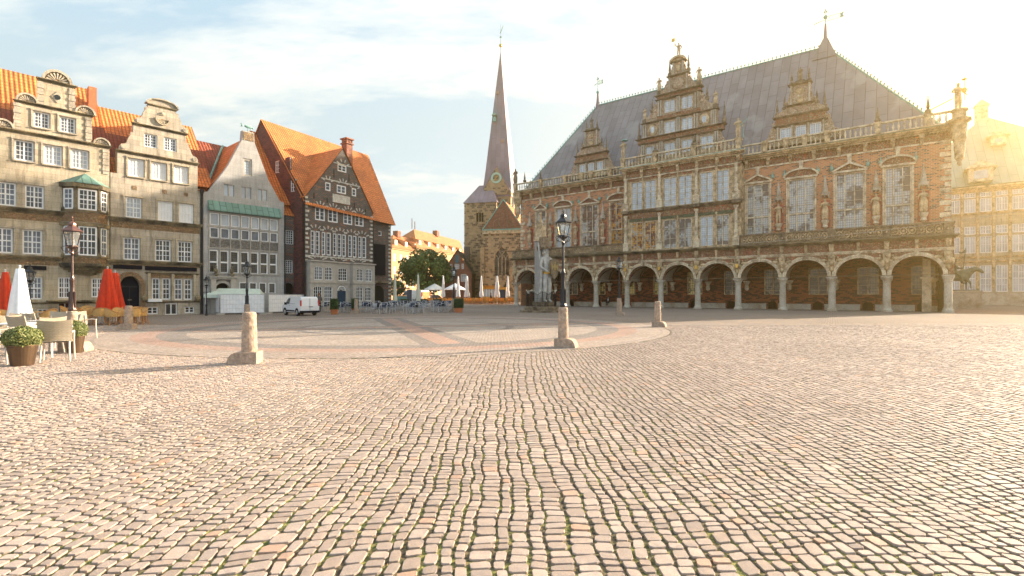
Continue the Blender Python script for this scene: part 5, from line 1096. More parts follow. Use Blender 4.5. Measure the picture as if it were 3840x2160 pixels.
    g = MB(); g.lathe(-.35, 1.0, [(.15, 12.9), (.25, 13.1), (.25, 13.3), (.45, 13.7), (.45, 14.3), (.35, 14.6), (.6, 15.6), (.7, 16.7)], 12); build(g, 'corner_turret', 'stone_rh')
    st = statue(root, 'armoured', 48.75, .7, 17.95, 2.45, 'stone_rh', .6)
    g = MB(); g.tube((48.4, .6, 19.0), (46.75, .7, 18.3), .05, seg=5); g.tube((49.15, .4, 18.6), (49.15, .4, 20.7), .03, seg=5); g.ell((49.15, .4, 19.5), (.2, .1, .25), 8, 6); g.lathe(49.15, .4, [(.18, 20.4), (.2, 20.45), (.18, 20.5)], 10); build(g, 'halberd', 'gold')
    # central projection (risalit)
    rx0, rx1 = 17.15, 30.95
    WX = [(18.19, 19.64), (19.92, 21.34), (22.29, 23.83), (24.08, 25.62), (26.56, 28.01), (28.31, 29.72)]
    m = MB(); m.wall(rect(rx0, rx1, 6.9, 16.0), [rect(a, b, z0, z1) for a, b in WX for z0, z1 in ((12.1, 15.5), (7.15, 10.5))], 0, .25, edge=1.6); build(m, 'projection_wall', 'stone_rh')
    up = ['lead_pale']*6; lo = ['lead_warm', 'lead_warm', 'lead_mix', 'lead_mix', 'lead_pale', 'lead_mix']
    for i, (a, b) in enumerate(WX):
        leadwin(root, a, b, 12.1, 15.5, .12, 2, (), 'stone_rh_light', up[i], .07, 5, .07); leadwin(root, a, b, 7.15, 10.5, .12, 2, (), 'stone_rh_light', lo[i], .07, 3, .07)
    m = MB()
    for k in (4, 5, 6, 7):
        c = k*BAY+(.05 if k == 4 else 0)+(-.1 if k == 7 else 0)
        for z0, z1 in ((12.0, 16.0), (7.0, 11.4)):
            m.cut()
            m.box(c-.34, c+.34, -.36, 0, z0, z0+.9); m.lathe(c, -.2, [(.26, z0+.9), (.26, z0+1.0), (.2, z0+1.1), (.24, z0+1.7), (.17, z0+1.8), (.16, z1-.35), (.26, z1-.12), (.27, z1)], 9)
            m.box(c-.38, c+.38, -.42, 0, z0+.86, z0+.95)
    build(m, 'engaged_column', 'stone_rh_light')
    m = MB()
    for k in (4, 5, 6):
        c = (k+.5)*BAY-.03+(.05 if k == 4 else 0)
        for z0, z1 in ((12.1, 15.9), (7.15, 10.9)): m.cut(); m.lathe(c, -.02, [(.11, z0), (.09, z0+.6), (.08, z1-.4), (.15, z1-.2), (.13, z1)], 7)
    build(m, 'window_colonnette', 'stone_rh')
    m = MB(); m.box(rx0, rx1, -.06, 0, 10.95, 11.6); m.cut(); m.box(rx0, rx1, -.04, .0, 15.62, 15.9); build(m, 'storey_frieze', 'relief_bright')
    m = MB(); m.box(rx0+.8, rx1-.8, -.08, 0, 10.62, 10.95); build(m, 'green_dentil', relief('green_relief', (.20, .27, .16), (.38, .33, .2), (.15, .12, .08), 5, .5))
    m = MB(); cornice(m, rx0, rx1, 11.62, .38, .42); cornice(m, rx0, rx1, 15.95, .16, .18); build(m, 'storey_cornice', 'stone_dark')
    for k in (4, 5, 6, 7):
        m = MB(); c = k*BAY; m.box(c-.45, c+.45, -.5, 0, 11.64, 12.0); build(m, 'storey_block', 'stone_dark')
    entab(rx0, rx1, 0, 17.08, .6)
    balustrade(17.0, 31.0, -.35, 17.34, 1.22, [17.25, 21.4, 26.0, 30.75]); balustrade(30.9, 31.1, .2, 17.34, 1.22, [])
    m = MB(); [obelisk(m, x, -.35, 18.6, 1.3, 1.3) for x in (21.4, 26.0)]; build(m, 'baluster_urn', 'stone_dark')
    s1 = statue(root, 'armoured', 17.25, -.35, 18.6, 2.3, 'stone_rh'); g = MB(); g.lathe(17.45, -.4, [(.42, 20.75), (.3, 20.9), (.02, 21.0)], 12); build(g, 'statue_parasol', 'verdi_plain', root)
    s2 = statue(root, 'armoured', 30.75, -.35, 18.6, 2.3, 'stone_rh'); g = MB(); g.tube((31.0, -.6, 19.9), (31.75, -.7, 20.4), .04, seg=5); g.tube((31.3, -.35, 18.6), (31.3, -.35, 20.0), .06, .02, seg=5); build(g, 'statue_sword', 'verdi_plain', root)
    # ---- gables
    def tier(par, x0, x1, z0, z1, y, wins=(), pil=(), mt='gable_stone', win_mf='stone_rh_light', wg='lead_pale', d=.5):
        m = MB(); m.wall(rect(x0, x1, z0, z1), [rect(*w) for w in wins], y, .18, edge=d); m.box(x0, x1, y+d, y+d+.02, z0, z1); o = build(m, 'gable_tier', mt, par)
        for w in wins: leadwin(o, *w, y+.08, 2, (), win_mf, wg, .05, 0, .05)
        g = MB()
        for p in pil: g.cut(); g.lathe(p, y-.1, [(.13, z0), (.13, z0+.12), (.085, z0+.2), (.08, z1-.2), (.13, z1)], 7)
        if pil: build(g, 'pilaster', 'stone_col', o)
        g = MB(); cornice(g, x0, x1, z1, .16, .28, y, 0, d); build(g, 'tier_cornice', 'stone_dark', o)
        return o
    GY = 1.0
    cg = MB(); cg.box(18.9, 28.5, GY, GY+.5, 17.4, 18.4); cgo = build(cg, 'central_gable', 'stone_rh')
    w1 = [(19.65, 21.15), (22.0, 23.35), (24.1, 25.4), (26.3, 27.75)]
    tier(cgo, 18.9, 28.5, 18.4, 20.2, GY, [(a, b, 18.45, 19.95) for a, b in w1], (19.15, 19.4, 21.5, 21.75, 23.6, 23.85, 25.65, 25.95, 28.0, 28.25))
    m = MB(); m.box(18.6, 28.9, GY-.05, GY+.5, 20.36, 20.85); o = build(m, 'gable_frieze', 'relief_bright', cgo); m = MB(); cornice(m, 18.5, 29.0, 20.85, .14, .3, GY, 0, .5); build(m, 'tier_cornice', 'stone_dark', cgo)
    tier(cgo, 19.2, 28.2, 21.0, 22.7, GY, [(22.0, 23.35, 21.1, 22.55), (24.1, 25.4, 21.1, 22.55)], (19.4, 19.65, 21.5, 21.75, 23.6, 23.85, 25.65, 25.95, 27.6, 27.8, 28.0))
    for x in (20.55, 26.75):
        m = MB(); m.ell((x, GY-.02, 21.85), (.62, .12, .72), 14, 8); build(m, 'cartouche', 'stone_rh', cgo, smooth=True); m = MB(); m.ell((x, GY-.10, 21.85), (.3, .06, .42), 12, 8); build(m, 'oval_window', 'lead_pale', cgo)
    m = MB(); m.box(21.1, 26.3, GY-.05, GY+.5, 22.86, 23.35); build(m, 'gable_frieze', 'relief_bright', cgo)
    tier(cgo, 21.1, 26.3, 23.35, 25.2, GY, [(22.0, 23.35, 23.6, 25.1), (24.1, 25.4, 23.6, 25.1)], (21.3, 21.6, 23.6, 23.85, 25.75, 26.05))
    m = MB(); m.box(21.1, 26.3, GY-.03, GY+.5, 25.2, 25.75); build(m, 'gable_frieze', 'relief_red', cgo); m = MB(); cornice(m, 21.0, 26.4, 25.75, .16, .3, GY, 0, .5); build(m, 'tier_cornice', 'stone_dark', cgo)
    tier(cgo, 22.5, 24.9, 25.9, 27.7, GY, (), (22.65, 24.75)); m = MB(); m.ell((23.7, GY-.05, 26.8), (.8, .14, .7), 10, 7); build(m, 'coat_of_arms', 'gable_stone', cgo, smooth=True)
    tier(cgo, 23.0, 24.4, 27.86, 29.3, GY, (), (23.12, 24.28)); m = MB(); m.ell((23.7, GY-.04, 28.6), (.28, .08, .38), 10, 7); build(m, 'cartouche', 'stone_rh', cgo, smooth=True)
    m = MB(); arc = [(23.7+1.0*math.cos(PI*q/10), 29.42+.62*math.sin(PI*q/10)) for q in range(11)]; ar2 = [(23.7+.78*math.cos(PI*q/10), 29.42+.42*math.sin(PI*q/10)) for q in range(11)]
    for q in range(10): m.prism([arc[q], arc[q+1], ar2[q+1], ar2[q]], GY-.3, GY+.5)
    m.prism(ar2, GY, GY+.4); build(m, 'gable_head', 'stone_rh', cgo)
    st = statue(cgo, 'raised', 23.7, GY+.2, 30.0, 1.75, 'stone_rh'); g = MB(); g.tube((23.25, GY+.15, 30.0), (23.25, GY+.15, 32.9), .025, seg=5); g.box(22.85, 23.25, GY+.14, GY+.16, 32.0, 32.4); build(g, 'pennant', 'gold', cgo)
    m = MB()   # side scrolls of the gable
    for (x, z, w, h, s) in ((19.2, 17.5, 2.0, 2.3, -1), (28.2, 17.5, 2.2, 2.6, 1), (21.1, 22.9, 1.9, 2.1, -1), (26.3, 22.9, 1.9, 2.1, 1), (22.5, 25.95, 1.2, 1.5, -1), (24.9, 25.95, 1.2, 1.5, 1), (23.0, 27.9, .5, 1.1, -1), (24.4, 27.9, .5, 1.1, 1)): volute(m, x, z, w, h, GY+.05, GY+.4, s)
    build(m, 'gable_scroll', 'gable_stone', cgo)
    for (x, z, h) in ((19.45, 22.85, 1.5), (27.95, 22.85, 1.6), (21.3, 25.95, 1.7), (26.1, 25.95, 1.75)):
        m = MB(); m.box(x-.25, x+.25, GY-.05, GY+.45, z, z+.55); p = build(m, 'statue_pedestal', 'stone_dark', cgo); statue(p, 'robed', x, GY+.2, z+.55, h, 'stone_rh')
    m = MB()
    for (x, z, h) in ((18.7, 21.0, 1.9), (28.9, 21.0, 2.3), (20.4, 24.0, 1.5), (27.0, 24.0, 1.6), (22.6, 27.8, 1.9), (24.85, 27.8, 1.9)): obelisk(m, x, GY+.2, z, h+.2)
    build(m, 'obelisk', 'stone_dark', cgo)
    # dormer gables
    def dormer(cx, wx, z0=17.5):
        Y = 1.7; m = MB(); m.box(cx-2.5, cx+2.5, Y, Y+.4, z0, 18.2); dg = build(m, 'side_gable', 'stone_rh')
        wz = 19.35; tier(dg, cx-2.35, cx+2.35, 18.2, 19.5, Y, [(a, b, 18.2, wz) for a, b in wx], (cx-2.1, cx+2.1, cx-.75, cx+.75), wg='lead_pale', win_mf='whitepaint')
        m = MB(); m.box(cx-2.35, cx+2.35, Y-.03, Y+.4, 19.66, 20.45); build(m, 'gable_frieze', 'relief_bright', dg); m = MB(); cornice(m, cx-2.4, cx+2.4, 20.45, .18, .3, Y, 0, .4); build(m, 'tier_cornice', 'stone_dark', dg)
        tier(dg, cx-1.15, cx+1.15, 20.63, 21.5, Y, ()); tier(dg, cx-.95, cx+.95, 21.66, 23.65, Y, (), (cx-.85, cx+.85))
        m = MB(); m.ell((cx, Y-.05, 22.1), (.35, .1, .35), 12, 8); m.ell((cx, Y-.02, 23.0), (.45, .08, .3), 10, 6); build(m, 'cartouche', 'stone_rh', dg, smooth=True)
        m = MB(); m.prism([(cx-.8, 23.8), (cx+.8, 23.8), (cx+.35, 24.15), (cx-.35, 24.15)], Y, Y+.4); build(m, 'gable_head', 'stone_dark', dg)
        statue(dg, 'robed', cx, Y+.2, 24.15, 1.45, 'stone_dark')
        m = MB()
        for s in (-1, 1): volute(m, cx+s*2.35, 17.6, 1.5, 2.6, Y+.05, Y+.35, s); volute(m, cx+s*1.15, 20.65, 1.25, 1.5, Y+.05, Y+.35, s); volute(m, cx+s*.95, 21.7, .45, 1.2, Y+.05, Y+.35, s)
        build(m, 'gable_scroll', 'gable_stone', dg)
        m = MB(); [obelisk(m, cx+dx, Y+.2, z, h, .9) for dx, z, h in ((-2.2, 20.65, 1.9), (2.2, 20.65, 1.9), (-1.5, 21.3, 1.5), (1.5, 21.3, 1.5), (-.8, 23.75, 1.5), (.8, 23.75, 1.5))]; build(m, 'obelisk', 'stone_dark', dg)
    dormer(11.6, [(9.85, 10.65), (11.2, 12.0), (12.5, 13.35)]); dormer(36.35, [(34.5, 35.5), (35.95, 36.9), (37.25, 38.25)])
    # roof: steep hipped copper, ridge crest, vanes
    e = (0.3, 47.6, 1.9, 19.8, 17.2); ry = 10.5; r0, r1, rz = 7.9, 37.7, 30.6
    m = MB(); A, B, C_, D_ = (e[0], e[2], e[4]), (e[1], e[2], e[4]), (e[1], e[3], e[4]), (e[0], e[3], e[4]); P0, P1 = (r0, ry, rz), (r1, ry, rz)
    m.poly([A, B, P1, P0]); m.poly([C_, D_, P0, P1]); m.poly([D_, A, P0]); m.poly([B, C_, P1]); m.taper(r1, ry, 2.4, 2.4, .5, .5, rz-1.7, rz+.9); r = build(m, 'roof', 'copper_roof')
    m = MB(); m.box(-.1, 48.3, 1.55, 19.9, 16.2, 17.2); build(m, 'eaves_block', 'stone_dark')
    m = MB()
    def crest(p, q, n):
        p, q = Vector(p), Vector(q); m.tube(p, q, .10, seg=5)
        for k in range(n):
            c = p.lerp(q, (k+.5)/n); m.lathe(c.x, c.y, [(.05, c.z), (.035, c.z+.22), (.11, c.z+.30), (.02, c.z+.46)], 4)
    crest(P0, P1, 66); crest(A, P0, 32); crest(B, P1, 34); build(m, 'roof_crest', 'verdi_plain', r)
    def vane(px, y, z0, pts, flag):
        m = MB(); m.lathe(px, y, [(.45, z0-.6), (.22, z0+.8), (.10, z0+2.4)], 8); sp = build(m, 'vane_base', 'spire_copper', r)
        g = MB(); g.tube((px, y, z0+2.3), (px, y, pts), .05, .03, seg=6); g.ell((px, y, z0+3.2 if flag > 1 else z0+2.2), (.24, .24, .24), 10, 7); zf = pts-1.1 if flag > 1 else pts-.8
        f = 1.0 if flag > 1 else .5
        g.prism([(px-1.15*f, zf-.05), (px-.35*f, zf+.12), (px-.35*f, zf+.2), (px-1.2*f, zf+.05)][::-1], y-.02, y+.02); g.tube((px-.4*f, y, zf+.15), (px, y, zf+.15), .03, seg=5)
        for q in range(5): g.tube((px+f*q*.3, y, zf-.05), (px+f*(q+1)*.3, y, zf-.02), .03, seg=4); g.tube((px+f*q*.3, y, zf+.5), (px+f*(q+1)*.3, y, zf+.5), .03, seg=4); g.tube((px+f*q*.3, y, zf), (px+f*(q+.8)*.3, y, zf+.5), .025, seg=4); g.tube((px+f*(q+.8)*.3, y, zf), (px+f*q*.3, y, zf+.5), .025, seg=4)
        g.prism([(px+1.45*f, zf-.05), (px+1.85*f, zf), (px+1.7*f, zf+.25), (px+1.9*f, zf+.6), (px+1.45*f, zf+.45)], y-.02, y+.02)
        for s in (-1, 1): g.ell((px+s*.12, y, pts), (.08, .03, .16), 6, 5)
        g.ell((px, y, pts+.22), (.06, .06, .2), 6, 5); build(g, 'weathervane', 'verdi_plain', sp)
    vane(37.7, ry, 30.9, TH.z(3095, 45, ry), 2); vane(7.9, ry, 30.4, TH.z(2231, 300, ry), 1)
    return root
town_hall()
# ---------------------------------------------------------------- church behind the square
def church():
    Y = 118.0; X = (1741-CX)/F*Y; ang = math.radians(-13); P = Plane((X, Y), (math.cos(ang), math.sin(ang)))
    root = thing('church', 'rubble stone church with tall copper-clad spire, green clock and a lower hipped tower', 'church', (X, Y, 0), ang)
    def pz(px, py, y=0): return P.uz(px, py, y)
    w = P.u(1861); ez = P.z(1800, 760)
    m = MB(); z0 = P.z(1800, 865, 0)
    bh = [(P.u(1786+k*9.5), P.u(1786+k*9.5)+.5, P.z(1795, 832), P.z(1795, 797)) for k in range(3)]
    m.wall(rect(0, w, 0, ez), [archhole(a, b, c, d-.25, d, 6) for a, b, c, d in bh], 0, .4); m.box(0, w, .45, 8, 0, ez-.05); m.poly([(w, 0, 0), (w, 8, 0), (w, 8, ez), (w, 0, ez)]); m.box(-.1, w+.1, -.1, 0, P.z(1800, 842), P.z(1800, 842)+.3); m.box(-.1, w+.1, -.1, 0, P.z(1800, 913), P.z(1800, 913)+.3)
    m.build('lower_tower', M['rubble'], root)
    m = MB(); 
    for a, b, c, d in bh: m.box(a, b, .35, .4, c, d)
    m.build('belfry_opening', M['dark_hole'], root)
    ra, rb = P.u(1797, 4), P.u(1847, 4); rz = P.z(1820, 695, 4)
    m = MB(); e = .25; A, B, C_, D_ = (-e, -e, ez), (w+e, -e, ez), (w+e, 8+e, ez), (-e, 8+e, ez); p, q = (ra, 4, rz), (rb, 4, rz)
    m.poly([A, B, q, p]); m.poly([B, C_, q]); m.poly([C_, D_, p, q]); m.poly([D_, A, p]); m.build('hipped_roof', M['spire_copper'], root)
    # main tower and spire
    D0 = 3.0; a, b = P.u(1815, D0), P.u(1915, D0); wd = b-a; zt = P.z(1860, 735, D0)
    m = MB(); lz = 22; wh = archhole(a+wd*.60, a+wd*.80, lz-1, lz+1.5, lz+2.3, 6)
    m.wall(rect(a, b, 0, zt), [], D0, .3); m.poly([(b, D0, 0), (b, D0+wd, 0), (b, D0+wd, zt), (b, D0, zt)]); m.poly([(a, D0+wd, 0), (a, D0, 0), (a, D0, zt), (a, D0+wd, zt)]); m.poly([(b, D0+wd, 0), (a, D0+wd, 0), (a, D0+wd, zt), (b, D0+wd, zt)])
    m.build('main_tower', M['rubble'], root)
    m = MB()
    for k in range(2): m.prism(archhole(1.8+k*3.2, 3.0+k*3.2, P.z(1930, 780, 4), P.z(1930, 740, 4), P.z(1930, 725, 4)), -.08, .02)
    m.xf(Matrix.Translation((b+.02, D0, 0)) @ Matrix.Rotation(PI/2, 4, 'Z')); m.build('tower_window', M['glass_dark'], root)
    cx, cy = (a+b)/2, D0+wd/2; az = P.z(1884, 187, cy)
    zs = P.z(1850, 700, D0)
    m = MB(); ov = .15; Bq = [(a-ov, D0-ov, zs), (b+ov, D0-ov, zs), (b+ov, D0+wd+ov, zs), (a-ov, D0+wd+ov, zs)]; T = (cx, cy, az)
    Mq = [tuple(Vector(v).lerp(Vector(T), .12)*1.0) for v in Bq]
    def inset(v, k): return (cx+(v[0]-cx)*k, cy+(v[1]-cy)*k, v[2])
    Mq = [inset(v, .985) for v in Mq]
    for k in range(4): m.poly([Bq[k], Bq[(k+1) % 4], Mq[(k+1) % 4], Mq[k]]); m.poly([Mq[k], Mq[(k+1) % 4], T])
    for k in range(4):
        p_, q_ = Bq[k], Bq[(k+1) % 4]; lo = (zt-.2); m.poly([(p_[0], p_[1], lo), (q_[0], q_[1], lo), q_, p_])
    sp = m.build('spire', M['spire_copper'], root)
    m = MB(); m.tube(T, (cx, cy, az+2.6), .07, .05, seg=6); m.ell((cx, cy, az+1.1), (.42, .42, .42), 12, 8, 1); m.prism([(cx-.3, az+3.1), (cx, az+2.8), (cx+.3, az+3.1), (cx, az+3.5)], cy-.03, cy+.03); m.tube((cx, cy, az+2.6), (cx, cy, az+6.2), .035, seg=5); m.prism([(cx-.25, az+4.0), (cx+.1, az+4.2), (cx+.8, az+6.0), (cx+.5, az+5.6)], cy-.03, cy+.03)
    m.build('spire_finial', [M['verdi_plain'], M['gold']], sp)
    # gabled clock face at the foot of the spire
    gx = P.u(1862, D0-.4); gz = P.z(1862, 623, D0-.4); gl, gr = P.u(1815, D0-.4), P.u(1916, D0-.4)
    m = MB(); m.prism([(gl, zs-2), (gr, zs-2), (gr, zs-1.5), (gx, gz), (gl, zs-.3)], D0-.4, D0+2.5); gg = m.build('clock_gable', M['rubble'], root)
    m = MB()
    for s in (gl, gr): m.tube((gx, D0-.45, gz+.1), (s, D0-.45, zs-(.3 if s == gl else 1.5)), .14, seg=5)
    m.build('gable_edge', M['spire_copper'], gg)
    cxx, czz = P.uz(1861, 667, D0-.5); R = (P.u(1881, D0-.5)-P.u(1841, D0-.5))/2
    m = MB()
    for k in range(24):
        a0, a1 = 2*PI*k/24, 2*PI*(k+1)/24; m.prism([(cxx+R*math.cos(a0), czz+R*math.sin(a0)), (cxx+R*math.cos(a1), czz+R*math.sin(a1)), (cxx+R*.62*math.cos(a1), czz+R*.62*math.sin(a1)), (cxx+R*.62*math.cos(a0), czz+R*.62*math.sin(a0))], D0-.62, D0-.5)
    ck = m.build('clock_dial', plain('dial_green', (0.42, 0.66, 0.56), .5, var=.05), gg)
    m = MB()
    for k in range(12): a0 = 2*PI*k/12; m.prism([(cxx+R*.66*math.cos(a0)-.05, czz+R*.66*math.sin(a0)), (cxx+R*.66*math.cos(a0)+.05, czz+R*.66*math.sin(a0)), (cxx+R*.92*math.cos(a0)+.05, czz+R*.92*math.sin(a0)), (cxx+R*.92*math.cos(a0)-.05, czz+R*.92*math.sin(a0))], D0-.66, D0-.62)
    m.tube((cxx, D0-.72, czz), (cxx-R*.62, D0-.72, czz-R*.62), .08, .05); m.tube((cxx, D0-.72, czz), (cxx+R*.38, D0-.72, czz+R*.30), .1, .06); m.build('clock_hand', M['gold'], ck)
    # lower right slope of the tower roof and side wall lit by the sun, aisle gable
    Yg = -6.0; g0, g1 = P.u(1813, Yg), P.u(1957, Yg); ga = P.uz(1888, 751, Yg); ge = P.z(1850, 877, Yg)
    wx = (P.u(1854, Yg), P.u(1909, Yg)); wz0 = P.z(1880, 1031, Yg); wzt = P.z(1880, 925, Yg)
    def ogive(x0, x1, z0, zs_, zt_, n=6):
        c = (x0+x1)/2; R_ = [(x1, zs_)]
        for k in range(1, n): t = k/n; R_.append((x1-(x1-c)*(t**1.9), zs_+(zt_-zs_)*t))
        R_.append((c, zt_)); 
        for k in range(n-1, 0, -1): t = k/n; R_.append((x0+(c-x0)*(t**1.9), zs_+(zt_-zs_)*t))
        R_.append((x0, zs_)); return [(x0, z0), (x1, z0)]+R_
    hs = [ogive(wx[0], wx[1], wz0, wz0+(wzt-wz0)*.55, wzt)]
    for pxx in (1826, 1861, 1895): hs.append(ogive(P.u(pxx-9, Yg), P.u(pxx+9, Yg), 2.6, 3.0, 4.1))
    m = MB(); m.wall(rect(g0, g1, 0, ge), hs, Yg, .5); m.box(g0, g1, Yg+.6, 2, 0, ge-.1); m.box(g0-.6, g0+.3, Yg-.5, Yg+.6, 0, ge-3); m.build('aisle_wall', M['rubble'], root)
    m = MB(); m.wall([(g0, ge+.8), (g1, ge+.8), (g1, ge+1.2), (ga[0], ga[1]), (g0, ge+1.2)], [], Yg, .1, edge=7.5); gb = m.build('aisle_gable', M['brick_plain'], root)
    m = MB()
    for (cxp, hw, zb, zt_) in ((1888, 16, 872, 775), (1861, 11, 872, 820), (1914, 11, 872, 820), (1836, 9, 872, 852), (1938, 9, 872, 852)):
        x0, x1 = P.u(cxp-hw, Yg), P.u(cxp+hw, Yg); a0, a1 = P.z(cxp, zb, Yg), P.z(cxp, zt_, Yg); o = ogive(x0, x1, a0, a0+(a1-a0)*.6, a1); i = ogive(x0+.18, x1-.18, a0, a0+(a1-a0)*.6, a1-.3)
        m.cut()
        for k in range(1, len(o)-1): m.prism([o[k], o[k+1], i[k+1], i[k]], Yg-.12, Yg)
        m.prism([o[-1], o[0], i[0], i[-1]], Yg-.12, Yg); m.box((x0+x1)/2-.06, (x0+x1)/2+.06, Yg-.08, Yg, a0, a0+(a1-a0)*.75)
    m.build('blind_arch', M['stone_dark'], gb)
    m = MB(); m.box(P.u(1879, Yg), P.u(1896, Yg), Yg-.03, Yg, P.z(1888, 874, Yg), P.z(1888, 858, Yg)); m.build('gable_opening', M['dark_hole'], gb)
    m = MB(); m.box(g0-.2, g1, Yg-.25, Yg+.2, ge, ge+.75); q = m.build('corbel_table', M['stone_rh'], root)
    m = MB(); m.box(g0-.25, g1, Yg-.32, Yg+.2, ge+.75, ge+1.0); m.tube((g0-.2, Yg-.1, ge+.9), (ga[0], Yg-.1, ga[1]+.15), .13, seg=5); m.tube((g1+.2, Yg-.1, ge+1.1), (ga[0], Yg-.1, ga[1]+.15), .13, seg=5); m.build('gutter', M['verdi_plain'], root)
    m = MB(); m.poly([(g0-.2, Yg, ge+1), (ga[0], Yg, ga[1]), (ga[0], 2.5, ga[1]), (g0-.2, 2.5, ge+1)]); m.poly([(g1+.2, Yg, ge+1), (g1+.2, 8, ge+1), (ga[0], 8, ga[1]), (ga[0], Yg, ga[1])]); m.build('aisle_roof', M['tile'], root)
    m = MB(); m.prism(hs[0], Yg+.45, Yg+.5)
    for h in hs[1:]: m.cut(); m.prism(h, Yg+.45, Yg+.5)
    m.build('church_window', M['lead_church'], root)
    m = MB(); zm = wz0+(wzt-wz0)*.5
    for k in range(1, 4): x = wx[0]+(wx[1]-wx[0])*k/4; m.box(x-.06, x+.06, Yg+.2, Yg+.4, wz0, zm)
    for k in range(4):
        x0 = wx[0]+(wx[1]-wx[0])*k/4; x1 = wx[0]+(wx[1]-wx[0])*(k+1)/4; o = ogive(x0, x1, zm-.3, zm, zm+1.2)
        for q in range(1, len(o)-1): m.tube((o[q][0], Yg+.3, o[q][1]), (o[q+1][0], Yg+.3, o[q+1][1]), .07, seg=4)
    for x0, x1 in ((wx[0], (wx[0]+wx[1])/2), ((wx[0]+wx[1])/2, wx[1])):
        o = ogive(x0, x1, zm+.6, zm+.8, zm+2.3)
        for q in range(1, len(o)-1): m.tube((o[q][0], Yg+.3, o[q][1]), (o[q+1][0], Yg+.3, o[q+1][1]), .07, seg=4)
    c = (wx[0]+wx[1])/2; pr = None
    for k in range(13): a0 = 2*PI*k/12; p_ = (c+.7*math.cos(a0), Yg+.3, zm+2.7+.7*math.sin(a0)); (m.tube(pr, p_, .07, seg=4) if pr else None); pr = p_
    m.build('window_tracery', M['stone_rh'], root)
    for px, py, w_ in ((1857, 448, .75), (1866, 348, .35), (1885, 530, .4)):
        fy = D0+wd*.5*(1-(1-(P.z(px, py, D0+1)-zs)/(az-zs))); u_, z_ = P.uz(px, py, fy); m = MB()
        if w_ > .5: m.prism([(u_-w_*.8, z_+.7), (u_+w_*.8, z_+.7), (u_, z_+1.3)], fy-1.2, fy+.3); m.lathe(u_, fy-.7, [(.5, z_-.7), (.35, z_-.3), (.28, z_+.2), (.1, z_+.5)], 10); m.build('hour_bell', M['verdi_plain'], sp)
        else: m.box(u_-w_, u_+w_, fy-.25, fy+.2, z_-w_, z_+w_); m.build('spire_hatch', M['copper_paint_d'], sp)
    return root
church()
# ---------------------------------------------------------------- small brick house, far apartment blocks
def small_brick():
    Y = 112.0; P = Plane(((1659-CX)/F*Y, Y), (1, -0.06)); root = thing('small_brick_house', 'small steep-gabled red brick house with a blue-green loft hatch, beside the church', 'house', (P.o[0], P.o[1], 0), P.ang)
    xl, xr = 0.0, P.u(1768); ez = P.z(1710, 1021); ax, az = P.uz(1715, 941)
    hs = [(P.u(1681), P.u(1699), P.z(1690, 1055), P.z(1690, 1031)), (P.u(1728), P.u(1749), P.z(1690, 1056), P.z(1690, 1028)), (P.u(1688), P.u(1696), P.z(1690, 1010), P.z(1690, 990)), (P.u(1705), P.u(1722), P.z(1690, 1009), P.z(1690, 989)), (P.u(1731), P.u(1739), P.z(1690, 1009), P.z(1690, 989))]
    hh = (P.u(1707), P.u(1721), P.z(1710, 986), P.z(1710, 957))
    m = MB(); m.wall([(xl, 0), (xr, 0), (xr, ez), (ax, az), (xl, ez)], [rect(*h) for h in hs], 0, .2, edge=.3); m.box(xl+.02, xr-.02, .32, 12, 0, ez-.1); m.build('wall', M['brick_plain'], root)
    for h in hs: window(root, *h, .1, 2 if h[1]-h[0] > .7 else 1, 2, (2, 2) if h[1]-h[0] > .7 else None, mg='glass_pale', fw=.12)
    m = MB(); m.box(hh[0], hh[1], -.08, 0, hh[2], hh[3]); m.build('loft_hatch', plain('hatch_blue', (.05, .16, .20), .6), root)
    m = MB(); o = .35
    m.poly([(xl-o, -o, ez-.4), (ax, -o, az+.25), (ax, 12, az+.25), (xl-o, 12, ez-.4)]); m.poly([(xr+o, -o, ez-.4), (xr+o, 12, ez-.4), (ax, 12, az+.25), (ax, -o, az+.25)]); r = m.build('roof', tiles('mossy_dark_tile', (.10, .10, .065), (.07, .065, .05), (.03, .03, .02), .4, .5), root)
    m = MB(); m.box(ax+1.0, ax+2.2, 3, 4, az-2.2, az+1.2); m.build('chimney', M['brick_dark'], r)
    m = MB(); m.box(xr-.02, xr, 0.3, 12, 0, ez); m.build('side_wall', M['stone_dark'], root)
small_brick()
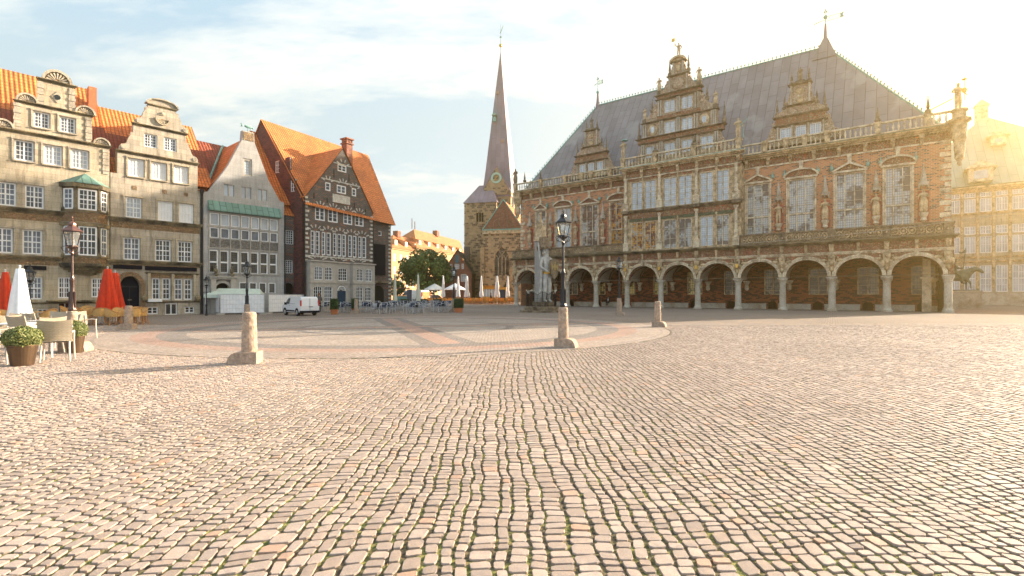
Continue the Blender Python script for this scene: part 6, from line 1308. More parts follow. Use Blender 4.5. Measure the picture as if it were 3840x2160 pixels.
def far_block(label, px0, px1, ridge_l, ridge_r, eave_l, eave_r, Y0, dirn, nwin, rows, dormers, hip):
    P = Plane(((px0-CX)/F*Y0, Y0), dirn); root = thing('apartment_block', label, 'building', (P.o[0], P.o[1], 0), P.ang, 'orange-roofed blocks down the side street')
    x1 = P.u(px1); ez = P.z(*eave_l); rr = P.uz(*ridge_l, y=5); r2 = P.uz(*ridge_r, y=5); rz = (rr[1]+r2[1])/2
    hs = []
    for i in range(nwin):
        a = x1*(i+.3)/nwin
        for j in range(rows): zt = ez-1.6-j*3.3; hs.append((a, a+min(1.5, x1/nwin*.5), zt-1.9, zt))
    hs = [h for h in hs if h[2] > .5]
    m = MB(); m.wall(rect(0, x1, 0, ez), [rect(*h) for h in hs], 0, .2); m.box(0, x1, .3, 10, 0, ez-.1); m.box(-.1, x1+.1, -.25, 0, ez-.5, ez-.1); m.build('wall', M['plaster_orange'], root)
    for h in hs: window(root, *h, .12, 2, 2, None, mg='glass_pale', fw=.16)
    m = MB(); m.poly([(-.3, -.4, ez-.2), (x1+.3, -.4, ez-.2), (r2[0], 5, rz), (rr[0], 5, rz)]); m.poly([(-.3, -.4, ez-.2), (rr[0], 5, rz), (-.3, 10.4, ez-.2)]); m.poly([(x1+.3, -.4, ez-.2), (x1+.3, 10.4, ez-.2), (r2[0], 5, rz)]); m.poly([(x1+.3, 10.4, ez-.2), (-.3, 10.4, ez-.2), (rr[0], 5, rz), (r2[0], 5, rz)])
    r = m.build('roof', M['tile_far'], root)
    for k in range(dormers):
        x = x1*(k+.6)/dormers; w = .7; zb = ez+.6; zt = zb+1.6
        g = MB(); y0 = .6; g.box(x-w, x+w, y0, y0+.1, zb, zt); g.poly([(x-w, y0, zb), (x-w, y0, zt), (x-w, y0+2.5, zt+.9)]); g.poly([(x+w, y0, zb), (x+w, y0+2.5, zt+.9), (x+w, y0, zt)]); g.poly([(x-w-.15, y0-.2, zt-.05), (x+w+.15, y0-.2, zt-.05), (x+w+.15, y0+3, zt+1.0), (x-w-.15, y0+3, zt+1.0)], 1); g.box(x-w+.15, x+w-.15, y0-.05, y0, zb+.3, zt-.15, 2)
        g.build('dormer', [M['plaster_orange'], M['tile_far'], M['whitepaint']], r)
    m = MB(); m.tube((x1*.2, 5, rz), (x1*.2, 5, rz+3), .12, seg=5); m.tube((x1*.25, 5, rz), (x1*.25, 5, rz+2.4), .12, seg=5); m.cut(); m.box(x1*.62, x1*.62+1.6, 4, 5.5, rz-.6, rz+1.2); m.build('chimney', M['brick_plain'], r)
    return root
far_block('apricot block with lower tiled roof and small white dormers, left behind the tree', 1468, 1580, (1475, 880), (1560, 900), (1471, 926), (1540, 945), 128, (.31, .95), 5, 4, 3, 0)
far_block('long taller apricot block with orange hipped roof, right behind the tree', 1560, 1742, (1552, 858), (1724, 904), (1560, 925), (1700, 965), 140, (.31, .95), 8, 4, 6, 1)
# ---------------------------------------------------------------- new town hall on the right
def new_hall():
    P = Plane((68.8-.79*8, 79+.613*8), (0.7902, -0.6128)); root = thing('office_building', 'large stone civic building with white windows and pale copper roof at the right edge', 'building', (P.o[0], P.o[1], 0), P.ang)
    b1 = (3240, 820, 3.813); b2 = (3240, 500, 4.262)
    def U(bx, x): return P.u(Zb(bx, x, 0)[0])
    x0, x1 = 0, 34; ez = P.z(3700, Zb(b2, 0, 830)[1]-20*0)
    def zz(b, y, x=1960): return P.z(*Zb(b, x, y))
    rows = [(zz(b1, 1045), zz(b1, 660)), (zz(b1, 480), zz(b1, 235)), (zz(b1, 205), zz(b1, 85)), (zz(b2, 1250), zz(b2, 1030)), (zz(b2, 1010), zz(b2, 930))]
    pitch = (U(b1, 2105)-U(b1, 1640))/2; xs = U(b1, 1640); n0 = int(xs/pitch); cols = []
    x = xs-n0*pitch
    while x+pitch < x1: cols.append(x); x += pitch
    hs = [(c+.12, c+pitch*.82, a, b) for c in cols for a, b in rows if c+.12 > 6.3]
    m = MB(); m.wall(rect(x0, x1, 0, ez), [rect(*h) for h in hs], 0, .2); m.box(x0, x1, .3, 14, 0, ez-.1); m.build('wall', M['sand1'], root)
    hs = [h for h in hs if h[0] < 24][:96]
    for h in hs: window(root, *h, .1, 2, 2 if h[3]-h[2] > 3 else 1, (2, 2), mf='whitepaint', mg='glass_pale', fw=.12)
    m = MB(); cornice(m, x0, x1, ez-.9, .8, .7); 
    for z in (zz(b1, 620), zz(b2, 1290), zz(b1, 505)-.5): cornice(m, x0, x1, z, .3, .25)
    m.build('cornice', M['stone_rh'], root)
    m = MB()
    for c in cols: m.cut(); m.box(c-.26, c+.02, -.2, 0, 2.6, ez-1)
    m.build('pier', M['stone_rh'], root)
    m = MB(); m.box(x0, x1, -.15, 0, 0, rows[0][0]-.2); m.build('plinth', M['stone_col'], root)
    rx0 = P.uz(3694, 437, 9)[0]; rz = P.z(3694, 437, 9); rzr = P.z(3840, 475, 9)-(P.u(3840, 9)-rx0)*0; sl_ = (rzr-rz)/(P.u(3840, 9)-rx0); rend = rz+sl_*(x1-rx0)
    m = MB(); m.poly([(x0-.5, -.7, ez), (x1, -.7, ez), (x1, 9, rend), (rx0, 9, rz)]); m.poly([(x0-.5, -.7, ez), (rx0, 9, rz), (x0-.5, 18, ez)]); m.poly([(x0-.5, 18, ez), (rx0, 9, rz), (x1, 9, rend), (x1, 18, ez)]); r = m.build('roof', seamed('pale_copper_roof', (.42, .46, .38), (.36, .40, .33), (.2, .22, .18), 1.1, 3, .5), root)
    for (bx, cxp, zb, zt, hw) in ((b2, 1870, 720, 590, 1.0), (b2, 2150, 140, 75, .5)):
        y = 1.0 if hw > .8 else 5.5; u, _ = P.uz(*Zb(bx, cxp, 700), y=y); z0, z1 = P.z(*Zb(bx, cxp, zb), y), P.z(*Zb(bx, cxp, zt), y)
        g = MB(); g.box(u-hw-.4, u+hw+.4, y, y+3, z0-.4, z1+.4); g.prism([(u-hw-.9, z1+.4), (u+hw+.9, z1+.4), (u, z1+1.6)], y-.3, y+4); g.box(u-hw*.8, u+hw*.8, y-.05, y, z0, z1, 1); g.build('dormer', [M['stone_rh_light'], M['glass_pale']], r)
    u, z = P.uz(*Zb((2760, 20, 2.385), 2195, 1000), y=9); m = MB(); m.box(u-.8, u+.8, 8.5, 10, rz-1, z+1.8); m.prism([(u-1, z+1.8), (u+1, z+1.8), (u, z+2.8)], 8.3, 10.2); m.build('chimney', M['stone_rh_light'], r)
    return root
new_hall()
# ---------------------------------------------------------------- tree
def tree(name, label, loc, h, r, zc, n, leaf, seed=1, cat='tree', group=None):
    rg = np.random.default_rng(seed); root = thing(name, label, cat, loc, group=group)
    m = MB(); m.tube((0, 0, 0), (.05, 0, h*.22), .32, .24, 8); top = Vector((.05, 0, h*.22)); cl = []
    for k in range(9):
        a = 2*PI*k/9+rg.uniform(-.3, .3); el = rg.uniform(.35, 1.2); L = r*rg.uniform(.7, 1.0); e = top+Vector((math.cos(a)*L*math.cos(el), math.sin(a)*L*math.cos(el), h*.15+L*math.sin(el)))
        mid = top.lerp(e, .5)+Vector((0, 0, .4)); m.tube(top, mid, .16, .1, 6); m.tube(mid, e, .1, .04, 5)
    m.build('trunk', plain('bark', (.10, .075, .05), .95, bump=.6), root)
    # clumps of leaf cards filling an uneven crown
    N = 60; cc = []
    for k in range(N):
        d = rg.normal(0, 1, 3); d /= np.linalg.norm(d); q = rg.uniform(.45, 1.0)**.6; cc.append((d[0]*r*q*rg.uniform(.85, 1.08), d[1]*r*q, zc+d[2]*(h-zc)*q*(1.0 if d[2] > 0 else .95)*rg.uniform(.8, 1.05), r*rg.uniform(.16, .32)))
    cc = np.array(cc); idx = rg.integers(0, N, n); off = rg.normal(0, 1, (n, 3)); off /= np.linalg.norm(off, axis=1)[:, None]; off *= (rg.uniform(.3, 1, n)**.4)[:, None]
    P = cc[idx, :3]+off*cc[idx, 3:4]; nrm = off+rg.normal(0, .7, (n, 3)); nrm /= np.linalg.norm(nrm, axis=1)[:, None]
    t = np.cross(nrm, rg.normal(0, 1, (n, 3))); t /= np.linalg.norm(t, axis=1)[:, None]; b = np.cross(nrm, t); s = leaf*rg.uniform(.6, 1.3, n)[:, None]
    V = np.stack([P-t*s, P-b*s*.55, P+t*s, P+b*s*.55], 1).reshape(-1, 3).astype(np.float32)
    me = bpy.data.meshes.new('crown'); me.vertices.add(len(V)); me.vertices.foreach_set('co', V.ravel()); me.loops.add(4*n); me.loops.foreach_set('vertex_index', np.arange(4*n, dtype=np.int32)); me.polygons.add(n); me.polygons.foreach_set('loop_start', np.arange(n, dtype=np.int32)*4); me.update(calc_edges=True)
    ca = me.color_attributes.new('tone', 'FLOAT_COLOR', 'POINT'); tn = np.clip(rg.uniform(0, 1, N)[idx]*.6+rg.uniform(0, .4, n), 0, 1); ca.data.foreach_set('color', np.repeat(np.stack([tn, tn, tn, np.ones(n)], 1), 4, 0).astype(np.float32).ravel())
    me.materials.append(M['leaf']); o = bpy.data.objects.new('crown', me); COL.objects.link(o); o.parent = root
    return root
t = NT('leaf_green'); at = t.new('Attribute', attribute_name='tone'); t.p.inputs['Subsurface Weight'].default_value = 0; M['leaf'] = t.fin(t.ramp(at.outputs['Fac'], [(0, (.03, .07, .015)), (.6, (.075, .135, .03)), (1, (.16, .20, .05))]), .55)
tree('broadleaf_tree', 'big round dark green tree standing in front of the apricot apartment blocks', (-18.6, 106, 0), 11.2, 5.6, 6.3, 9000, .32, 3)
tree('shrub_tree', 'low dark green tree at the left foot of the big round tree', (-23.5, 103, 0), 4.6, 1.8, 3.0, 900, .26, 4)
# ---------------------------------------------------------------- street furniture
def add(M_, **k): pass
M['fabric_red'] = plain('red_canvas', (0.62, 0.045, 0.012), 0.85, var=.12, scale=5)
M['fabric_white'] = plain('white_canvas', (0.88, 0.88, 0.88), 0.85, var=.08, scale=5)
M['fabric_cream'] = plain('cream_canvas', (0.72, 0.68, 0.54), 0.85, var=.08, scale=5)
M['alu'] = plain('brushed_aluminium', (0.62, 0.62, 0.63), 0.35, 0.7, var=.05)
M['navy'] = plain('navy_weave', (0.02, 0.035, 0.075), 0.6, var=.3, scale=30)
M['wicker'] = plain('honey_wicker', (0.62, 0.37, 0.13), 0.6, var=.25, scale=40)
M['wicker_dark'] = plain('cane_frame', (0.45, 0.20, 0.06), 0.5, var=.2)
def weave_mat():
    t = NT('beige_weave'); v = t.vec('UV'); col, fac = t.brick(v, .05, .022, .004, (.60, .52, .40), (.50, .42, .31), (.25, .20, .14)); t.bump(fac, .4, .004); return t.fin(col, .7)
M['weave'] = weave_mat()
M['taupe_wood'] = plain('pale_chair_frame', (0.62, 0.53, 0.43), 0.5, var=.08)
M['orange_wood'] = plain('orange_cane', (0.62, 0.27, 0.05), 0.55, var=.25)
M['terracotta'] = plain('terracotta', (0.50, 0.17, 0.07), 0.8, var=.1)
M['bronze_pot'] = plain('bronze_planter', (0.16, 0.105, 0.065), 0.38, 0.75, var=.15)
M['lamp_glass'] = plain('lantern_glass', (0.55, 0.57, 0.56), 0.1, var=.05, spec=.8)
M['lamp_glass'].node_tree.nodes['Principled BSDF'].inputs['Transmission Weight'].default_value = 0.75
M['copper_paint'] = plain('reddish_copper', (0.16, 0.075, 0.06), 0.4, 0.4, var=.2)
M['dark_copper'] = plain('dark_copper', (0.07, 0.04, 0.035), 0.35, 0.3, var=.2)
def foot_block(m, side, L=.62, W=.46, H=.27):
    m.box(-W/2, W/2, -W/2, W/2, 0, H)
    p = [(W/2, 0)]+[(W/2+(L-W)*1.0*math.sin(PI/2*k/6)*1.2, H*math.cos(PI/2*k/6)) for k in range(0, 7)][::-1]
    p = [(W/2, .001), (W/2+(L-W)*1.2, .001)]+[(W/2+(L-W)*1.2*math.cos(PI/2*k/6), H*.98*math.sin(PI/2*k/6)) for k in range(1, 7)]
    n = len(m.v); m.prism(p, -W/2+.01, W/2-.01)
    if side < 0: m.xf(Matrix.Rotation(PI, 4, 'Z'), n)
def post_prof(z0, z1, r): return [(r*1.02, z0), (r*.97, z0+(z1-z0)*.5), (r*.90, z1-.20), (r*.90, z1-.165), (r*.86, z1-.16), (r*.86, z1-.145), (r*.91, z1-.14), (r*.90, z1-.07), (r*.84, z1-.02), (r*.6, z1)]
def bollard(label, px, Y, h, side, rot=0.0):
    t = thing('stone_bollard', label, 'bollard', ((px-CX)/F*Y, Y), rot, 'granite bollards on the square')
    m = MB(); foot_block(m, side); m.build('foot_block', M['granite'], t); m = MB(); m.lathe(0, 0, post_prof(.27, h, .168), 20); m.build('post', M['granite'], t, smooth=False)
    return t
bollard('nearest granite bollard with rounded top and foot block turned left', 935, 11.9, 1.20, -1, .15)
bollard('granite bollard in front of the seventh arch, its rounded foot turned right', 2466, 25.3, 1.28, 1, -.5)
bollard('granite bollard by the wicker chairs, right of the red parasols', 483, 23.4, 1.10, -1, .2)
bollard('granite bollard in front of the blue chairs, near the cream parasol', 1335, 43.5, 1.22, -1, 0)
def street_lamp(label, px, Y, zped, zlan, ls, side=1, rot=0.0, pm='iron', rm='iron', cross=False, thick=1.0):
    t = thing('street_lamp', label, 'street lamp', ((px-CX)/F*Y, Y), rot, 'old-style lanterns round the square')
    if zped > 0:
        m = MB(); foot_block(m, side); m.build('foot_block', M['granite'], t); m = MB(); m.lathe(0, 0, post_prof(.27, zped, .16*thick), 20); m.build('pedestal', M['granite'], t)
    zb = max(zped, 0); m = MB(); zc = zb+(zlan-zb)*.48 if zped > 0 else zlan*.35; k = thick
    m.lathe(0, 0, [(.10*k, zb), (.12*k, zb+.04), (.085*k, zb+.12), (.075*k, zb+.2), (.062*k, zb+(zc-zb)*.75), (.075*k, zc-.06), (.085*k, zc), (.055*k, zc+.05), (.04*k, zc+.12), (.032*k, zlan-.28), (.05*k, zlan-.22), (.035*k, zlan-.16), (.045*k, zlan-.05)], 8)
    if zped > 0:
        for s in (-1, 1): m.box(s*.08*k-.012, s*.08*k+.012, -.03, .03, zb, zb+.55)
    if cross: m.tube((-.32, 0, zlan-.55), (.32, 0, zlan-.55), .02, seg=6); m.ell((-.33, 0, zlan-.55), .035, 6, 5); m.ell((.33, 0, zlan-.55), .035, 6, 5)
    m.build('pole', M[pm], t)
    m = MB(); w0, w1, h = .13*ls, .225*ls, .42*ls; z0 = zlan
    m.lathe(0, 0, [(.05*ls, z0-.10*ls), (w0*1.25, z0-.02), (w0*1.25, z0+.02)], 6)
    for q in range(6):
        a = PI*q/3; m.tube((w0*math.cos(a), w0*math.sin(a), z0), (w1*math.cos(a), w1*math.sin(a), z0+h), .011*ls, seg=4)
        a2 = a+PI/6; m.path([(w0*1.2*math.cos(a2), w0*1.2*math.sin(a2), z0), (w0*1.9*math.cos(a2), w0*1.9*math.sin(a2), z0-.04*ls), (w0*1.5*math.cos(a2), w0*1.5*math.sin(a2), z0-.14*ls), (.04, .0, z0-.22*ls)], .010*ls, 4)
    m.lathe(0, 0, [(w1*1.05, z0+h-.01), (w1*1.08, z0+h+.02)], 6); la = m.build('lantern', M[pm], t)
    m = MB(); m.lathe(0, 0, [(w0*.97, z0+.02), (w1*.97, z0+h-.02)], 6); m.build('lantern_glass', M['lamp_glass'], la)
    m = MB(); m.lathe(0, 0, [(.05*ls, z0), (.05*ls, z0+.16*ls), (.015, z0+.2*ls)], 8); m.build('burner', M['fabric_white'], la)
    zt = z0+h; m = MB(); m.lathe(0, 0, [(w1*1.28, zt+.005), (w1*1.16, zt+.035*ls), (w1*.80, zt+.09*ls), (w1*.50, zt+.15*ls), (w1*.40, zt+.19*ls)], 6); m.lathe(0, 0, [(w1*.46, zt+.19*ls), (w1*.40, zt+.25*ls), (w1*.14, zt+.29*ls), (.02*ls, zt+.31*ls), (.035*ls, zt+.34*ls), (.012*ls, zt+.37*ls), (.025*ls, zt+.40*ls), (.003, zt+.46*ls)], 8)
    m.build('lantern_roof', M[rm], la)
    return t
street_lamp('tall black lantern on a granite pedestal, in the middle foreground before the knight monument', 2112, 15.5, 1.23, 3.39, .98, 1, -.35)
street_lamp('copper-roofed lantern rising from a pedestal behind the potted box balls at the left', 271, 14.4, 1.14, 2.98, .98, 1, .2, 'dark_copper', 'copper_paint', thick=.85)
street_lamp('black lantern on a granite pedestal in front of the fourth arcade arch', 2322, 39.0, 1.34, 3.66, 1.2, 1, -.4, thick=1.25)
street_lamp('black lantern on a pedestal before the white hoarding', 926, 32.6, 1.0, 2.95, 1.15, -1, .2, thick=1.15)
street_lamp('thin black lantern post at the left corner of the white hoarding', 774, 39.0, 0, 2.35, .9, cross=True)
street_lamp('thin black lantern post before the stone bay of the dark brick house', 1223, 49.0, 0, 2.65, 1.1, cross=True)
street_lamp('thin black lantern post beside the blank dark billboard', 1463, 60.0, 0, 3.0, 1.2, cross=True)
street_lamp('black lantern on a granite pedestal at the right end of the blue chairs', 1702, 47.5, 1.25, 3.35, 1.25, -1, .3, thick=1.25)
street_lamp('thin black lantern post behind the folded white parasol at the left', 113, 30.0, 0, 2.45, 1.15, cross=True)

def parasol(label, px, Y, ztop, zbot, r, mat, waist=0.0, folds=8, base=True, group=None, rot=0.0):
    t = thing('folded_parasol', label, 'parasol', ((px-CX)/F*Y, Y), rot, group)
    m = MB(); seg = folds*4; rings = 9; b = 0
    for i in range(rings+1):
        f = i/rings; z = zbot+(ztop-zbot)*f; rr = r*(1-f)**.95*.70+r*.30
        if waist and abs(f-.30) < .06: rr *= waist
        amp = .26*(1-f*.7)
        for k in range(seg):
            a = 2*PI*k/seg; q = rr*(1-amp*.5+amp*math.cos(folds*a+f*1.2))*(1+.05*math.sin(3*a+5*f)); dz = (.07*r/.5*math.cos(folds*a) if i == 0 else 0)+(.22*r*math.sin(2*a+1)+.14*r*math.sin(5*a) if i == 0 else 0)
            m.v.append((q*math.cos(a), q*math.sin(a), z+dz))
    for i in range(rings):
        for k in range(seg): k2 = (k+1) % seg; m.f.append((i*seg+k, i*seg+k2, (i+1)*seg+k2, (i+1)*seg+k)); m.m.append(0)
    m.f.append(tuple(rings*seg+k for k in range(seg))); m.m.append(0)
    m.build('canopy', M[mat], t, smooth=True)
    m = MB(); m.tube((0, 0, .05), (0, 0, ztop+.08), .035, seg=8); m.ell((0, 0, ztop+.1), .05, 8, 6); m.build('pole', M['alu'], t)
    m = MB(); m.lathe(0, 0, [(.38, 0), (.38, .05), (.1, .09), (.06, .3)], 14); m.build('base', M['greytrim'], t)
    return t
GP = 'folded red parasols'
parasol('folded red parasol standing just left of the other behind the granite bollard', 404, 28.5, 3.05, .62, .52, 'fabric_red', group=GP)
parasol('folded red parasol half hidden behind its red neighbour, nearer the black door', 432, 31.0, 2.95, .62, .50, 'fabric_red', group=GP)
parasol('folded red parasol cut by the left edge of the view', 20, 25.0, 2.72, .62, .38, 'fabric_red', group=GP)
parasol('folded white parasol with ragged hem among the chairs at the left', 74, 19.5, 2.60, .52, .40, 'fabric_white', folds=7)
for i, (px, lab) in enumerate(((1342, 'in front of the stone bay, leftmost of the four'), (1425, 'in front of the blank billboard'), (1481, 'at the right corner of the dark brick house'), (1568, 'in front of the round tree'))):
    parasol('slim folded cream parasol, '+lab, px, 56, 3.8, .55, .27, 'fabric_cream', .8, group='cream parasols of the blue cafe', rot=i)
for i, (px, lab) in enumerate(((1662, 'leftmost, left of the small brick house'), (1718, 'before the brick house door'), (1751, 'before the right corner of the small brick house'), (1805, 'at the left end of the yellow kiosk'), (1864, 'in the middle of the yellow kiosk'), (1904, 'at the right end of the yellow kiosk'))):
    parasol('folded white parasol, '+lab, px, 90+i % 2, 4.9, 1.25, .36+.14*(i in (2, 4)), 'fabric_white', .75, group='white parasols of the orange cafe', rot=i)
for px, Y, lab in ((1706, 100, 'in front of the small brick house'), (1630, 102, 'left of the small brick house')):
    t = thing('open_parasol', 'low open white market umbrella '+lab, 'umbrella', ((px-CX)/F*Y, Y), 0.3, 'open market umbrellas')
    m = MB(); m.lathe(0, 0, [(2.1, 2.55), (2.1, 2.8), (0.06, 3.85)], 8); m.build('canopy', M['fabric_white'], t); m = MB(); m.tube((0, 0, 0), (0, 0, 3.8), .05); m.build('pole', M['alu'], t)

# ---------------------------------------------------------------- plants in pots
def leaf_ball(name, parent, c, r, n, leaf, mat, box=None, seed=5):
    rg = np.random.default_rng(seed); d = rg.normal(0, 1, (n, 3)); d /= np.linalg.norm(d, axis=1)[:, None]
    if box: P = np.array(c)+rg.uniform(-1, 1, (n, 3))*np.array(box); ax = rg.integers(0, 3, n); s = rg.choice([-1, 1], n); P[np.arange(n), ax] = np.array(c)[ax]+s*np.array(box)[ax]*rg.uniform(.88, 1.04, n); d = P-np.array(c); d /= np.linalg.norm(d, axis=1)[:, None]
    else:
        lump = 1+.07*np.sin(d[:, 0]*7+1)*np.cos(d[:, 2]*6)+rg.normal(0, .03, n); P = np.array(c)+d*(np.array(r)*(rg.uniform(.8, 1, n)**.5)[:, None]*lump[:, None])
    nr = d+rg.normal(0, .8, (n, 3)); nr /= np.linalg.norm(nr, axis=1)[:, None]; t = np.cross(nr, rg.normal(0, 1, (n, 3))); t /= np.linalg.norm(t, axis=1)[:, None]; b = np.cross(nr, t); s = leaf*rg.uniform(.6, 1.3, n)[:, None]
    V = np.stack([P-t*s, P-b*s*.6, P+t*s, P+b*s*.6], 1).reshape(-1, 3).astype(np.float32)
    me = bpy.data.meshes.new(name); me.vertices.add(4*n); me.vertices.foreach_set('co', V.ravel()); me.loops.add(4*n); me.loops.foreach_set('vertex_index', np.arange(4*n, dtype=np.int32)); me.polygons.add(n); me.polygons.foreach_set('loop_start', np.arange(n, dtype=np.int32)*4); me.update(calc_edges=True)
    ca = me.color_attributes.new('tone', 'FLOAT_COLOR', 'POINT'); tn = rg.uniform(0, 1, n); ca.data.foreach_set('color', np.repeat(np.stack([tn, tn, tn, np.ones(n)], 1), 4, 0).astype(np.float32).ravel())
    me.materials.append(mat); o = bpy.data.objects.new(name, me); COL.objects.link(o); o.parent = parent; return o
t = NT('box_leaf'); at = t.new('Attribute', attribute_name='tone'); M['boxleaf'] = t.fin(t.ramp(at.outputs['Fac'], [(0, (.06, .09, .02)), (.5, (.17, .20, .05)), (1, (.34, .34, .12))]), .5)
t = NT('hedge_leaf'); at = t.new('Attribute', attribute_name='tone'); M['hedgeleaf'] = t.fin(t.ramp(at.outputs['Fac'], [(0, (.02, .05, .012)), (1, (.08, .13, .03))]), .5)
M['twig'] = plain('dark_twigs', (.03, .04, .015), .9)
for px, Y, s, lab, sd in ((84, 11.5, 1.0, 'larger ball of clipped box in a bronze tub, at the front left', 1), (281, 14.0, .80, 'smaller ball of clipped box in a bronze tub, right of the woven chair', 2)):
    t = thing('potted_box', lab, 'potted plant', ((px-CX)/F*Y, Y), 0, 'box balls in bronze tubs')
    m = MB(); m.lathe(0, 0, [(.20*s, 0), (.27*s, .43), (.28*s, .44), (.28*s, .47), (.26*s, .47), (.25*s, .42), (.01, .42)], 28); m.build('tub', M['bronze_pot'], t, smooth=False)
    m = MB(); m.ell((0, 0, .62), (.30*s, .30*s, .21), 16, 10); m.tube((0, 0, .35), (0, 0, .6), .03); br = m.build('branches', M['twig'], t)
    leaf_ball('foliage', t, (0, 0, .62), (.35*s, .35*s, .26), 6500, .020*s, M['boxleaf'], seed=sd)
for px, Y, w, h, pot, lab in ((1254, 41.5, .28, .42, 'terracotta', 'box cube in a terracotta pot left of the blue chairs'), (1331, 44.5, .26, .42, 'terracotta', 'box cube in a terracotta pot behind the far granite bollard'), (1720, 46, .42, .42, 'terracotta', 'box cube in a red pot right of the lantern by the blue chairs'), (1518, 74, .6, .36, 'greytrim', 'low clipped hedge box left of the dark sign'), (1588, 74, .6, .36, 'greytrim', 'low clipped hedge box behind the fourth cream parasol'), (1640, 74, .6, .36, 'greytrim', 'low clipped hedge box left of the lantern pedestal')):
    t = thing('clipped_hedge', lab, 'potted plant', ((px-CX)/F*Y, Y), 0.1, 'clipped boxes round the cafe')
    m = MB(); ph = .42 if pot == 'terracotta' else .25; m.taper(0, 0, w*1.5, w*1.5, w*1.9, w*1.9, 0, ph); m.build('pot', M[pot], t)
    m = MB(); m.box(-w*.85, w*.85, -w*.85, w*.85, ph, ph+h*2-.05); m.build('branches', M['twig'], t); leaf_ball('foliage', t, (0, 0, ph+h), 0, 1600, .05, M['hedgeleaf'], box=(w, w, h), seed=3)

# ---------------------------------------------------------------- chairs and tables
def blue_chair():
    t = thing('cafe_chair', 'navy woven cafe chair with aluminium frame', 'chair', (0, 0, -50))
    m = MB(); r = .014
    for s in (-1, 1):
        m.path([(s*.24, -.22, 0), (s*.235, -.20, .44), (s*.26, -.20, .62), (s*.27, -.05, .66), (s*.26, .12, .65), (s*.22, .24, .82)], r, 5); m.tube((s*.23, .26, 0), (s*.21, .18, .46), r, seg=5); m.tube((s*.21, .18, .46), (s*.22, .24, .82), r, seg=5); m.tube((s*.235, -.2, .42), (s*.21, .18, .42), r, seg=5)
    m.tube((-.22, .24, .82), (.22, .24, .82), r, seg=5); m.tube((-.235, -.2, .42), (.235, -.2, .42), r, seg=5); m.build('frame', M['alu'], t)
    m = MB(); m.box(-.22, .22, -.21, .19, .43, .455); m.build('seat', M['navy'], t)
    m = MB()
    for k in range(4): a0, a1 = -.21+.105*k, -.105+.105*k; y0, y1 = .20+.05*math.cos(a0*6), .20+.05*math.cos(a1*6); m.faces([(a0, y0, .50), (a1, y1, .50), (a1, y1+.03, .84), (a0, y0+.03, .84), (a0, y0+.02, .50), (a1, y1+.02, .50), (a1, y1+.05, .84), (a0, y0+.05, .84)], [(0, 1, 2, 3), (5, 4, 7, 6), (3, 2, 6, 7), (0, 4, 5, 1), (0, 3, 7, 4), (1, 5, 6, 2)])
    m.build('backrest', M['navy'], t); return t
def round_table(label, mt='alu', r=.36, h=.73):
    t = thing('cafe_table', label, 'table', (0, 0, -50)); m = MB(); m.lathe(0, 0, [(r, h-.03), (r, h), (.01, h)], 18); m.build('table_top', M[mt], t)
    m = MB(); m.tube((0, 0, .05), (0, 0, h-.03), .03, seg=8); [m.tube((0, 0, .1), (.26*math.cos(a), .26*math.sin(a), .01), .018, seg=5) for a in (0.4, 0.4+PI/2, 0.4+PI, 0.4+3*PI/2)]; m.build('leg', M['alu'], t); return t
SC = 1.0
bc = blue_chair(); bt = round_table('small round aluminium cafe table')
rc = random.Random(11); nb = 0; first = {'c': bc, 't': bt}
def put(kind, proto, loc, rot, label, group, scale=1.0):
    if first.get(kind) is not None:
        o = first[kind]; first[kind] = None; o.location = (loc[0], loc[1], 0); o.rotation_euler = (0, 0, rot); o['label'] = label; o['group'] = group; o.scale = (scale,)*3; return o
    return dup(proto, loc, rot, label, group, scale)
spots = []
for (pa, pb, Y) in ((1440, 1610, 43.2), (1375, 1690, 46.6), (1290, 1730, 50.5), (1250, 1700, 54.8), (1300, 1740, 59.5), (1350, 1660, 65.0)):
    step = 2.35; xa, xb = (pa-CX)/F*Y, (pb-CX)/F*Y; x = xa
    while x < xb: spots.append((x+rc.uniform(-.25, .25), Y+rc.uniform(-.3, .3), Y)); x += step
spots += [((1238-CX)/F*47, 47.0, 46.6), ((1292-CX)/F*46, 46.0, 46.6)]
rowname = {43.2: 'front row', 46.6: 'second row', 50.5: 'third row', 54.8: 'fourth row', 59.5: 'fifth row', 65.0: 'back row'}
zone = lambda px: 'before the stone bay' if px < 1330 else 'before the billboard' if px < 1450 else 'before the market stall' if px < 1560 else 'before the round tree' if px < 1650 else 'by the pedestal lantern'
for x, y, Yr in spots:
    px = CX+F*x/y; z = zone(px); put('t', bt, (x, y), rc.uniform(0, 3), 'round aluminium table, %s of the blue cafe, %s' % (rowname[Yr], z), 'round cafe tables', 1.12)
    a0 = rc.uniform(-.5, .5)
    for k in range(4):
        a = a0+k*PI/2+rc.uniform(-.15, .15); d = .66+rc.uniform(-.03, .1); fc = ['nearest side', 'right side', 'far side', 'left side'][k]
        ang = -PI/2+a; put('c', bc, (x+d*math.cos(ang), y+d*math.sin(ang)), ang-PI/2+PI+rc.uniform(-.25, .25)+0, 'navy cafe chair, %s of its table, %s, %s' % (fc, rowname[Yr], z), 'navy chairs of the cafe', 1.12)
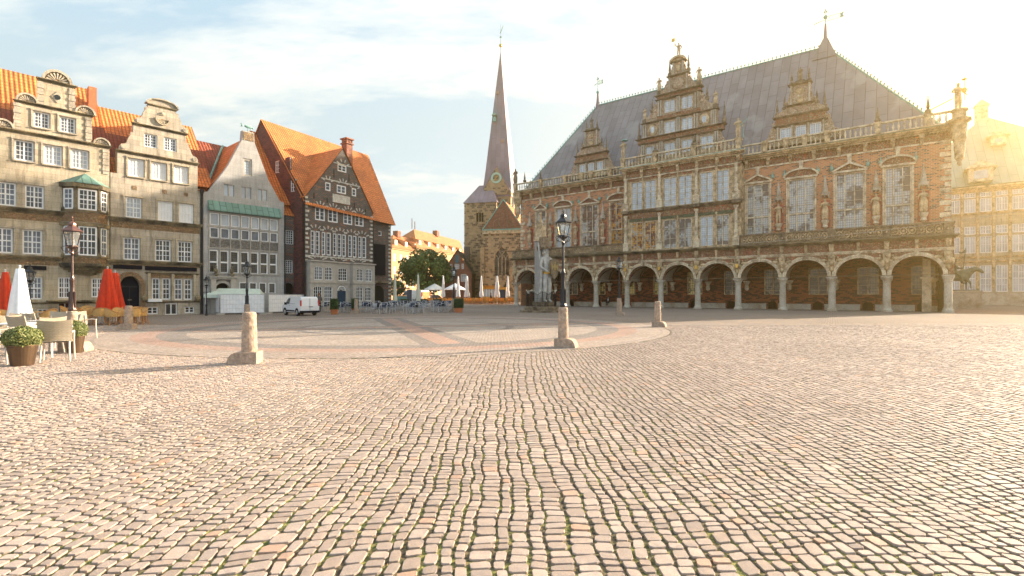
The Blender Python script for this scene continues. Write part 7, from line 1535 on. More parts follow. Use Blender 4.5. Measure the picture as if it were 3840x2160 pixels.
def wicker_chair(name='wicker_chair', mt='wicker', ft='wicker_dark'):
    t = thing(name, 'honey-coloured wicker armchair', 'chair', (0, 0, -50)); m = MB()
    for sx, sy in ((-1, -1), (1, -1), (-1, 1), (1, 1)):
        m.cut(); m.path([(sx*.26, sy*.25, 0), (sx*.22, sy*.21, .25), (sx*.23, sy*.22, .44)], .02, 6)
    m.build('leg', M[ft], t)
    m = MB(); m.lathe(0, 0, [(.26, .42), (.27, .45), (.25, .47), (.01, .475)], 16); m.build('seat', M[mt], t)
    m = MB(); n = 12; R_ = .28   # wrap-round back
    P = []
    for k in range(n+1):
        a = math.radians(-20+220*k/n); ztop = .62+.22*max(0, math.sin(a))**1.0; P.append((math.cos(a), math.sin(a), ztop))
    for k in range(n):
        (c0, s0, z0), (c1, s1, z1) = P[k], P[k+1]; q = [(R_*c0, R_*s0, .47), (R_*c1, R_*s1, .47), (R_*1.12*c1, R_*1.12*s1, z1), (R_*1.12*c0, R_*1.12*s0, z0)]; q2 = [(p[0]*.92, p[1]*.92, p[2]) for p in q]
        m.faces(q+q2, [(0, 1, 2, 3), (5, 4, 7, 6), (3, 2, 6, 7), (1, 0, 4, 5)])
    b = m.build('backrest', M[mt], t); m = MB(); m.path([(R_*1.1*c, R_*1.1*s, z) for c, s, z in P], .02, 6); m.build('arm_rail', M[ft], b); return t
wc = wicker_chair(); wt = round_table('round pale table with wicker chairs', 'wicker', .36); first.update(w=wc, wt=wt)
for i, (px, Y, lab) in enumerate(((312, 28.0, 'left of the red parasols'), (375, 27.6, 'under the red parasols'), (476, 27.0, 'behind the granite bollard'), (130, 24.5, 'behind the folded white parasol'), (300, 31.5, 'before the cellar door'), (520, 29, 'by the arched black door'), (40, 23, 'below the left-edge red parasol'))):
    x = (px-CX)/F*Y; put('wt', wt, (x, Y), 0, 'small round table with wicker chairs '+lab, 'tables of the wicker cafe', 1.08)
    for k in range(4 if i < 4 else 3):
        a = .3+i*.4+k*PI/2; put('w', wc, (x+.66*math.cos(a), Y+.66*math.sin(a)), a-PI/2, 'honey wicker armchair, %s of the table %s' % (['right side', 'far side', 'left side', 'near side'][k], lab), 'honey wicker armchairs', 1.08)
# orange cane chairs of the far cafe
def cane_chair():
    t = thing('cane_chair', 'orange cane chair of the far cafe', 'chair', (0, 0, -50)); m = MB()
    for sx, sy in ((-1, -1), (1, -1), (-1, 1), (1, 1)): m.tube((sx*.22, sy*.22, 0), (sx*.19, sy*.19, .45), .025, seg=4)
    m.build('frame', M['wicker_dark'], t); m = MB(); m.box(-.22, .22, -.22, .22, .44, .48); m.build('seat', M['orange_wood'], t)
    m = MB(); m.box(-.22, .22, .17, .22, .48, .92); m.box(-.24, -.2, -.2, .2, .62, .66); m.box(.2, .24, -.2, .2, .62, .66); m.build('backrest', M['orange_wood'], t); return t
oc = cane_chair(); first['o'] = oc
ot = round_table('round wooden table of the far cafe', 'orange_wood', .4); first['ot'] = ot
k = 0
for Yr, rn in ((84, 'front'), (87.5, 'middle'), (91.5, 'back')):
    x = (1612-CX)/F*Yr
    while x < (1925-CX)/F*Yr:
        px = CX+F*x/Yr; z = 'left of the brick house' if px < 1665 else 'before the brick house' if px < 1780 else 'before the kiosk' if px < 1870 else 'near the arcade end'
        put('ot', ot, (x, Yr), 0, 'round wooden table among orange chairs, %s row, %s' % (rn, z), 'tables of the orange cafe', 1.1)
        for q, sd in enumerate(('right', 'far', 'left', 'near')): a = .3+q*PI/2+rc.uniform(-.2, .2); put('o', oc, (x+.62*math.cos(a), Yr+.62*math.sin(a)), a-PI/2, 'orange cane chair, %s side of its table, %s row, %s' % (sd, rn, z), 'orange chairs of the far cafe', 1.15)
        x += 1.75
# pale woven armchairs in front
def woven_chair():
    t = thing('woven_armchair', 'pale woven armchair', 'chair', (0, 0, -50)); m = MB()
    for sx in (-1, 1):
        m.cut(); m.path([(sx*.27, -.28, 0), (sx*.255, -.25, .42), (sx*.26, -.25, .64)], .02, 6)
        m.cut(); m.path([(sx*.25, .34, 0), (sx*.23, .24, .44), (sx*.235, .30, .78)], .02, 6)
    m.build('leg', M['taupe_wood'], t)
    m = MB()
    for sx in (-1, 1): m.cut(); m.path([(sx*.26, -.27, .64), (sx*.275, 0, .655), (sx*.245, .26, .62)], .022, 6)
    m.build('armrest', M['taupe_wood'], t)
    m = MB(); n = 6
    for k in range(n): z0, z1 = -.25+.49*k/n, -.25+.49*(k+1)/n; d0, d1 = -.025*math.sin(PI*k/n), -.025*math.sin(PI*(k+1)/n); m.poly([(-.245, z0, .45+d0), (.245, z0, .45+d0), (.245, z1, .45+d1), (-.245, z1, .45+d1)]); m.poly([(-.245, z0, .43+d0), (-.245, z1, .43+d1), (.245, z1, .43+d1), (.245, z0, .43+d0)])
    m.build('seat', M['weave'], t)
    m = MB(); n = 8; mm = 6
    for i in range(n):
        for j in range(mm):
            def pt(a, b, o=0):
                x = (a/n-.5)*.56*(1+.06*(b/mm)); z = .46+.44*b/mm; y = .24+.10*(b/mm)**1.5+.045*(1-(2*a/n-1)**2)*(1-.2*b/mm)+o; return (x, y, z+.03*math.cos((a/n-.5)*PI)*-1*(b == mm)+.03*(b == mm))
            m.poly([pt(i, j), pt(i+1, j), pt(i+1, j+1), pt(i, j+1)]); m.poly([pt(i, j, .022), pt(i, j+1, .022), pt(i+1, j+1, .022), pt(i+1, j, .022)])
    for i in range(n): m.poly([pt(i, mm), pt(i+1, mm), pt(i+1, mm, .022), pt(i, mm, .022)])
    for j in range(mm):
        for a in (0, n): m.poly([pt(a, j), pt(a, j+1), pt(a, j+1, .022), pt(a, j, .022)])
    m.build('backrest', M['weave'], t, smooth=False); return t
nc = woven_chair(); first['n'] = nc
WL = 'pale woven armchair '
for px, Y, r, lab in ((215, 12.35, 3.75, 'seen from behind, between the two box balls'), (12, 11.9, 1.7, 'cut by the left edge beside the larger tub'), (30, 13.6, 2.6, 'standing behind the larger box ball'), (110, 14.8, 3.0, 'with its dark back towards us, behind the nearest table'), (165, 13.9, 4.4, 'turned sideways at the slatted table'), (228, 15.6, 5.9, 'behind the lantern pedestal, facing us'), (60, 16.4, .4, 'far side of the left table, facing us'), (150, 17.2, 2.9, 'below the folded white parasol'), (10, 15.4, 4.2, 'at the left edge behind the table'), (200, 18.2, .2, 'far side of the second slatted table'), (310, 18.5, 1.2, 'beside the bronze tub of the smaller ball')):
    put('n', nc, ((px-CX)/F*Y, Y), r, WL+lab, 'pale woven armchairs', 1.08)
for px, Y, lab in ((172, 13.2, 'between the woven chairs, nearest'), (45, 14.9, 'at the left, behind the larger tub'), (185, 16.8, 'under the folded white parasol')):
    t = thing('slatted_table', 'white slatted garden table '+lab, 'table', ((px-CX)/F*Y, Y), .2, 'white slatted tables')
    m = MB(); [m.box(-.4, .4, -.4+.1*k, -.32+.1*k, .74, .765) for k in range(8)]; m.box(-.36, -.30, -.38, .38, .71, .74); m.box(.30, .36, -.38, .38, .71, .74); m.build('table_top', M['whitepaint'], t)
    m = MB()
    for sx in (-1, 1):
        for sy in (-1, 1): m.cut(); m.tube((sx*.34, sy*.34, 0), (sx*.33, sy*.33, .72), .02, seg=6)
    m.build('leg', M['whitepaint'], t)

# ---------------------------------------------------------------- hoarding, shelter, van
def hoarding(label, pa, ya, pb, yb, h=1.62, n=2):
    a, b = gp(pa, ya), gp(pb, yb); L = math.hypot(b[0]-a[0], b[1]-a[1]); t = thing('site_fence', label, 'fence', (a[0], a[1], 0), math.atan2(b[1]-a[1], b[0]-a[0]), 'white sheeted fence panels')
    m = MB(); m.tube((0, 0, 0), (0, 0, h+.05), .022, seg=6); m.tube((L, 0, 0), (L, 0, h+.05), .022, seg=6); m.tube((0, 0, h+.02), (L, 0, h+.02), .02, seg=6); m.tube((0, 0, .15), (L, 0, .15), .02, seg=6)
    k = .0
    while k < L: m.tube((k, .0, .15), (k, 0, h), .006, seg=3); k += .22
    for z in (.5, .85, 1.2): m.tube((0, 0, z), (L, 0, z), .008, seg=3)
    m.build('frame', M['alu'], t)
    m = MB(); nx, nz = int(L/.25), 7; g = [[(L*i/nx, .03+.02*math.sin(i*1.7+j)*math.sin(j*.9), .12+(h-.14)*j/nz) for j in range(nz+1)] for i in range(nx+1)]
    for i in range(nx):
        for j in range(nz): m.poly([g[i][j], g[i+1][j], g[i+1][j+1], g[i][j+1]])
    m.build('sheeting', M['fabric_white'], t, smooth=True)
    m = MB()
    for x in (0, L): m.cut(); m.box(x-.3, x+.3, -.12, .12, 0, .12)
    m.build('foot', M['greytrim'], t)
hoarding('short white sheeted fence panel receding at the left of the hoarding', 757, 1172, 822, 1179)
hoarding('long white sheeted fence panel in front of the grey gabled house', 826, 1181, 991, 1178)
hoarding('white sheeted fence panel behind the parked van', 1008, 1176, 1143, 1170)
Y = 43.0; t = thing('covered_shelter', 'shelter with translucent green tarpaulin roof behind the white fence', 'shelter', ((882-CX)/F*Y, Y), .3)
m = MB(); w = 2.1; m.poly([(-w, -1, 1.6), (w, -1, 1.65), (w*.9, 0, 2.12), (-w*.6, 0, 2.15)]); m.poly([(-w, 1, 1.6), (-w*.6, 0, 2.15), (w*.9, 0, 2.12), (w, 1, 1.65)]); m.poly([(-w, -1, 1.6), (-w*.6, 0, 2.15), (-w, 1, 1.6)]); m.poly([(w, -1, 1.65), (w, 1, 1.65), (w*.9, 0, 2.12)]); m.box(-w, w, -1.02, -1, 1.35, 1.62)
m.build('tarpaulin', plain('green_tarp', (.62, .70, .60), .6, var=.12), t); m = MB()
for sx in (-1, 1):
    for sy in (-1, 1): m.cut(); m.tube((sx*w*.95, sy*.95, 0), (sx*w*.95, sy*.95, 1.62), .04)
m.build('post', M['alu'], t)
def van(name, label, loc, ang, sc, paint, rear_open=False):
    t = thing(name, label, 'van', (*loc, 0), ang, scale=sc); W_ = .92
    # side profile, x forward, z up; front at +x
    prof = [(-2.2, .42), (-2.22, .95), (-2.12, 1.72), (-1.95, 1.84), (.55, 1.86), (.85, 1.78), (1.42, 1.18), (2.05, 1.02), (2.2, .80), (2.2, .40), (1.75, .32), (-1.7, .32)]
    m = MB(); n = len(prof)
    def yy(z): return W_*(1.0 if z < 1.05 else 1.0-(z-1.05)*.16)
    L_ = [(x, -yy(z), z) for x, z in prof]; R_ = [(x, yy(z), z) for x, z in prof]
    tri = tessellate_polygon([[Vector((x, z, 0)) for x, z in prof]])
    b = len(m.v); m.v += L_+R_
    for a in tri:
        q = [prof[i] for i in a]; ar = (q[1][0]-q[0][0])*(q[2][1]-q[0][1])-(q[2][0]-q[0][0])*(q[1][1]-q[0][1]); a = a if ar > 0 else a[::-1]
        m.f.append(tuple(b+i for i in a)); m.m.append(0); m.f.append(tuple(b+n+i for i in a[::-1])); m.m.append(0)
    ar = sum(prof[i][0]*prof[(i+1) % n][1]-prof[(i+1) % n][0]*prof[i][1] for i in range(n))
    for i in range(n): j = (i+1) % n; m.f.append((b+i, b+n+i, b+n+j, b+j) if ar > 0 else (b+i, b+j, b+n+j, b+n+i)); m.m.append(0)
    body = m.build('body', paint, t); bv = body.modifiers.new('b', 'BEVEL'); bv.width = .06; bv.segments = 2; bv.limit_method = 'ANGLE'; bv.angle_limit = .6
    for s in (-1, 1):
        m = MB(); pts = [(.72, 1.16), (1.28, 1.16), (.82, 1.66), (.62, 1.70)] if True else []
        for x, z in pts: pass
        y0 = lambda z: s*(yy(z)+.012)
        q = [(x-.35 if k in (0, 3) else x, y0(z), z) for k, (x, z) in enumerate(pts)]; m.poly(q if s < 0 else q[::-1]); m.build('side_window', M['glass_dark'], t)
        for wx in (1.45, -1.4):
            m = MB(); m.lathe(0, 0, [(.20, -.11), (.33, -.10), (.345, 0), (.33, .10), (.20, .11)], 20); m.xf(Matrix.Translation((wx, s*.80, .345)) @ Matrix.Rotation(PI/2, 4, 'X')); w_ = m.build('wheel', plain('tyre', (.015, .015, .015), .8) if 'tyre' not in bpy.data.materials else bpy.data.materials['tyre'], t, smooth=True)
            m = MB(); m.lathe(0, 0, [(.21, -.12), (.21, .12)], 16); m.xf(Matrix.Translation((wx, s*.81, .345)) @ Matrix.Rotation(PI/2, 4, 'X')); m.build('rim', M['alu'], w_)
            m = MB(); arc = [(wx+.42*math.cos(PI*k/12), .34+.42*math.sin(PI*k/12)) for k in range(13)]; m.prism(arc, -.005, .005); m.xf(Matrix.Translation((0, s*(W_+.004), 0))); m.build('wheel_arch', M['black'], t)
        m = MB(); m.box(-2.235, -2.16, s*.80, s*.93, .95, 1.5); m.build('tail_light', plain('tail_red', (.5, .02, .015), .25) if 'tail_red' not in bpy.data.materials else bpy.data.materials['tail_red'], t)
        m = MB(); m.box(.95, 1.12, s*.95, s*1.12, 1.05, 1.28); m.build('wing_mirror', M['black'], t)
        m = MB(); m.box(-.9, 1.0, s*.92, s*.945, .42, .54); m.cut(); m.box(-1.0, .15, s*.922, s*.935, 1.16, 1.18); m.cut(); m.box(.2, .34, s*.925, s*.95, .98, 1.01); m.build('side_trim', M['black'], t)
    m = MB(); m.box(-2.30, -2.12, -.92, .92, .30, .50); m.build('bumper', M['black'], t)
    m = MB(); m.box(-2.232, -2.21, -.006, .006, .52, 1.7); m.cut(); m.box(-2.25, -2.21, -.3, .1, .86, .90); m.build('rear_trim', M['black'], t)
    m = MB(); m.box(-2.24, -2.21, -.45, -.05, .62, .74); m.build('number_plate', M['whitepaint'], t)
    m = MB(); m.poly([(1.42, -.8, 1.20), (1.42, .8, 1.20), (.90, .74, 1.74), (.90, -.74, 1.74)]); m.xf(Matrix.Translation((.03, 0, .02))); m.build('windscreen', M['glass_dark'], t)
    if rear_open: m = MB(); m.box(-2.25, -2.2, -.7, .7, .5, 1.6); m.build('rear_opening', M['orange_wood'], t)
    return t
t = NT('white_car_paint'); t.p.inputs['Coat Weight'].default_value = .6; M['vanpaint'] = t.fin((.74, .74, .75), .35)
van('delivery_van', 'white compact delivery van seen from behind, parked beside the fence', (-15.5-.71*1.9*.8, 38.6+.7*1.9*.8), math.atan2(.7, -.71), .79, M['vanpaint'])
van('market_van', 'white market van with dark stacked crates at its open side, left of the round tree', ((1552-CX)/F*96, 96), 2.6, 1.35, M['vanpaint'], True)
van('parked_car', 'dark estate car beneath the open market umbrellas', ((1632-CX)/F*98, 98), .1, .85, plain('dark_paint', (.02, .022, .03), .3, spec=.8))
# market stall, dark sign, kiosk
Y = 92; t = thing('market_stall', 'market food stall with dark canopy and coloured counter, left of the white market van', 'stall', ((1505-CX)/F*Y, Y), .1)
m = MB(); m.box(-1.2, 1.2, -.6, .6, 0, 1.3); m.build('counter', plain('teal_counter', (.10, .26, .28), .6, var=.5, scale=1.5), t); m = MB(); m.box(-1.5, 1.5, -1.2, 1.0, 2.7, 2.9); m.build('canopy', M['copper_paint'], t); m = MB(); [ (m.cut(), m.tube((sx*1.3, sy, 0), (sx*1.3, sy, 2.7), .05)) for sx in (-1, 1) for sy in (-1, .9)]; m.build('post', M['alu'], t)
m = MB(); [m.ell((-1+.25*k, -.45, 1.4), (.12, .12, .12), 6, 5) for k in range(9)]; m.build('produce', M['orange_wood'], t)
Y = 88; t = thing('information_pillar', 'dark blue-grey upright sign box between blue chairs and market van', 'sign', ((1536-CX)/F*Y, Y), 0); m = MB(); m.box(-.42, .42, -.2, .2, .1, 2.5); m.build('panel', plain('slate_panel', (.05, .07, .11), .4), t); m = MB(); m.box(-.5, .5, -.3, .3, 0, .1); m.build('foot', M['greytrim'], t)
Y = 100; t = thing('kiosk', 'yellow timber food kiosk with a row of windows, at the foot of the church', 'kiosk', ((1809-CX)/F*Y, Y), -.05); kw = (1898-1809)/F*Y
m = MB(); m.box(0, kw*.66, 0, 2, 0, 1.25); m.box(0, kw*.66, 0, 2, 2.7, 3.3); m.box(0, .3, 0, 2, 1.25, 2.7); m.box(kw*.62, kw, 0, 2, 0, 3.1); m.build('body', plain('yellow_timber', (.62, .32, .06), .7, var=.15), t)
m = MB(); m.box(.3, kw*.62, .1, .2, 1.25, 2.7); m.build('counter_window', M['glass_pale'], t); m = MB(); [(m.cut(), m.box(.3+k*(kw*.62-.3)/5-.05, .3+k*(kw*.62-.3)/5+.05, 0, .1, 1.25, 2.7)) for k in range(6)]; m.build('window_post', M['whitepaint'], t)
m = MB(); m.box(-.2, kw*.72, -.7, 2.1, 3.3, 3.42); m.build('roof', M['orange_wood'], t); m = MB(); m.box(kw*.72, kw*.97, -.04, 0, .3, 2.6); m.build('side_panel', M['navy'], t); m = MB(); m.box(kw*.76, kw*.9, -.09, -.04, .4, 1.0); m.build('crate', M['fabric_red'], t)

# ---------------------------------------------------------------- people
def person(label, loc, rot, J, E_, clothes, legs, extras=(), sc=1.0, shoes='fabric_white', hair=(.03, .02, .015)):
    t = thing('person', label, 'person', loc, rot, scale=sc)
    skin = plain('skin', (.50, .30, .21), .6, var=.05) if 'skin' not in bpy.data.materials else bpy.data.materials['skin']
    o = skin_figure('body', J, E_, clothes); o.parent = t; me = o.data; me.materials.append(skin); me.materials.append(legs); me.materials.append(M[shoes])
    for p in me.polygons:
        c = p.center; 
        if c.z > J[3][2]+.0 and abs(c.x) < .16: p.material_index = 1
        elif c.z < .09: p.material_index = 3
        elif c.z < J[0][2]-.04 and abs(c.x) < .26: p.material_index = 2
    hx, hy, hz = J[5][0], J[5][1], J[5][2]
    m = MB(); m.ell((hx, hy+.025, hz+.03), (.105, .12, .12), 14, 10); m.ell((hx, hy+.08, hz-.12), (.10, .06, .17), 12, 8); m.build('hair', plain('hair', hair, .6, var=.2), t, smooth=True)
    m = MB(); m.ell((hx-.032, hy-.098, hz+.0), (.012, .008, .008), 6, 5); m.ell((hx+.032, hy-.098, hz+.0), (.012, .008, .008), 6, 5); m.build('eyes', M['iron'], t)
    m = MB(); m.ell((hx, hy-.112, hz-.03), (.014, .022, .025), 8, 6); m.ell((hx, hy-.098, hz-.065), (.028, .010, .008), 8, 5); m.build('nose_and_mouth', skin, t, smooth=True)
    for nm, mb, mt in extras: mb.build(nm, mt, t, smooth=True)
    return t
J, E_ = human_joints(((.27, .10, 1.18), (.28, -.14, 1.0)), ((-.27, -.06, 1.16), (-.25, .14, .95)), lfoot=(.09, -.30), rfoot=(-.09, .34), lknee=(.10, -.20, .50), rknee=(-.09, .02, .48), lean=-.02)
bag = MB(); bag.box(.24, .36, -.05, .22, .85, 1.12); bag.tube((.2, 0, 1.45), (.3, .1, 1.1), .012, seg=5)
blk = plain('black_coat', (.010, .010, .012), .8)
person('woman in black walking past the kiosk with a shoulder bag and white shoes', ((1841-CX)/F*86, 86, 0), -1.25, J, E_, blk, blk, [('shoulder_bag', bag, blk)], 1.02)
J, E_ = human_joints(((.24, -.05, 1.1), (.12, -.25, 1.1)), ((-.24, -.02, 1.1), (-.2, -.2, .9)))
person('woman in a dark top standing behind the white van, looking at her hands', ((1197-CX)/F*47.5, 47.5, 0), .3, J, E_, plain('grey_top', (.12, .10, .09), .8), blk, (), .95, 'black', (.20, .07, .03))
# seated: pelvis low, thighs forward, shins down
z0 = -.42
J = [(0, 0, .95+z0, (.16, .13)), (0, .02, 1.13+z0, (.14, .11)), (0, .0, 1.36+z0, (.17, .115)), (0, -.03, 1.50+z0, .06), (0, -.05, 1.58+z0, (.075, .085)), (0, -.06, 1.70+z0, (.085, .10)), (0, -.05, 1.78+z0, .05)]; E_ = [(i, i+1) for i in range(6)]
for s in (1, -1):
    b = len(J); J += [(s*.2, 0, 1.40+z0, .06), (s*.28, -.06, 1.13+z0, .05), (s*.14, -.28, 1.05+z0, .036), (s*.10, -.36, 1.07+z0, .03)]; E_ += [(2, b), (b, b+1), (b+1, b+2), (b+2, b+3)]
for s in (1, -1):
    b = len(J); J += [(s*.10, -.08, .93+z0, .09), (s*.11+(.06 if s > 0 else 0), -.46, .95+z0, .075), (s*.10, -.44-.05*s, .10, .05), (s*.10, -.60-.05*s, .05, .04)]; E_ += [(0, b), (b, b+1), (b+1, b+2), (b+2, b+3)]
sh = MB(); sh.prism([(-.06, 1.0+z0), (.06, 1.0+z0), (.08, 1.42+z0), (-.08, 1.42+z0)], -.135, -.115)
bgx = MB(); bgx.box(-.55, -.3, -.25, .0, .62, .85)
u_, y_ = TH.uz(2281, 1130, 3.65)[0], 3.72; wx = TH.o[0]+TH.d[0]*u_+TH.i[0]*y_; wy = TH.o[1]+TH.d[1]*u_+TH.i[1]*y_
person('person in a black jacket and white shirt seated on the arcade bench', (wx, wy, .09), TH.ang, J, E_, blk, blk, [('shirt', sh, M['fabric_white']), ('hand_bag', bgx, blk)], 1.0, 'wicker_dark')

# ---------------------------------------------------------------- knight monument
def knight():
    Y = 47.0; X = (2030-CX)/F*Y; ang = TH.ang; t = thing('knight_monument', 'tall pale stone knight with sword and shield before a canopied pillar', 'monument', (X, Y), ang)
    ws = plain('weathered_white_stone', (.48, .455, .42), .85, var=.4, scale=1.6, bump=.5)
    m = MB(); m.lathe(0, 0, [(2.05, 0), (2.05, .16), (1.95, .18)], 8, a0=PI/8); m.lathe(0, 0, [(1.62, .16), (1.62, .50), (1.55, .52)], 8, a0=PI/8); m.box(-.5, 1.0, -.6, .6, .5, .95); m.build('plinth', M['stone_dark'], t)
    m = MB(); m.box(-.62, .12, -.2, .55, .5, 7.0); m.build('pillar', M['grey'], t)
    m = MB(); m.taper(-.2, .15, 1.0, .95, .9, .85, 6.6, 6.95); m.taper(-.2, .15, .75, .7, .06, .06, 6.95, 9.1); m.box(-.29, -.11, .06, .24, 8.95, 9.05)
    for sx, h in ((-.62, 8.3), (.45, 8.4), (.1, 8.0)): m.taper(sx, -.15 if sx > 0 else .1, .26, .26, .04, .04, 6.9, h); m.ell((sx, -.15 if sx > 0 else .1, h), (.12, .12, .1), 6, 5)
    m.ell((-.2, .15, 9.15), (.2, .2, .12), 6, 5); c = m.build('canopy', M['stone_rh'], t)
    m = MB(); m.lathe(.40, -.15, [(.62, 5.85), (.66, 5.95), (.60, 6.15), (.50, 6.2), (.44, 6.9)], 8)
    for k in range(8): a = 2*PI*k/8; m.tube((.40+.6*math.cos(a), -.15+.6*math.sin(a), 5.95), (.40+.6*math.cos(a), -.15+.6*math.sin(a), 5.6), .10, .03, 5)
    m.build('canopy_hood', M['relief_dark'], c)
    # figure 5.5 m, standing square, facing along the arcade to the right
    k = 5.15/1.8
    J, E_ = human_joints(((.29, -.02, 1.14), (.20, -.20, .98)), ((-.29, .0, 1.15), (-.22, -.20, 1.02)), robe=.25); J[0] = (0, 0, .95, (.155, .13)); J[1] = (0, 0, 1.15, (.135, .11)); J[2] = (0, 0, 1.38, (.18, .13))
    J = [(x*k, y*k, z*k, tuple(q*k for q in r) if isinstance(r, tuple) else r*k) for x, y, z, r in J]
    o = skin_figure('statue', J, E_, ws, t, (.62, -.1, .85), 1.42)
    hd = MB(); hd.ell((0, .03*k, 1.72*k), (.095*k, .105*k, .11*k), 14, 9); hd.ell((-.085*k, .02*k, 1.62*k), (.04*k, .07*k, .08*k), 10, 8); hd.ell((.085*k, .02*k, 1.62*k), (.04*k, .07*k, .08*k), 10, 8); hd.ell((0, -.105*k, 1.69*k), (.016*k, .03*k, .03*k), 8, 5); hd.ell((0, -.095*k, 1.64*k), (.035*k, .02*k, .012*k), 8, 5)
    for s in (-1, 1): hd.ell((s*.035*k, -.098*k, 1.715*k), (.018*k, .01*k, .01*k), 6, 5)
    h = hd.build('curled_hair_and_face', ws, t, smooth=True); h.location = (.62, -.1, .85); h.rotation_euler = (0, 0, 1.42)
    cl = MB(); n = 10
    for q in range(n):
        a0, a1 = math.radians(-10+200*q/n), math.radians(-10+200*(q+1)/n); w = lambda a, z: ((.20 if z > 1 else .30)+.02*math.sin(a*9))*k
        P4 = [(w(a, z)*math.cos(a), w(a, z)*.62*math.sin(a), z*k) for a, z in ((a0, .12), (a1, .12), (a1, 1.42), (a0, 1.42))]; cl.poly(P4); cl.poly([(x*.93, y*.93, z) for x, y, z in P4][::-1])
    co = cl.build('cloak', ws, t, smooth=True); co.location = (.62, -.1, .85); co.rotation_euler = (0, 0, 1.42)
    b = MB(); b.lathe(0, 0, [(.185*k, .93*k), (.19*k, .97*k), (.18*k, 1.01*k)], 14, sy=.8); b.ell((0, -.17*k, .97*k), (.05*k, .03*k, .04*k), 8, 6); o2 = b.build('belt', M['gold'], t); o2.location = (.62, -.1, .85); o2.rotation_euler = (0, 0, 1.42)
    s = MB(); s.box(-.06, .06, -.02, .02, 0, 2.6); s.box(-.32, .32, -.04, .04, 0, .08); s.tube((0, 0, -.5), (0, 0, 0), .05); s.ell((0, 0, -.55), .1); o3 = s.build('sword', ws, t); o3.location = (.55, -.85, 3.75); o3.rotation_euler = (.0, -.10, .3)
    s = MB(); P_ = [(-.48, 1.75), (-.52, 1.0), (-.30, .35), (0, 0), (.30, .35), (.52, 1.0), (.48, 1.75), (0, 1.9)]; s.prism(P_[::-1], -.06, .06); o4 = s.build('shield', M['stone_dark'], t); o4.location = (1.38, .05, 3.0); o4.rotation_euler = (0, 0, 1.25)
    s = MB(); s.ell((0, -.10, 1.1), (.16, .05, .34), 8, 6); s.prism([(-.1, 1.2), (-.42, 1.55), (-.36, .75)], -.11, -.07); s.prism([(.1, 1.2), (.36, .75), (.42, 1.55)], -.11, -.07); s.ell((.05, -.10, 1.5), (.09, .05, .09), 6, 5); e = s.build('eagle_relief', plain('dull_gold', (.36, .25, .10), .6), o4)
    t['category'] = 'monument'
    f = thing('railing', 'black wrought-iron railing with cream spear tips around the stone knight', 'railing', (X, Y), ang); n = 56; R0 = 1.42
    m = MB(); tp = MB(); oct_ = lambda a: R0/ max(abs(math.cos((a % (PI/4))-PI/8)), .5)*math.cos(PI/8)
    pr = None
    for q in range(n+1):
        a = 2*PI*q/n; r = oct_(a); x, y = r*math.cos(a), r*math.sin(a); h = .52+1.15+.28*abs(math.cos(4*a+.3))
        m.tube((x, y, .5), (x, y, h), .014, seg=4); tp.lathe(x, y, [(.012, h), (.035, h+.05), (.004, h+.15)], 4)
        if pr: m.tube((pr[0], pr[1], .65), (x, y, .65), .018, seg=4); m.tube((pr[0], pr[1], pr[2]-.12), (x, y, h-.12), .018, seg=4); m.tube((pr[0], pr[1], 1.25), (x, y, 1.25), .014, seg=4)
        pr = (x, y, h)
    m.build('bars', M['iron'], f); tp.build('spear_tips', M['fabric_cream'], f)
knight()
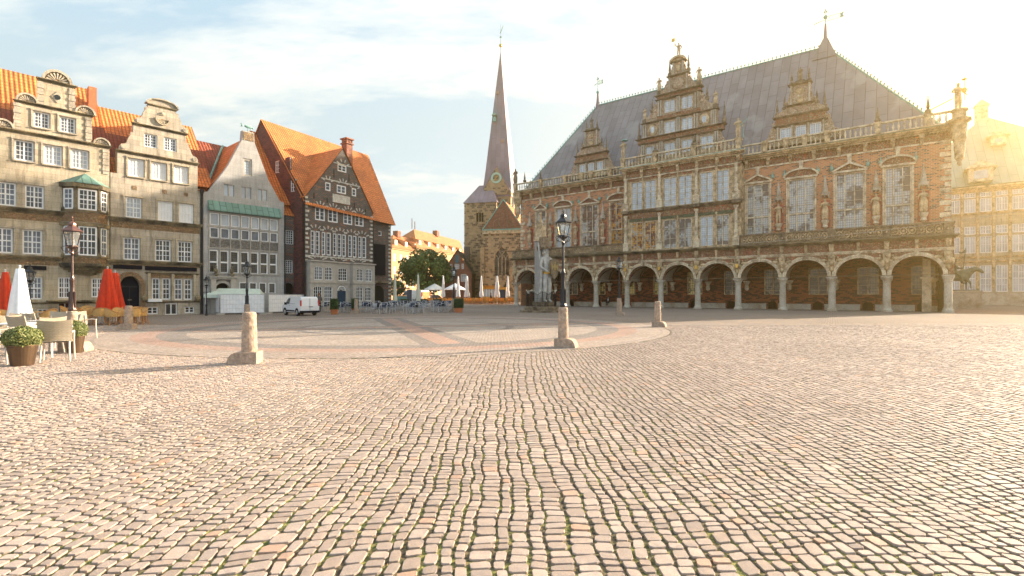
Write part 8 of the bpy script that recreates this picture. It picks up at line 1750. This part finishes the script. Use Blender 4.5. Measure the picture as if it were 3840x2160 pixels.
# ---------------------------------------------------------------- equestrian herald
def rider():
    Y = 61.0; X = (3590-CX)/F*Y; t = thing('equestrian_statue', 'green-bronze armoured rider with lance on a horse, on a stone plinth right of the arcade', 'statue', (X, Y), TH.ang)
    br = plain('patinated_bronze', (.09, .12, .09), .5, .5, var=.35, scale=2.5)
    m = MB(); m.box(-2.5, 2.1, -.8, .8, 0, 1.9); m.box(-2.65, 2.25, -.95, .95, 0, .3); m.box(-2.6, 2.2, -.9, .9, 1.9, 2.1); m.build('plinth', M['stone_col'], t); m = MB(); m.box(-2.2, 1.9, -.6, .6, 2.1, 2.2); m.build('bronze_base', br, t)
    z = 2.2; J = [(-1.1, 0, z+1.75, (.60, .62)), (-.3, 0, z+1.65, (.58, .60)), (.6, 0, z+1.74, (.55, .58)), (1.15, 0, z+2.2, (.36, .42)), (1.6, 0, z+2.5, (.26, .32)), (1.95, 0, z+2.36, (.22, .26)), (2.35, 0, z+1.95, (.11, .12)), (-1.55, 0, z+1.65, .16), (-1.85, 0, z+1.2, .14), (-1.9, 0, z+.6, .06)]
    E_ = [(0, 1), (1, 2), (2, 3), (3, 4), (4, 5), (5, 6), (0, 7), (7, 8), (8, 9)]
    for x, s, kx, ky in ((-1.25, 1, -.05, .0), (-1.2, -1, .25, .0), (.75, 1, .05, 0), (.8, -1, .35, .25)):
        b = len(J); rear = x < 0; root = 0 if rear else 2
        J += [(x+.05, s*.26, z+1.15, .22 if rear else .17), (x+(.18 if rear else .0)+kx, s*.27, z+.85, .13), (x-(.12 if rear else 0)+kx, s*.27, z+.48+ky, .075), (x+kx, s*.27, z+.14+ky*.6, .06), (x+.1+kx, s*.27, z+.05+ky*.5, .09)]; E_ += [(root, b), (b, b+1), (b+1, b+2), (b+2, b+3), (b+3, b+4)]
    skin_figure('horse', J, E_, br, t)
    m = MB(); [m.ell((1.55-.1*k, 0, z+2.62-.07*k), (.12, .06, .14), 6, 5) for k in range(6)]; m.ell((1.72, .08, z+2.62), (.05, .04, .12), 6, 5); m.ell((1.72, -.08, z+2.62), (.05, .04, .12), 6, 5); m.build('mane_and_ears', br, t, smooth=True)
    zz = z+1.95; J = [(-.25, 0, zz, (.24, .24)), (-.25, 0, zz+.35, (.2, .18)), (-.2, 0, zz+.75, (.28, .2)), (-.18, 0, zz+.98, .09), (-.16, 0, zz+1.10, (.12, .13)), (-.15, 0, zz+1.26, (.13, .13)), (-.15, 0, zz+1.38, .06)]; E_ = [(i, i+1) for i in range(6)]
    for s in (1, -1):
        b = len(J); J += [(-.2, s*.32, zz+.78, .11), (0, s*.40, zz+.42, .085), (.35, s*.25, zz+.40, .06), (.45, s*.23, zz+.42, .05)]; E_ += [(2, b), (b, b+1), (b+1, b+2), (b+2, b+3)]
        b = len(J); J += [(-.1, s*.34, zz-.05, .16), (.25, s*.52, zz-.35, .13), (.35, s*.52, zz-.95, .08), (.58, s*.52, zz-1.05, .06)]; E_ += [(0, b), (b, b+1), (b+1, b+2), (b+2, b+3)]
    J = [(x*1.2, y*1.2, zz+(q-zz)*1.25+.12, tuple(v*1.25 for v in r) if isinstance(r, tuple) else r*1.3) for x, y, q, r in J]; skin_figure('rider', J, E_, br, t)
    m = MB(); m.tube((.35, -.3, z+1.0), (.75, -.3, z+5.0), .035, .03); m.prism([(.72, z+4.4), (.76, z+4.9), (.2, z+4.3), (.1, z+4.6)][::-1], -.32, -.28); m.build('lance', br, t); m = MB(); m.lathe(-.3, 0, [(.12, zz+1.7), (.03, zz+2.1)], 6); m.ell((-.45, 0, zz+1.9), (.18, .06, .3), 8, 6); m.build('helmet_plume', br, t)
rider()
# overhead cable in front of the town hall
a = TH.uz(2786, 914, -.4); b = TH.uz(3840, 792, -.4); t = thing('overhead_cable', 'thin cable slanting upward across the right half of the town hall', 'cable', (TH.o[0], TH.o[1], 0), TH.ang)
m = MB(); pts = [(a[0]+(b[0]-a[0])*k/12, -.6, a[1]+(b[1]-a[1])*k/12-.3*math.sin(PI*k/12)) for k in range(13)]; m.path(pts, .02, 5); m.build('cable', M['greytrim'], t)

# ---------------------------------------------------------------- low-sun haze
m = MB(); m.box(-232, 232, -24, 232, -1.0, 80)
hm = bpy.data.materials.new('haze'); hm.use_nodes = True; nt = hm.node_tree; nt.nodes.clear(); out = nt.nodes.new('ShaderNodeOutputMaterial'); pv = nt.nodes.new('ShaderNodeVolumePrincipled')
pv.inputs['Color'].default_value = (1.0, 0.74, 0.30, 1); pv.inputs['Density'].default_value = 0.0016; pv.inputs['Anisotropy'].default_value = 0.90; nt.links.new(pv.outputs[0], out.inputs['Volume'])
o = m.build('haze', hm); o['kind'] = 'stuff'
